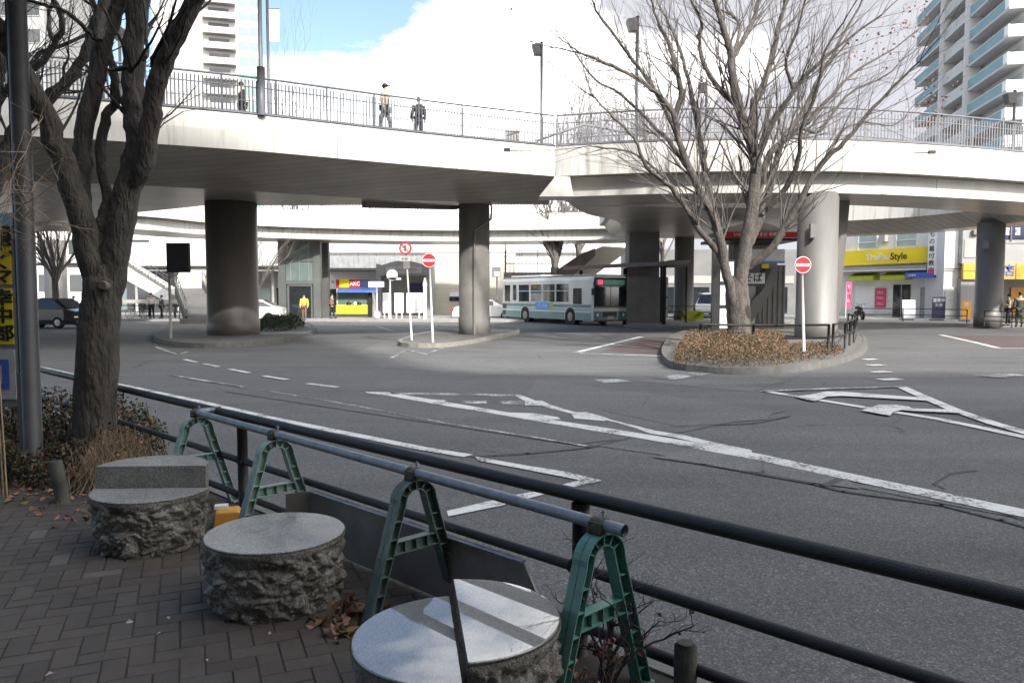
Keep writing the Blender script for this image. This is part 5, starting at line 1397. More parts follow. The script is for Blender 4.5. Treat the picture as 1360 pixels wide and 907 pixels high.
def bicycle(label, loc, rz):
    t = thing('bicycle', label, 'bicycle', loc, rz, 'bicycles parked at the left of the square')
    for x in (0, 1.05):
        m_ = MB(); m_.tube([(x + .33 * math.cos(a), 0, .33 + .33 * math.sin(a)) for a in [2 * math.pi * k / 20 for k in range(21)]], .016, 5, False)
        for k in range(8): a = math.pi * k / 4; m_.tube([(x, 0, .33), (x + .32 * math.cos(a), 0, .33 + .32 * math.sin(a))], .004, 3, False)
        m_.build('wheel', 'rubber', t)
    MB().tube([(0, 0, .33), (.35, 0, .75), (.9, 0, .8), (.45, 0, .3), (0, 0, .33)], .018, 6).tube([(.45, 0, .3), (.32, 0, .88)], .018, 6).tube([(1.05, 0, .33), (.88, 0, .95)], .018, 6).build('frame', 'rail_grey', t)
    MB().tube([(.2, 0, .90), (.42, 0, .90)], [.07, .03], 8).build('saddle', 'black', t)
    MB().tube([(.8, -.27, 1.0), (.88, 0, .98), (.8, .27, 1.0)], .014, 6).build('handlebar', 'dark_metal', t)
    MB().box(.92, 1.22, -.15, .15, .75, .95).build('basket', 'dark_metal', t)
bl = ['leftmost bicycle parked beside the dark tree trunk', 'bicycle parked left of the person in a white jacket', 'bicycle parked right of the people in white and grey jackets', 'bicycle parked nearest to the outdoor stairway']
for k, (px, rz) in enumerate(((172, 60), (184, 100), (216, 70), (226, 110))): bicycle(bl[k], (D(px, 420, 52.5).x, 52.6 + .2 * k, .05), math.radians(rz))

# ================================================================ SIGNS
def round_sign(disc, c, r, parent_label, base, lean, kind, Yd):
    pass
def pole_between(m_, a, b, r): m_.tube([a, b], r, 12)
def no_entry(label, base, top, r):
    t = thing('no_entry_sign', label, 'road sign', base, 0, 'no entry signs on white poles')
    MB().tube([base, V(top) + V((0, .04, 0))], .035, 12).build('pole', 'white_paint', t, world=True)
    d = MB(); c = V(top) + V((0, -.03, 0)); d.disc(c, (0, -1, 0), r, .012, 36); o = d.build('disc', 'red_paint', t, world=True)
    MB().box(c.x - r * .80, c.x + r * .80, c.y - .019, c.y - .0135, c.z - r * .17, c.z + r * .17).build('white_bar', 'white_paint', o, world=True)
    m_ = MB(); m_.tube([c + V((r * .97 * math.cos(a), -.008, r * .97 * math.sin(a))) for a in [2 * math.pi * k / 36 for k in range(37)]], .012, 5, False); m_.build('rim', 'white_paint', o, world=True)
    return t
Ys = 27.2; zi = ROAD + .13
b = G(575, 455, zi); Ys = b.y
no_entry('red no entry sign on a straight white pole on the small centre island', V((b.x, Ys, zi)), D(570, 346, Ys), .235)
b = G(1068, 474, zi); Ys2 = b.y
no_entry('red no entry sign on a white pole in front of the pale pier', V((b.x, Ys2, zi)), D(1065.5, 352, Ys2), .215)
b = G(547, 452, zi); Y3 = b.y; tp = D(538.5, 330, Y3)
t = thing('road_sign', 'round red rimmed prohibition sign with small plates on a leaning white pole, centre island', 'road sign', V((b.x, Y3, zi)))
MB().tube([(b.x, Y3, zi), tp + V((0, .03, 0))], .035, 12).build('pole', 'white_paint', t, world=True)
c = tp + V((0, -.03, 0)); r = .225
o = MB().disc(c, (0, -1, 0), r, .012, 36).build('disc', 'red_paint', t, world=True)
MB().disc(c + V((0, -.0135, 0)), (0, -1, 0), r * .74, .004, 30).build('face', 'notice_grey', o, world=True)
m_ = MB(); m_.ball(c + V((-.02, -.018, .05)), .07, .004, .05, 6); m_.ball(c + V((0, -.018, -.05)), .045, .004, .05, 6); m_.build('symbol', 'green_dark', o, world=True)
MB().beam(c + V((-.13, -.024, .13)), c + V((.13, -.024, -.13)), .006, .035, V((0, 1, 0))).build('slash', 'red_paint', o, world=True)
pq = D(538, 344, Y3); MB().box(pq.x - .19, pq.x + .19, Y3 - .04, Y3 - .03, pq.z - .08, pq.z + .09).build('plate', 'notice_grey', t, world=True)
text('lettering', '8-20', .12, 'black', t.children[-1], facing((pq.x, Y3 - .044, pq.z), (1, 0, 0)), world=True)
pq = D(540, 352, Y3); MB().box(pq.x - .12, pq.x + .13, Y3 - .04, Y3 - .03, pq.z - .14, pq.z + .12).build('plate', 'wall_mid', t, world=True)
# dark board on pole, left island
b = G(227, 450, ROAD + .15); Yk = b.y
t = thing('sign_board', 'large dark board on a thin pole seen from behind, left of the massive pier', 'sign', V((b.x, Yk, ROAD + .15)))
MB().tube([(b.x, Yk, ROAD + .15), D(225, 366, Yk)], .05, 12).tube([D(225, 372, Yk), D(236, 364, Yk), D(236, 350, Yk)], .04, 8).build('pole', 'concrete_grey', t, world=True)
a, c2_ = D(222, 323, Yk), D(252, 362, Yk)
MB().box(a.x, c2_.x, Yk - .10, Yk + .10, c2_.z, a.z).build('board', 'black', t, world=True)

# street fences (small)
def fence(label, pts, h=.8, step=2.0, mat='steel_dark', z=ROAD + .15, rails=(.78, .42), r=.03, pal=None):
    P = [V((p[0], p[1], z)) for p in pts]; t = thing('guard_fence', label, 'fence', P[0], 0, None)
    for rh in rails: MB().tube([p + V((0, 0, rh)) for p in P], r, 8).build('rail', mat, t, world=True)
    for a, b in zip(P, P[1:]):
        n = max(1, round((b - a).length / step))
        for k in range(n + (1 if b is P[-1] else 0)):
            q = a.lerp(b, k / n); MB().tube([q, q + V((0, 0, h))], r * 1.3, 8).build('post', mat, t, world=True)
    return t
gp = lambda x, y: G(x, y, ROAD + .15)
fence('dark pipe fence behind the trunk of the big tree on the right island', [gp(930, 468), gp(1000, 470), gp(1100, 469)], z=ROAD + .15)
fence('dark pipe fence along the right end of the tree island, beside the pale pier', [gp(1106, 468), gp(1122, 463), gp(1134, 455), gp(1137, 447), gp(1126, 441)], step=1.6)
gq = lambda x, Yd: (D(x, 400, Yd).x, Yd)
fence('thin dark kerb fence in front of the shop with the yellow signboard', [gq(1140, 47.5), gq(1200, 46.4), gq(1285, 43.5)], z=.05, r=.022, step=2.6)
fence('thin dark kerb fence beside the right hand pier and the people', [gq(1312 - 4, 39.6), gq(1345, 37.8), gq(1420, 34)], z=.05, r=.022, rails=(.78, .52, .28))
fence('dark fence with three rails behind the bus shelter', [gq(880, 46.5), gq(912, 46.2), gq(945, 46)], z=ROAD + .13, rails=(.95, .62, .3), r=.025)
fence('dark fence along the pavement edge left of the outdoor stairway', [gq(160, 51.6), gq(200, 51.6), gq(238, 51.4)], z=.05, r=.025, rails=(.9, .5))
hs = D(920, 416, 45.6); t = thing('hose_bundle', 'yellow hose and cover hung on the dark fence in front of the white van', 'hose', (hs.x, 45.7, hs.z - .45))
MB().box(-.66, .66, -.02, .03, .05, .58).build('cover', 'yellow_green', t)
m_ = MB()
for k in range(4): m_.tube([(-.62 + .05 * k, -.06, .6), (-.45 + .06 * k, -.09, .2), (-.2 + .08 * k, -.08, .0), (.05 + .1 * k, -.06, .12), (.4 + .05 * k, -.05, .5)], .035, 6)
m_.build('hose', 'yellow_green', t)
# ================================================================ BUILDINGS
# --- apartment tower, right
def tower_right():
    O = V((56.3, 86.0, 0)); E2 = V((62.7, 118.0, 0))
    d = (E2 - O); Lf = d.length; rz = math.atan2(d.y, d.x)
    t = thing('apartment_building', 'tall apartment tower with blue-green glass balconies at the upper right', 'building', O, rz)
    FL, nf = 3.0, 15
    # local x along facade (away from camera), local +y = towards the left/west side (visible)
    MB().box(0, Lf, -14, 0, 0, FL * nf).build('wall', 'tower_tile', t)
    bays = [(0.0, 11.4), (12.1, 20.5), (21.2, Lf)]
    for x in (11.75, 20.85): MB().box(x - .32, x + .32, .0, 2.1, 0, FL * nf).build('fin', 'tower_grey', t)
    first = {}
    for f in range(1, nf):
        for k, (x0, x1) in enumerate(bays):
            gm = 'glass_blue' if not (k == 1 or (k == 2 and f < 9 and f > 6)) else 'tower_tile'
            key = (k, gm)
            if key not in first:
                b = MB().box(x0, x1, .004, 1.75, 0, .22).build('balcony', 'tower_grey', t); b.location = (0, 0, f * FL)
                m_ = MB(); m_.box(x0 + .02, x1 - .02, 1.62, 1.72, .22, 1.32)
                if k == 0: m_.box(x0 + .02, x0 + .12, .1, 1.60, .22, 1.32)
                m_.build('balustrade', gm, b)
                m_ = MB(); m_.box(x0 + .02, x1 - .02, 1.60, 1.74, 1.325, 1.38); m_.build('handrail', 'tower_white', b)
                if k == 0: MB().box(x0 - .05, x0 + 1.0, .004, 1.80, .225, 1.30).build('end_wall', 'tower_white', b)
                w = MB(); n = 3 if k != 1 else 4; ww = (x1 - x0) / n
                for q in range(n): w.box(x0 + ww * q + .5, x0 + ww * (q + 1) - .5, .006, .05, .25, 2.3)
                w.build('window', 'tower_recess', b)
                first[key] = b
            else:
                b = copy_tree(first[key], t); b.location = (0, 0, f * FL)
    # second facade, facing the camera, further right
    MB().box(-.02 - .0, -.8, -14, -3.0, 0, FL * nf).build('side_wall', 'tower_white', t)
    pb = None
    for f in range(1, nf):
        if pb is None:
            b = MB().box(-2.2, -.81, -13, -3.6, 0, .22).build('balcony', 'tower_white', t); MB().box(-2.2, -2.1, -13, -3.6, .22, 1.3).build('balustrade', 'glass_pale', b); MB().box(-.87, -.82, -12, -4.5, .3, 2.3).build('window', 'glass_dark', b); pb = b
        else: b = copy_tree(pb, t)
        b.location = (0, 0, f * FL)
    return t
tower_right()
# --- apartment tower, left
def tower_left():
    x0 = D(213, 100, 150).x; x1 = x0 + 18.6
    t = thing('apartment_building', 'white high-rise with projecting balconies and green windows at the upper left', 'building', (x0, 150, 0), math.radians(19))
    FL, nf = 2.9, 24; W = x1 - x0
    m_ = MB().box(0, W, 0, 16, 0, FL * nf); m_.build('wall', 'tower_cream', t)
    bx0, bx1 = W * .42, W * .74; wx0, wx1 = W * .77, W * .98
    proto = None
    for f in range(1, nf):
        if proto is None:
            b = MB().extr([(bx0, -.005, 0), (bx0, -1.4, 0), (bx1, -1.9, 0), (bx1, -.005, 0)], (0, 0, .25)).build('balcony', 'tower_recess', t)
            MB().extr([(bx0, -1.4, .25), (bx1, -1.9, .25), (bx1, -1.7, .25), (bx0, -1.2, .25)], (0, 0, 1.0)).build('balustrade', 'tower_cream', b)
            MB().box(bx0 + 1.0, bx1 - 1.2, -.05, -.004, .3, 2.4).build('window', 'glass_dark', b)
            b2 = MB().box(wx0, wx1, -.06, -.004, .45, 2.2).build('window', 'glass_green2', t)
            MB().box((wx0 + wx1) / 2 - .06, (wx0 + wx1) / 2 + .06, -.10, -.061, .45, 2.2).box(wx0, wx1, -.10, -.061, .38, .45).build('frame', 'tower_white', b2)
            b3 = MB().box(0 - 1.2, 2.2, -1.0, -.004, 0, 1.4).build('balcony', 'tower_cream', t); MB().box(-1.1, 2.1, -.95, -.01, 1.41, 2.85).build('recess', 'tower_recess', b3)
            b4 = MB().box(2.4, bx0 - .3, -.03, -.004, 0, .12).build('cornice', 'tower_tile', t)
            proto = (b, b2, b3, b4); bs = proto
        else: bs = [copy_tree(q, t) for q in proto]
        for q in bs: q.location = (0, 0, f * FL)
pm('glass_green2', (.12, .24, .20), (.22, .34, .31), .25, .15)
tower_left()
def plain_building(name, label, x0, x1, y, depth, h, mat, cols=4, floors=3, z0=1.0, wm_='glass_dark', ww=.6, cat='building', rz=0):
    t = thing(name, label, cat, ((x0 + x1) / 2, y, 0), rz); W = x1 - x0
    MB().box(-W / 2, W / 2, 0, depth, 0, h).build('wall', mat, t); MB().box(-W / 2 - .1, W / 2 + .1, -.1, depth + .1, h + .003, h + .35).build('parapet', mat, t)
    fh = (h - z0) / floors; cw = W / cols
    for f in range(floors):
        for c in range(cols):
            cx = -W / 2 + cw * (c + .5); z = z0 + f * fh + fh * .28
            w = MB().box(cx - cw * ww / 2, cx + cw * ww / 2, -.02, -.004, z, z + fh * .5).build('window', wm_, t)
            MB().box(cx - cw * ww / 2 - .06, cx + cw * ww / 2 + .06, -.10, -.021, z - .1, z - .003).build('sill', mat, w)
    return t
plain_building('office_building', 'pale grey office building behind the branches at the upper left corner', -75, -59.5, 100, 15, 43, 'wall_grey', 5, 12, 2)
plain_building('office_building', 'grey low building with small windows behind the dark car at far left', -58, -36, 78, 10, 11.5, 'wall_white', 7, 3, 1)
t = thing('station_building', 'long bright white station building stretching behind the far ring of the walkway', 'building', (-17, 84, 0))
MB().box(-29, 29, 0, 10, 0, 9.0).build('wall', 'wall_white', t); MB().box(-29.1, 29.1, -.3, 10, 9.003, 9.4).build('parapet', 'wall_grey', t)
m_ = MB()
for k in range(30): m_.box(-29 + 1.95 * k, -28.95 + 1.95 * k, -.02, -.004, 0, 9)
m_.build('panel_joints', 'wall_grey', t); MB().box(-29, 29, -.5, -.021, 6.2, 6.35).build('ledge', 'wall_grey', t)

# shade caster: the building behind the photographer
bb = thing('office_building', 'wide grey office block behind the photographer whose shade covers the sidewalk and near road', 'building', (0, -9, 0))
HB = 19.5
MB().box(11.5, 60, -14, 0, 0, HB).build('wall', 'wall_grey', bb)
MB().box(-70, 11.49, -14, 0, 0, 31.0).build('tower_wall', 'wall_mid', bb)
w0 = None
for f in range(6):
    for c in range(-7, 7):
        if w0 is None: w0 = MB().box(-2.4, 2.4, .004, .05, 0, 1.9).build('window', 'glass_dark', bb); w = w0
        else: w = copy_tree(w0, bb)
        w.location = (c * 8.5 + 2, 0, 1.2 + f * 3.2)

# --- far left: station concourse canopy, stairs
def canopy(name, label, px0, px1, Y, z0, z1, depth, mat, cat='canopy', ribs=0, posts=(), postmat='concrete_grey', soff=None):
    a, b = D(px0, 350, Y), D(px1, 350, Y); W = b.x - a.x
    t = thing(name, label, cat, ((a.x + b.x) / 2, Y, 0))
    MB().box(-W / 2, W / 2, 0, depth, z0, z1).build('roof', mat, t)
    if soff: MB().box(-W / 2 - .05, W / 2 + .05, -.05, depth, z0 - .22, z0 - .004).build('beam', soff, t)
    if ribs:
        m_ = MB(); n = int(W / ribs)
        for k in range(n): x = -W / 2 + ribs * (k + .5); m_.box(x - .04, x + .04, -.06, -.004, z0 + .02, z1 - .02)
        m_.build('ribs', mat, t)
    for p in posts: x = D(p, 350, Y).x - (a.x + b.x) / 2; MB().tube([(x, depth * .4, 0), (x, depth * .4, z0 - .225)], .12, 10).build('post', postmat, t)
    return t
zt = lambda y, Y: D(680, y, Y).z
canopy('platform_canopy', 'long pale ribbed awning above the kiosk and the station entrance', 425, 680, 66, zt(356, 66), zt(341, 66), 4, 'awning_rib', ribs=.45, posts=(500, 620), soff='dark_metal')
canopy('platform_canopy', 'upper white station canopy in the left background behind the dark board', 150, 372, 66, zt(353, 66), zt(322, 66), 5, 'wall_white', posts=(165, 300, 352), soff='dark_metal')
canopy('shop_canopy', 'white canopy band over a dark gap behind the dark tree at far left', 50, 112, 56, zt(349, 56), zt(338, 56), 4, 'wall_white', posts=(104,), soff='dark_metal')
m_ = D
# string of pale roof trusses under awning
t = thing('shopping_arcade', 'white shop front with a dotted pale band behind the kiosk', 'building', (D(470, 400, 68).x, 69, 0))
W2_ = (D(520, 400, 69).x - D(425, 400, 69).x) / 2
MB().box(-W2_, W2_, 0, 4, 0, zt(360, 69)).build('wall', 'wall_white', t)
MB().box(-W2_ + .3, -.6, -.05, -.004, .1, 2.2).build('shop_window', 'glass_dark', t); MB().box(.4, W2_ - .3, -.05, -.004, .1, 2.2).build('shop_window', 'glass_dark', t)
m_ = MB()
for k in range(16): m_.box(-W2_ + .2 + k * .42, -W2_ + .38 + k * .42, -.04, -.004, zt(376, 69), zt(373, 69))
m_.build('dotted_band', 'wall_grey', t)
# background wall strip left with dark shops under the station
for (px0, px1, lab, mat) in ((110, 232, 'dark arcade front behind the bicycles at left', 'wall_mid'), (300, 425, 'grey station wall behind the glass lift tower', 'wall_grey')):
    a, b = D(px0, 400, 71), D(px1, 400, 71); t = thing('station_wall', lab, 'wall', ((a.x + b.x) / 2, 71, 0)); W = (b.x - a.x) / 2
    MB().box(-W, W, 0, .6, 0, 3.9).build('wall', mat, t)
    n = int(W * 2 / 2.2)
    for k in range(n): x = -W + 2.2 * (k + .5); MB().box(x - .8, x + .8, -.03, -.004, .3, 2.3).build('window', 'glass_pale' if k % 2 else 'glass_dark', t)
# --- stair with white flank going down to the right (left background)
def stair(label, A_, B_, width, mat_side, rail='rail_grey', side_th=.15, hgt=1.0, sidepoly=None, steps=18, railn=9):
    """A_ low end, B_ high end (world points)"""
    A_, B_ = V(A_), V(B_); d = V((B_.x - A_.x, B_.y - A_.y, 0)); L_ = d.length; d.normalize(); n = V((-d.y, d.x, 0)); H = B_.z - A_.z
    t = thing('stairway', label, 'stairway', A_)
    m_ = MB()
    for k in range(steps):
        a, b = A_ + d * (L_ * k / steps), A_ + d * (L_ * (k + 1) / steps); z = A_.z + H * (k + 1) / steps
        lo = max(A_.z - .0, z - .65)
        m_.hexa([(v.x, v.y, lo) for v in (a - n * width / 2, b - n * width / 2, b + n * width / 2, a + n * width / 2)], [(v.x, v.y, z) for v in (a - n * width / 2, b - n * width / 2, b + n * width / 2, a + n * width / 2)])
    m_.build('steps', 'concrete_dark', t, world=True)
    for s in (-1, 1):
        o = n * s * (width / 2 + .03 + side_th * (0 if s < 0 else 0))
        pl = [A_ + o + V((0, 0, -.0)), A_ + o + V((0, 0, .45)), B_ + o + V((0, 0, .35)), B_ + o + V((0, 0, -.75)), A_ + o + d * (L_ * .14)]
        f = MB().extr(pl, n * s * side_th).build('side_panel', mat_side, t, world=True)
        m_ = MB(); m_.tube([A_ + o + V((0, 0, hgt)) + n * s * .07, B_ + o + V((0, 0, hgt)) + n * s * .07], .03, 8)
        m_.tube([A_ + o + V((0, 0, hgt * .75)) + n * s * .07, B_ + o + V((0, 0, hgt * .75)) + n * s * .07], .02, 6)
        for k in range(railn): p = (A_ + o).lerp(B_ + o, k / (railn - 1)) + n * s * .07; m_.tube([p + V((0, 0, .3)), p + V((0, 0, hgt))], .02, 6)
        m_.build('handrail', rail, t, world=True)
    return t
stair('open stairway with a white flank sloping down to the right behind the bicycles at left', D(236, 398, 58) , D(160, 349, 58), 2.2, 'wall_white')
MB().box(D(150, 397, 57).x, D(230, 397, 57).x, 56.5, 60.5, zt(400, 57) - .15, zt(398, 57)).build('landing', 'concrete_grey', bpy.data.objects['stairway'], world=True)
# --- outdoor stair facing us behind left pier
t = thing('stairway', 'dark stairway rising away from the left island towards the walkway, left of the massive pier', 'stairway', (D(265, 430, 44).x, 44, ROAD))
a1, a2 = D(246, 412, 43), D(292, 412, 43); c1_, c2_ = D(232, 383, 47), D(268, 383, 47)
m_ = MB(); n = 14
for k in range(n):
    f0, f1 = k / n, (k + 1) / n; p0, q0 = a1.lerp(c1_, f0), a2.lerp(c2_, f0); p1, q1 = a1.lerp(c1_, f1), a2.lerp(c2_, f1); z = .35 + (c1_.z - .35) * f1
    m_.hexa([(v.x, v.y, z - .5) for v in (p0, q0, q1, p1)], [(v.x, v.y, z) for v in (p0, q0, q1, p1)])
m_.build('steps', 'wall_mid', t, world=True)
zc_ = c1_.z
MB().hexa([(a1.x - .1, a1.y - .5, ROAD), (a2.x + .1, a2.y - .5, ROAD), (a2.x + .1, a2.y + .3, ROAD), (a1.x - .1, a1.y + .3, ROAD)], [(a1.x - .1, a1.y - .5, .36), (a2.x + .1, a2.y - .5, .36), (a2.x + .1, a2.y + .3, .36), (a1.x - .1, a1.y + .3, .36)]).build('plinth', 'concrete_dark', t, world=True)
for (lo, hi) in ((a1, c1_), (a2, c2_)):
    lo = V((lo.x, lo.y, .35)); hi = V((hi.x, hi.y, zc_))
    MB().extr([lo + V((0, 0, -.3)), lo + V((0, 0, .5)), hi + V((0, 0, .5)), hi + V((0, 0, -.3))], (.12, 0, 0)).build('side_panel', 'concrete_dark', t, world=True)
    m_ = MB().tube([lo + V((.06, 0, 1.05)), hi + V((.06, 0, 1.05))], .03, 8)
    for k in range(7): p = lo.lerp(hi, k / 6) + V((.06, 0, 0)); m_.tube([p + V((0, 0, .5)), p + V((0, 0, 1.05))], .018, 6)
    m_.build('handrail', 'rail_pale', t, world=True)
MB().box(c1_.x - .2, c2_.x + .3, 47, 50, zc_ - .35, zc_).build('landing', 'concrete_grey', t, world=True)
m_ = MB().box(c1_.x - .2, c2_.x + .3, 49.8, 49.9, zc_, zc_ + 1.0); m_.build('landing_wall', 'girder', t, world=True)
for x in (c1_.x + .2, c2_.x - .1): MB().box(x - .15, x + .15, 48.2, 48.5, .05, zc_ - .355).build('post', 'concrete_dark', t, world=True)

pm('lift_frame', (.12, .125, .12), (.085, .09, .085), 1, .5)
# --- lift tower
Yl = 53.0; a, b = D(370, 400, Yl).x, D(426, 400, Yl).x; cx = (a + b) / 2; W = (b - a) / 2; zt_ = ZG - .02
t = thing('lift_tower', 'grey framed glass lift tower under the far ring, behind the person in a yellow vest', 'lift', (cx, Yl, .05))
for x in (-W, W - .5): MB().box(x, x + .5, 0, .5, 0, zt_).build('column', 'lift_frame', t)
for x in (-W, W - .5): MB().box(x, x + .5, 2.3, 2.8, 0, zt_).build('column', 'lift_frame', t)
for z in (2.35, 3.9): MB().box(-W + .503, W - .503, .05, .3, z, z + .22).build('crossbeam', 'lift_frame', t)
gl = MB().box(-W + .52, W - .52, .10, .14, 2.58, 3.89).build('glass_panel', 'glass_green', t)
g2 = MB().box(-W + .52, W - .52, .10, .14, 4.13, zt_ - .05).build('glass_panel', 'glass_green', t)
for g_, z0, z1 in ((gl, 2.58, 3.89), (g2, 4.13, zt_ - .05)):
    for x in (-.62, 0, .62): MB().box(x - .04, x + .04, .06, .099, z0, z1).build('mullion', 'concrete_dark', g_)
dr = MB().box(-.75, .75, .16, .22, 0, 2.2).build('door', 'glass_dark', t)
MB().box(-.85, -.753, .1, .3, 0, 2.3).box(.753, .85, .1, .3, 0, 2.3).box(-.76, .76, .1, .3, 2.21, 2.31).build('door_frame', 'rim', dr)
MB().box(-W + .52, -.86, .2, .24, 0, 2.3).build('glass_panel', 'glass_green', t); MB().box(.86, W - .52, .2, .24, 0, 2.3).build('glass_panel', 'glass_green', t)
MB().box(-W + .4, W - .4, 2.7, 2.75, 0, zt_ - .1).build('back_wall', 'glass_green', t)

# --- kiosk
Yk = 56.5; a, b = D(447, 400, Yk).x, D(492, 400, Yk).x; cx = (a + b) / 2; W = (b - a) / 2
t = thing('kiosk', 'small kiosk with a red and orange signboard, blue awning and yellow-green counter', 'kiosk', (cx, Yk, .05)); z = lambda y: zt(y, Yk) - .05
MB().box(-W, W, 0, 2.2, 0, z(383)).build('wall', 'wall_cream', t)
sb = MB().box(-W, W, -.12, -.004, z(382), z(371.5)).build('signboard', 'red_paint', t)
MB().box(-W + .25, -W + .95, -.15, -.121, z(382), z(370)).build('sign_picture', 'yellow_sign', sb); MB().box(W - .75, W, -.14, -.121, z(382), z(371.5)).build('sign_picture', 'navy', sb)
text('lettering', 'TAKO', .42, 'white_paint', sb, facing((.05, -.13, z(377)), (1, 0, 0)), sx=.9, bold=.01)
MB().hexa([(-W + .2, -.75, z(388.5)), (W + .6, -.75, z(388.5)), (W + .6, -.004, z(388.5)), (-W + .2, -.004, z(388.5))], [(-W + .2, -.70, z(386)), (W + .6, -.70, z(386)), (W + .6, -.004, z(382.5)), (-W + .2, -.004, z(382.5))]).build('awning', 'blue_paint', t)
MB().box(-W + .1, W - .2, -.03, -.004, z(404), z(389)).build('serving_window', 'glass_green', t)
MB().box(-W + .02, W - .15, -.35, -.031, z(417), z(405)).build('counter', 'yellow_green', t)
MB().box(W - .12, W + .15, -.3, -.031, 0, z(388)).build('side_post', 'black', t)
for x_, s_, m__ in ((-.3, .18, 'black'), (.15, .14, 'notice'), (.45, .16, 'black')): MB().ball((x_, -.2, z(403.5)), s_, .12, s_, 6).build('goods', m__, t)

# --- arched grey shelter building with notice boards
Ys = 60; a, b = D(500, 400, Ys).x, D(572, 400, Ys).x; cx = (a + b) / 2; W = (b - a) / 2; z = lambda y: zt(y, Ys)
t = thing('shelter_building', 'grey shelter with an arched roof and a pale name board, behind the two centre signs', 'building', (cx, Ys, 0))
pts = [(-W, z(366)), (-W, z(350))] + [(-W * .78 + W * 1.56 * k / 10, z(352) + (z(346) - z(352)) * math.sin(math.pi * k / 10)) for k in range(11)] + [(W, z(350)), (W, z(366))]
MB().extr([(x, 0, zz_) for x, zz_ in pts], (0, 3.5, 0)).build('roof', 'wall_grey', t)
MB().box(-W, W, 1.5, 3.5, 0, z(366)).build('wall', 'wall_grey', t)
MB().box(-W, -W + .35, .02, 1.5, 0, z(366)).box(W - .35, W, .02, 1.5, 0, z(366)).build('side_wall', 'wall_grey', t)
MB().box(.1, W - .5, 1.4, 1.495, z(388), z(376)).build('blue_band', 'navy', t)
nb = MB().box(D(513, 400, Ys).x - cx, D(560, 400, Ys).x - cx, -.06, -.004, z(363), z(354.5)).build('name_board', 'notice_grey', t)
text('lettering', 'バスのりば案内', .30, 'wall_mid', nb, facing((0, -.065, z(358.8)), (1, 0, 0)), bold=.004)
Yn = 53.5; lbl = ['white notice board left of the leaning white sign pole', 'narrow white notice board second from the kiosk side', 'wide white notice board between the two centre sign poles']
for k, (x0, x1) in enumerate(((508.5, 518.5), (524, 536), (540, 561))):
    a, b = D(x0, 400, Yn).x, D(x1, 400, Yn).x; w_ = (b - a) / 2; t = thing('notice_board', lbl[k], 'notice board', ((a + b) / 2, Yn, .05), 0, 'white notice boards in front of the arched shelter')
    MB().box(-w_, w_, -.03, .03, zt(415.5, Yn) - .05, zt(389, Yn) - .05).build('board', 'notice', t); MB().box(-w_ + .05, w_ - .05, -.05, -.031, zt(412, Yn) - .05, zt(411, Yn) - .05).build('shelf', 'notice_grey', t)
    for s in (-1, 1): MB().box(s * w_ * .6 - .04, s * w_ * .6 + .04, -.02, .02, 0, zt(416, Yn) - .05).build('leg', 'notice', t)
Yq = 52
t = thing('bus_stop_sign', 'white T-shaped bus stop sign with a round base between the kiosk and the notice boards', 'sign', (D(500.5, 400, Yq).x, Yq, .05)); z = lambda y: zt(y, Yq) - .05
MB().box(-.55, .5, -.04, .04, z(381.5), z(374)).build('board', 'notice', t); MB().tube([(0, 0, 0), (0, 0, z(381.7))], .06, 10).build('pole', 'notice', t); MB().lathe([(.12, 0), (.22, .12), (.20, z(416)), (.08, z(413))], n=16).build('base', 'notice', t)
t = thing('bus_stop_sign', 'pale bus stop pole with a small round plate left of the leaning sign pole', 'sign', (D(519.5, 400, Yq).x, Yq - .4, .05))
MB().tube([(0, 0, 0), (0, 0, z(363))], .055, 10).build('pole', 'notice', t); MB().tube([(.15, -.05, z(365.5)), (.15, -.02, z(365.5))], .38, 20).build('plate', 'notice_grey', t); MB().box(-.1, .75, -.05, -.01, z(372), z(369)).build('lower_plate', 'notice_grey', t)
t = thing('bus_stop_sign', 'slim pale bus stop sign with pointed grey head, left of the no entry sign', 'sign', (D(565, 400, Yq).x, Yq - .2, .05))
MB().box(-.11, .11, -.05, .05, 0, z(380)).build('pole', 'notice', t); MB().hexa([(-.16, -.05, z(379.8)), (.16, -.05, z(379.8)), (.16, .05, z(379.8)), (-.16, .05, z(379.8))], [(-.05, -.03, z(369)), (.05, -.03, z(369)), (.05, .03, z(369)), (-.05, .03, z(369))]).build('head', 'notice_grey', t)
# --- beige wall building behind
Yw = 64; a, b = D(571, 400, Yw).x, D(684, 400, Yw).x; cx = (a + b) / 2; W = (b - a) / 2
t = thing('station_building', 'plain beige walled building between the arched shelter and the bus', 'building', (cx, Yw, 0))
MB().box(-W, W, 0, 8, 0, 4.9).build('wall', 'wall_cream', t); MB().box(-W - .02, W + .02, -.05, 8.05, 4.903, 5.1).build('parapet', 'wall_white', t)
w = MB().box(D(597, 400, Yw).x - cx, D(610.5, 400, Yw).x - cx, -.03, -.004, zt(400, Yw), zt(388, Yw)).build('window', 'glass_dark', t); MB().box(D(597, 400, Yw).x - cx, D(610.5, 400, Yw).x - cx, -.05, -.031, zt(394, Yw), zt(388, Yw)).build('blind', 'notice', w)
m_ = MB()
for k in range(1, 9): m_.box(-W, W, -.006, -.002, k * .55 - .01, k * .55 + .01)
m_.build('panel_joints', 'concrete_grey', t)
# lamp near bus
t = thing('wall_lamp_post', 'dark square lamp box on a slim post just left of the bus rear', 'lamp post', (D(660, 400, 55).x, 55, ROAD)); z = lambda y: zt(y, 55) - ROAD
MB().box(-.35, .25, -.2, .2, z(368), z(355)).build('lamp_box', 'wall_mid', t); MB().box(-.2, .2, -.21, -.201, z(367), z(361)).build('lamp_face', 'notice', t); MB().tube([(0, 0, 0), (0, 0, z(368.2))], .05, 8).build('pole', 'concrete_dark', t)

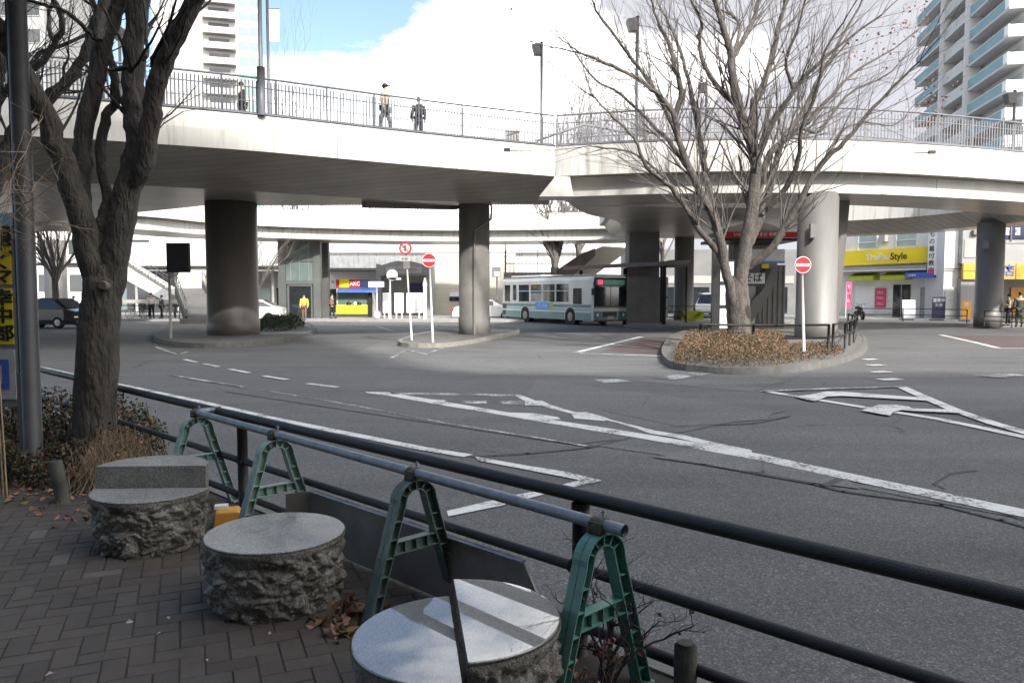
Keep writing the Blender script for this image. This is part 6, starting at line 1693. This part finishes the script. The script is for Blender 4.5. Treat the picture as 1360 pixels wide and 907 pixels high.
# --- landing and staircase above the bus
Yt = 57; z = lambda y: zt(y, Yt)
t = thing('stairway', 'covered stairway climbing to the right with pale flank and railed landing, above the parked bus', 'stairway', (D(700, 400, Yt).x, Yt, 0))
def PX(x, y, Yd=Yt): return D(x, y, Yd)
MB().extr([PX(669, 362), PX(735, 362), PX(772, 337), PX(790, 330), PX(790, 340), PX(745, 380), PX(669, 381)], (0, 4, 0)).build('landing', 'concrete_dark', t, world=True)
MB().extr([PX(736, 405), PX(832, 335), PX(832, 329), PX(800, 327), PX(775, 338), PX(736, 394)], (0, .2, 0)).build('flank', 'wall_cream', t, world=True)
for v in t.children[-1].data.vertices: v.co.y -= .25
m_ = MB().tube([PX(671, 350), PX(731, 350)], .04, 6).tube([PX(671, 333), PX(731, 333)], .03, 6)
for k in range(12): m_.tube([PX(672 + k * 5.3, 362), PX(672 + k * 5.3, 350 if k % 4 else 333)], .022, 5)
m_.tube([PX(671, 322), PX(671, 362)], .05, 6); m_.tube([PX(731, 333), PX(760, 316), PX(790, 300)], .03, 6)
m_.build('railing', 'rail_pale', t, world=True)
for x in (690, 740): p = PX(x, 381); MB().box(p.x - .25, p.x + .25, Yt + 1, Yt + 1.5, ROAD, p.z).build('post', 'concrete_dark', t, world=True)

# --- bus shelter
Yv = 43.0; z = lambda y: zt(y, Yv)
t = thing('bus_shelter', 'long dark bus shelter roof with a maroon edge over the bus front', 'shelter', (D(830, 400, Yv).x, Yv, ROAD))
MB().extr([D(742, 372, 50), D(873, 357, 43), D(880, 352, 43), D(760, 366, 50)], (0.3, .0, .0)) 
r0, r1 = D(748, 366, 49.5), D(879, 355, 42.0)
d = (r1 - r0); d.z = 0; d.normalize(); n_ = V((-d.y, d.x, 0))
zr = 3.25
MB().hexa([(r0.x, r0.y, zr), (r1.x, r1.y, zr), (r1.x + n_.x * 2.2, r1.y + n_.y * 2.2, zr + .15), (r0.x + n_.x * 2.2, r0.y + n_.y * 2.2, zr + .15)],
          [(r0.x, r0.y, zr + .22), (r1.x, r1.y, zr + .22), (r1.x + n_.x * 2.2, r1.y + n_.y * 2.2, zr + .37), (r0.x + n_.x * 2.2, r0.y + n_.y * 2.2, zr + .37)]).build('roof', 'maroon', t, world=True)
for f in (.02, .5, .985):
    p = r0.lerp(r1, f) + n_ * (.3 if f > .9 else 1.3); MB().box(p.x - .10, p.x + .10, p.y - .10, p.y + .10, ROAD, zr).build('post', 'black', t, world=True)
p = D(855, 400, 44.3); MB().box(p.x - .95, p.x + .95, 44.3, 44.38, ROAD + .1, 2.7).build('back_panel', 'concrete_dark', t, world=True)
Yv = 45; t = thing('bus_shelter', 'small bus shelter with a domed grey roof, right of the dark maroon roof', 'shelter', (D(896, 400, Yv).x, Yv, ROAD)); W = .85
z = lambda y: zt(y, Yv) - ROAD
m_ = MB(); m_.extr([(-W, 0, z(354)), (W, 0, z(354))] + [(W * math.cos(math.pi * k / 8), 0, z(354) + (z(345) - z(354)) * math.sin(math.pi * k / 8)) for k in range(1, 8)], (0, 2, 0)); m_.build('roof', 'concrete_dark', t)
for x in (-W + .1, W - .1): MB().tube([(x, .3, 0), (x, .3, z(354))], .06, 8).build('post', 'black', t)
for k in range(4): MB().box(-.72, -.35, .2, .24, .4 + k * .62, .95 + k * .62).build('timetable', 'notice_grey', t)
# --- timetable stand beside big tree
Yz = 25.6; t = thing('timetable_stand', 'tall black framed stand with white timetable sheets behind the big tree trunk', 'timetable stand', (D(950, 400, Yz).x, Yz, ROAD + .1)); z = lambda y: zt(y, Yz) - ROAD - .1
MB().box(-.12, .10, -.1, .1, 0, z(322)).build('post', 'black', t)
MB().box(.103, .62, -.04, .04, z(440), z(345)).build('frame', 'black', t)
for y0, y1 in ((348, 374), (379, 405), (410, 436)): MB().box(.14, .58, -.06, -.041, z(y1), z(y0)).build('timetable_sheet', 'notice', t)
MB().box(-.30, -.121, -.08, .0, z(329), z(325)).build('lamp', 'lamp_glass', t)

# --- red-sign kiosk building behind tree
Yr = 36.5; z = lambda y: zt(y, Yr)
a, b = D(950, 400, Yr).x, D(1060, 400, Yr).x; cx = (a + b) / 2; W = (b - a) / 2
t = thing('shop_building', 'dark shop with a red fascia sign and pale arched roof behind the big tree', 'building', (cx, Yr, 0))
MB().extr([(-W + .3, 0, z(308.5))] + [(-W + .3 + (2 * W - .9) * k / 12, 0, z(308) + (z(294) - z(308)) * math.sin(math.pi * k / 12)) for k in range(13)] , (0, 4, 0)).build('roof', 'wall_white', t)
rs = MB().box(-W, W - .1, -.25, -.004, z(316), z(308.6)).build('signboard', 'red_paint', t)
text('lettering', 'いらっしゃいませ 中華そば', .20, 'white_paint', rs, facing((0, -.256, z(312.3)), (1, 0, 0)), bold=.004)
MB().box(-W + 1.7, W, 3.0, 4, 0, z(316)).build('back_wall', 'concrete_dark', t); MB().box(-W, W, 0, 3, z(320), z(316) - .003).build('ceiling', 'dark_metal', t)
a = D(996, 400, Yr).x - cx; b2 = D(1047, 400, Yr).x - cx
s2 = MB().box(a, b2, .6, .7, z(349), z(330)).build('signboard', 'notice', t); MB().box(a, b2, .59, .599, z(349), z(346)).build('blue_stripe', 'bus_blue', s2)
text('lettering', 'のりば', .18, 'black', s2, facing(((a + b2) / 2 - .1, .595, z(338)), (1, 0, 0)))
MB().box(D(1016, 400, Yr).x - cx, D(1025, 400, Yr).x - cx, .5, .55, z(356), z(350)).build('small_yellow_sign', 'yellow_sign', t)
s3 = MB().box(D(990, 400, Yr).x - cx, D(1020, 400, Yr).x - cx, .5, .6, z(376.5), z(362.5)).build('signboard', 'notice', t)
text('lettering', 'そば', .44, 'black', s3, facing((D(1004, 400, Yr).x - cx, .495, z(369.5)), (1, 0, 0)), bold=.008)
MB().box(D(990, 400, Yr).x - cx, D(1012, 400, Yr).x - cx, 1.0, 1.1, .2, z(380)).build('pale_doorway', 'notice_grey', t)  # doorway as a plain pale grey panel
MB().extr([(D(1032, 400, Yr).x - cx, .8, z(355)), (D(1020, 400, Yr).x - cx, .8, z(385)), (D(1005, 400, Yr).x - cx, .8, z(400)), (D(1003, 400, Yr).x - cx, .8, z(432)), (D(1022, 400, Yr).x - cx, .8, z(405)), (D(1037, 400, Yr).x - cx, .8, z(375)), (D(1040, 400, Yr).x - cx, .8, z(355))], (0, 1.5, 0)).build('curved_screen', 'wall_mid', t)
MB().box(D(1024, 400, Yr).x - cx, W, 1.8, 1.9, 0, z(350)).build('shutter', 'concrete_dark', t)
for k in range(5): x = D(1030 + 7 * k, 400, Yr).x - cx; MB().box(x - .02, x + .02, 1.76, 1.796, 0, z(352)).build('shutter_rib', 'wall_mid', t)
# dark mass of shops under the hub, far
Yh = 62; a, b = D(838, 400, Yh).x, D(1060, 400, Yh).x; t = thing('station_building', 'dark shop fronts deep under the centre deck, behind the white van', 'building', ((a + b) / 2, Yh, 0)); W = (b - a) / 2
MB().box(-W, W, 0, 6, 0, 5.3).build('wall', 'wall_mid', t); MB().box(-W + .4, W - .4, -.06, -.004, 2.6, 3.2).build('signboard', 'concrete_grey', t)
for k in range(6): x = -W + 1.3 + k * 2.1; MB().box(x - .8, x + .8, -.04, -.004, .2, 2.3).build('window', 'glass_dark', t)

# --- shops on the right
SA, SB = D(1106, 400, 60.5), D(1256, 400, 52.5)
SA.z = SB.z = 0; dS = SB - SA; LS = dS.length; rzS = math.atan2(dS.y, dS.x)
t = thing('shop_building', 'two storey white shop building with a long yellow signboard on the right', 'building', SA, rzS)
def sx(px):      # facade coordinate for a photo column
    r = ray(px, 400); dd = dS.normalized(); return (r.x * SA.y - r.y * SA.x) / (r.y * dd.x - r.x * dd.y)
def sY(px): return SA.y + dS.normalized().y * sx(px)
def sz(px, y): return D(px, y, sY(px)).z
MB().box(-2, LS, 0, 9, 0, 7.9).build('wall', 'wall_white', t)
x0, x1 = sx(1121), sx(1237); zl, zh = (sz(1122, 353) + sz(1236, 349)) / 2, (sz(1122, 334) + sz(1236, 328)) / 2
sb = MB().box(x0, x1, -.35, -.004, zl, zh).build('signboard', 'yellow_sign', t)
text('lettering', 'TreFac', (zh - zl) * .62, 'cloth_white', sb, facing((sx(1184), -.356, (zl + zh) / 2 - .03), (1, 0, 0)), 'RIGHT', .012, 1.05, .012)
text('lettering', 'Style', (zh - zl) * .62, 'black', sb, facing((sx(1184) + .05, -.356, (zl + zh) / 2 - .03), (1, 0, 0)), 'LEFT', .012, 1.0, .012)
MB().box(x0 - .3, x1 + .1, -.9, -.004, zl - .55, zl - .18).build('ledge', 'wall_grey', t); MB().box(x0 - .3, x1 + .1, -.95, -.901, zl - .50, zl - .42).build('ledge_trim', 'wall_white', t)
for (p0, p1) in ((1139, 1162), (1189, 1215)):
    w = MB().box(sx(p0), sx(p1), -.03, -.004, zh + .18, zh + 1.25).build('window', 'glass_pale', t); f = MB()
    f.box(sx(p0) - .1, sx(p0), -.08, -.004, zh + .1, zh + 1.35).box(sx(p1), sx(p1) + .1, -.08, -.004, zh + .1, zh + 1.35).box(sx(p0), sx(p1), -.08, -.031, zh + .55, zh + .62).box(sx(p0) - .1, sx(p1) + .1, -.08, -.004, zh + 1.25, zh + 1.35); f.build('frame', 'wall_white', w)
MB().box(sx(1170), sx(1178), -.45, -.004, zh + .55, zh + 1.15).build('air_conditioner', 'concrete_grey', t)
za = zl - .60
for (p0, p1) in ((1134, 1167), (1177, 1211)):
    MB().hexa([(sx(p0), -.8, za - .55), (sx(p1), -.8, za - .55), (sx(p1), -.004, za - .55), (sx(p0), -.004, za - .55)], [(sx(p0), -.7, za - .25), (sx(p1), -.7, za - .25), (sx(p1), -.004, za - .004), (sx(p0), -.004, za - .004)]).build('awning', 'yellow_green', t)
MB().hexa([(sx(1212), -1.0, za - .45), (sx(1250), -1.0, za - .45), (sx(1250), -.004, za - .45), (sx(1212), -.004, za - .45)], [(sx(1212), -.9, za - .1), (sx(1250), -.9, za - .1), (sx(1250), -.004, za + .35), (sx(1212), -.004, za + .35)]).build('awning', 'blue_paint', t)
text('lettering', 'OPEN', .22, 'white_paint', t.children[-1], facing((sx(1222), -1.005, za - .29), (1, 0, 0)))
sh = MB().box(sx(1136), sx(1161), -.03, -.004, .2, 2.35).build('shutter', 'notice', t)
dr = MB().box(sx(1186), sx(1209), -.03, -.004, .06, 2.4).build('door', 'glass_dark', t); MB().box(sx(1197.5) - .04, sx(1197.5) + .04, -.07, -.031, .06, 2.4).build('frame', 'rim', dr)
MB().box(sx(1222), sx(1243), -.03, -.004, .06, 2.2).build('doorway', 'tower_recess', t)
rp = MB().box(sx(1163), sx(1177), -.10, -.035, .75, 2.15).build('red_poster', 'pink', t)
for k, w_ in enumerate(('SALE', 'FINAL', 'SALE')): text('lettering', w_, .30, 'cloth_white', rp, facing(((sx(1163) + sx(1177)) / 2, -.105, 1.85 - .42 * k), (1, 0, 0)), sx=.8)
vs = MB().box(sx(1241), sx(1251), -.9, -.4, zl - .9, 6.6).build('vertical_sign', 'notice', t)
for k, chh in enumerate('きもの着付教室'): text('lettering', chh, .42, 'black', vs, facing(((sx(1241) + sx(1251)) / 2, -.906, 6.25 - .49 * k), (1, 0, 0)), bold=.005)
MB().box(sx(1241) + .05, sx(1251) - .05, -.915, -.901, zl - .85, zl - .5).build('red_strip', 'pink', vs)
def stand_sign(name, label, px, Yd, w, h, mat, txt=None, cat='sign', lean=.0, tm='white_paint', ts=.2):
    t = thing(name, label, cat, (D(px, 420, Yd).x, Yd, .052)); o = MB().hexa([(-w, -.03 - lean, .1), (w, -.03 - lean, .1), (w, .0 - lean, .1), (-w, .0 - lean, .1)], [(-w, -.03, h), (w, -.03, h), (w, 0, h), (-w, 0, h)]).build('board', mat, t)
    MB().box(-w, w, .05, .30, 0, .06).build('foot', 'dark_metal', t)
    if txt:
        for k, s in enumerate(txt): text('lettering', s, ts, tm, o, facing((0, -.036 - lean * .5, h - .25 - ts * 1.15 * k), (1, 0, 0)))
stand_sign('standing_sign', 'white leaning standing sign in front of the shop door', 1206, 49.5, .42, 1.3, 'notice', lean=.12)
stand_sign('standing_sign', 'dark blue standing sign with white lettering under the blue awning', 1246, 48.5, .42, 1.5, 'navy', ['営業中', 'お茶'], ts=.25)
stand_sign('standing_sign', 'orange standing sign right of the white pillar', 1283, 47.5, .30, 1.25, 'orange_sign', ['本'], ts=.35)
t = thing('banner_flag', 'pink vertical banner flag at the left end of the shops', 'banner', (D(1119, 420, 55).x, 54.5, .052)); MB().tube([(0, 0, 0), (0, 0, 2.6)], .02, 6).build('pole', 'notice', t)
fl_ = MB().poly([(.0, 0, .7), (.42, .03, .65), (.30, -.03, 1.4), (.42, .02, 2.5), (0, 0, 2.55)]).build('flag', 'pink', t)
for k, chh in enumerate('セール'): text('lettering', chh, .30, 'cloth_white', fl_, facing((.16, -.04, 2.2 - .5 * k), (1, 0, 0)))
# white pillar tower
Yp = 51.5; t = thing('stair_tower', 'bright white narrow tower between the yellow and the orange shop signs', 'building', (D(1264, 400, Yp).x, Yp, 0)); 
MB().box(-.58, .58, 0, 2.5, 0, 7.4).build('wall', 'tower_white', t); MB().box(.3, .62, -.35, -.004, 4.3, 4.9).build('lamp_box', 'concrete_grey', t); MB().box(-.50, .5, -.06, -.004, .1, 2.1).build('door', 'notice_grey', t)
MB().tube([(-.62, -.15, 3.4), (.9, -.2, 3.4)], .04, 6).tube([(.5, -.2, 3.4), (.5, -.2, 5.0)], .04, 6).build('bracket', 'dark_metal', t)
# grey wall + orange sign shop
Yo = 51.0; a = D(1276, 400, Yo).x; t = thing('shop_building', 'shop with an orange signboard and blue character at the right edge', 'building', (a, Yo, 0)); z = lambda y: zt(y, Yo)
MB().box(0, 14, .02, 8, z(350) + .003, 7.6).build('wall', 'wall_grey', t); MB().box(0, 14, 3, 8, 0, z(350)).build('back_wall', 'tower_recess', t); MB().box(0, 1.5, .03, 3, 0, z(371)).build('side_wall', 'wall_grey', t)
sb = MB().box(0, 14, -.2, .019, z(371), z(350)).build('signboard', 'orange_sign', t)
for p in (1296, 1345): MB().box(D(p, 400, Yo).x - a - .02, D(p, 400, Yo).x - a + .02, -.215, -.201, z(371), z(350)).build('joint', 'brown', sb)
MB().box(.02, 1.0, -.215, -.201, z(360.5), z(359.8)).build('joint', 'brown', sb)
text('lettering', '本店', .85, 'blue_paint', sb, facing((D(1327, 400, Yo).x - a, -.21, z(360.5)), (1, 0, 0)), bold=.02)
MB().box(.1, .9, -.03, .015, z(342), z(318)).build('vent_panel', 'concrete_grey', t); MB().box(.55, .95, -.25, .015, z(312), z(306)).build('vent_box', 'wall_mid', t)
for x, m__ in ((3.2, 'brown'), (5.2, 'orange_sign'), (7.5, 'brown')): MB().box(x, x + 1.3, 2.9, 2.99, .3, 2.2).build('display_shelf', m__, t)
# navy sign upper right
Yn2 = 46; t = thing('hanging_signboard', 'navy blue signboard with small white lettered squares, above the orange shop sign at right', 'sign', (D(1329, 400, Yn2).x, Yn2, zt(324, Yn2))); hh_ = zt(297, Yn2) - zt(324, Yn2)
o = MB().box(0, 6, 0, .3, .25, hh_).build('board', 'navy', t); MB().box(-.1, 6, -.1, .3, 0, .12).build('frame', 'concrete_grey', t); MB().box(.38, .46, -.1, -.01, .12, hh_ + .4).build('frame', 'rail_pale', t)
for k, chh in enumerate('田町一丁'): q = MB().box(.08 + k * .62, .42 + k * .62 - .06, -.03, -.004, .52, .95).build('white_tile', 'notice', o); text('lettering', chh, .30, 'pink' if k == 0 else 'navy', q, facing((.22 + k * .62, -.035, .73), (1, 0, 0)))
MB().box(0, .2, .3, 1.2, 0, .2).build('bracket', 'concrete_grey', t)
# ================================================================ SKY, SUN, CAMERA
w = bpy.data.worlds.new('World'); SC.world = w; w.use_nodes = True; nt = w.node_tree; L = nt.links; bg = nt.nodes['Background']
EL, AZ = math.radians(34), math.radians(26)       # sun behind the camera, to its right
sky = nt.nodes.new('ShaderNodeTexSky'); sky.sky_type = 'NISHITA'; sky.sun_disc = False; sky.sun_elevation = EL
sdir = V((math.sin(AZ) * math.cos(EL), -math.cos(AZ) * math.cos(EL), math.sin(EL)))
sky.sun_rotation = math.pi - AZ; sky.air_density = 1.0; sky.dust_density = .6; sky.ozone_density = 1.2
tc = nt.nodes.new('ShaderNodeTexCoord'); GN = tc.outputs['Generated']
sp = nt.nodes.new('ShaderNodeSeparateXYZ'); L.new(GN, sp.inputs[0])
mpn = nt.nodes.new('ShaderNodeMapping'); mpn.inputs['Scale'].default_value = (1.0, 1.0, 2.6); mpn.inputs['Location'].default_value = (3.1, 1.2, .4); L.new(GN, mpn.inputs[0])
nz = nt.nodes.new('ShaderNodeTexNoise'); nz.inputs['Scale'].default_value = 2.6; nz.inputs['Detail'].default_value = 9; nz.inputs['Roughness'].default_value = .55; nz.inputs['Distortion'].default_value = .3; L.new(mpn.outputs[0], nz.inputs['Vector'])
def mth(op, a, b):
    x = nt.nodes.new('ShaderNodeMath'); x.operation = op
    for i, q in enumerate((a, b)):
        if isinstance(q, (int, float)): x.inputs[i].default_value = q
        elif q is not None: L.new(q, x.inputs[i])
    return x.outputs[0]
cov = mth('ADD', mth('MULTIPLY', mth('ADD', sp.outputs['X'], CLX), CLK), mth('MULTIPLY', mth('SUBTRACT', nz.outputs['Fac'], .5), 2.6))
cov = mth('ADD', cov, mth('MULTIPLY_ADD', sp.outputs['Z'], -.9)) if False else mth('ADD', cov, mth('SUBTRACT', mth('SUBTRACT', .92, mth('MULTIPLY', mth('MINIMUM', sp.outputs['Y'], .3), 1.6)), mth('SUBTRACT', mth('MULTIPLY', sp.outputs['Z'], 2.3), .57)))
rp_ = nt.nodes.new('ShaderNodeValToRGB'); rp_.color_ramp.elements[0].position = .34; rp_.color_ramp.elements[1].position = .78; L.new(cov, rp_.inputs[0])
# cloud body tone
n2 = nt.nodes.new('ShaderNodeTexNoise'); n2.inputs['Scale'].default_value = 4.5; n2.inputs['Detail'].default_value = 8; L.new(mpn.outputs[0], n2.inputs['Vector'])
cr = nt.nodes.new('ShaderNodeValToRGB'); cr.color_ramp.elements[0].position = .20; cr.color_ramp.elements[0].color = (CLB * .172, CLB * .173, CLB * .187, 1); cr.color_ramp.elements[1].position = .52; cr.color_ramp.elements[1].color = (CLB, CLB * .975, CLB * .94, 1)
L.new(mth('SUBTRACT', n2.outputs['Fac'], mth('MULTIPLY', mth('MULTIPLY', mth('MAXIMUM', sp.outputs['X'], 0), mth('MAXIMUM', sp.outputs['Y'], 0)), 1.5)), cr.inputs[0])
hs_ = nt.nodes.new('ShaderNodeHueSaturation'); hs_.inputs['Saturation'].default_value = SKSAT; hs_.inputs['Value'].default_value = SKVAL; L.new(sky.outputs[0], hs_.inputs['Color']); sk2 = hs_
mxs = nt.nodes.new('ShaderNodeMixRGB'); L.new(rp_.outputs[0], mxs.inputs['Fac']); L.new(sk2.outputs[0], mxs.inputs['Color1']); L.new(cr.outputs[0], mxs.inputs['Color2'])
L.new(mxs.outputs[0], bg.inputs['Color']); bg.inputs['Strength'].default_value = SKYS
sd = bpy.data.lights.new('sun', 'SUN'); sd.energy = SUNE; sd.angle = math.radians(SUNA); sd.color = (1.0, .96, .90)
so = bpy.data.objects.new('sun', sd); C.objects.link(so); so.rotation_euler = (-sdir).to_track_quat('-Z', 'Y').to_euler(); so.location = (20, -20, 60)
cam = bpy.data.cameras.new('camera'); co = bpy.data.objects.new('camera', cam); C.objects.link(co); SC.camera = co
cam.lens = 27.0; cam.sensor_width = 36.0; cam.sensor_fit = 'HORIZONTAL'; cam.clip_end = 6000; cam.clip_start = .05
co.location = (0, 0, CZ); co.rotation_euler = (math.pi / 2 - PITCH, 0, 0)
SC.render.resolution_x = 1024; SC.render.resolution_y = 682
SC.view_settings.view_transform = 'Standard'; SC.view_settings.look = 'None'; SC.view_settings.exposure = EXPO; SC.view_settings.gamma = 1; SC.view_settings.use_curve_mapping = False
SC.render.engine = 'CYCLES'; SC.cycles.max_bounces = 6; SC.cycles.diffuse_bounces = 3; SC.cycles.glossy_bounces = 3; SC.cycles.use_denoising = True
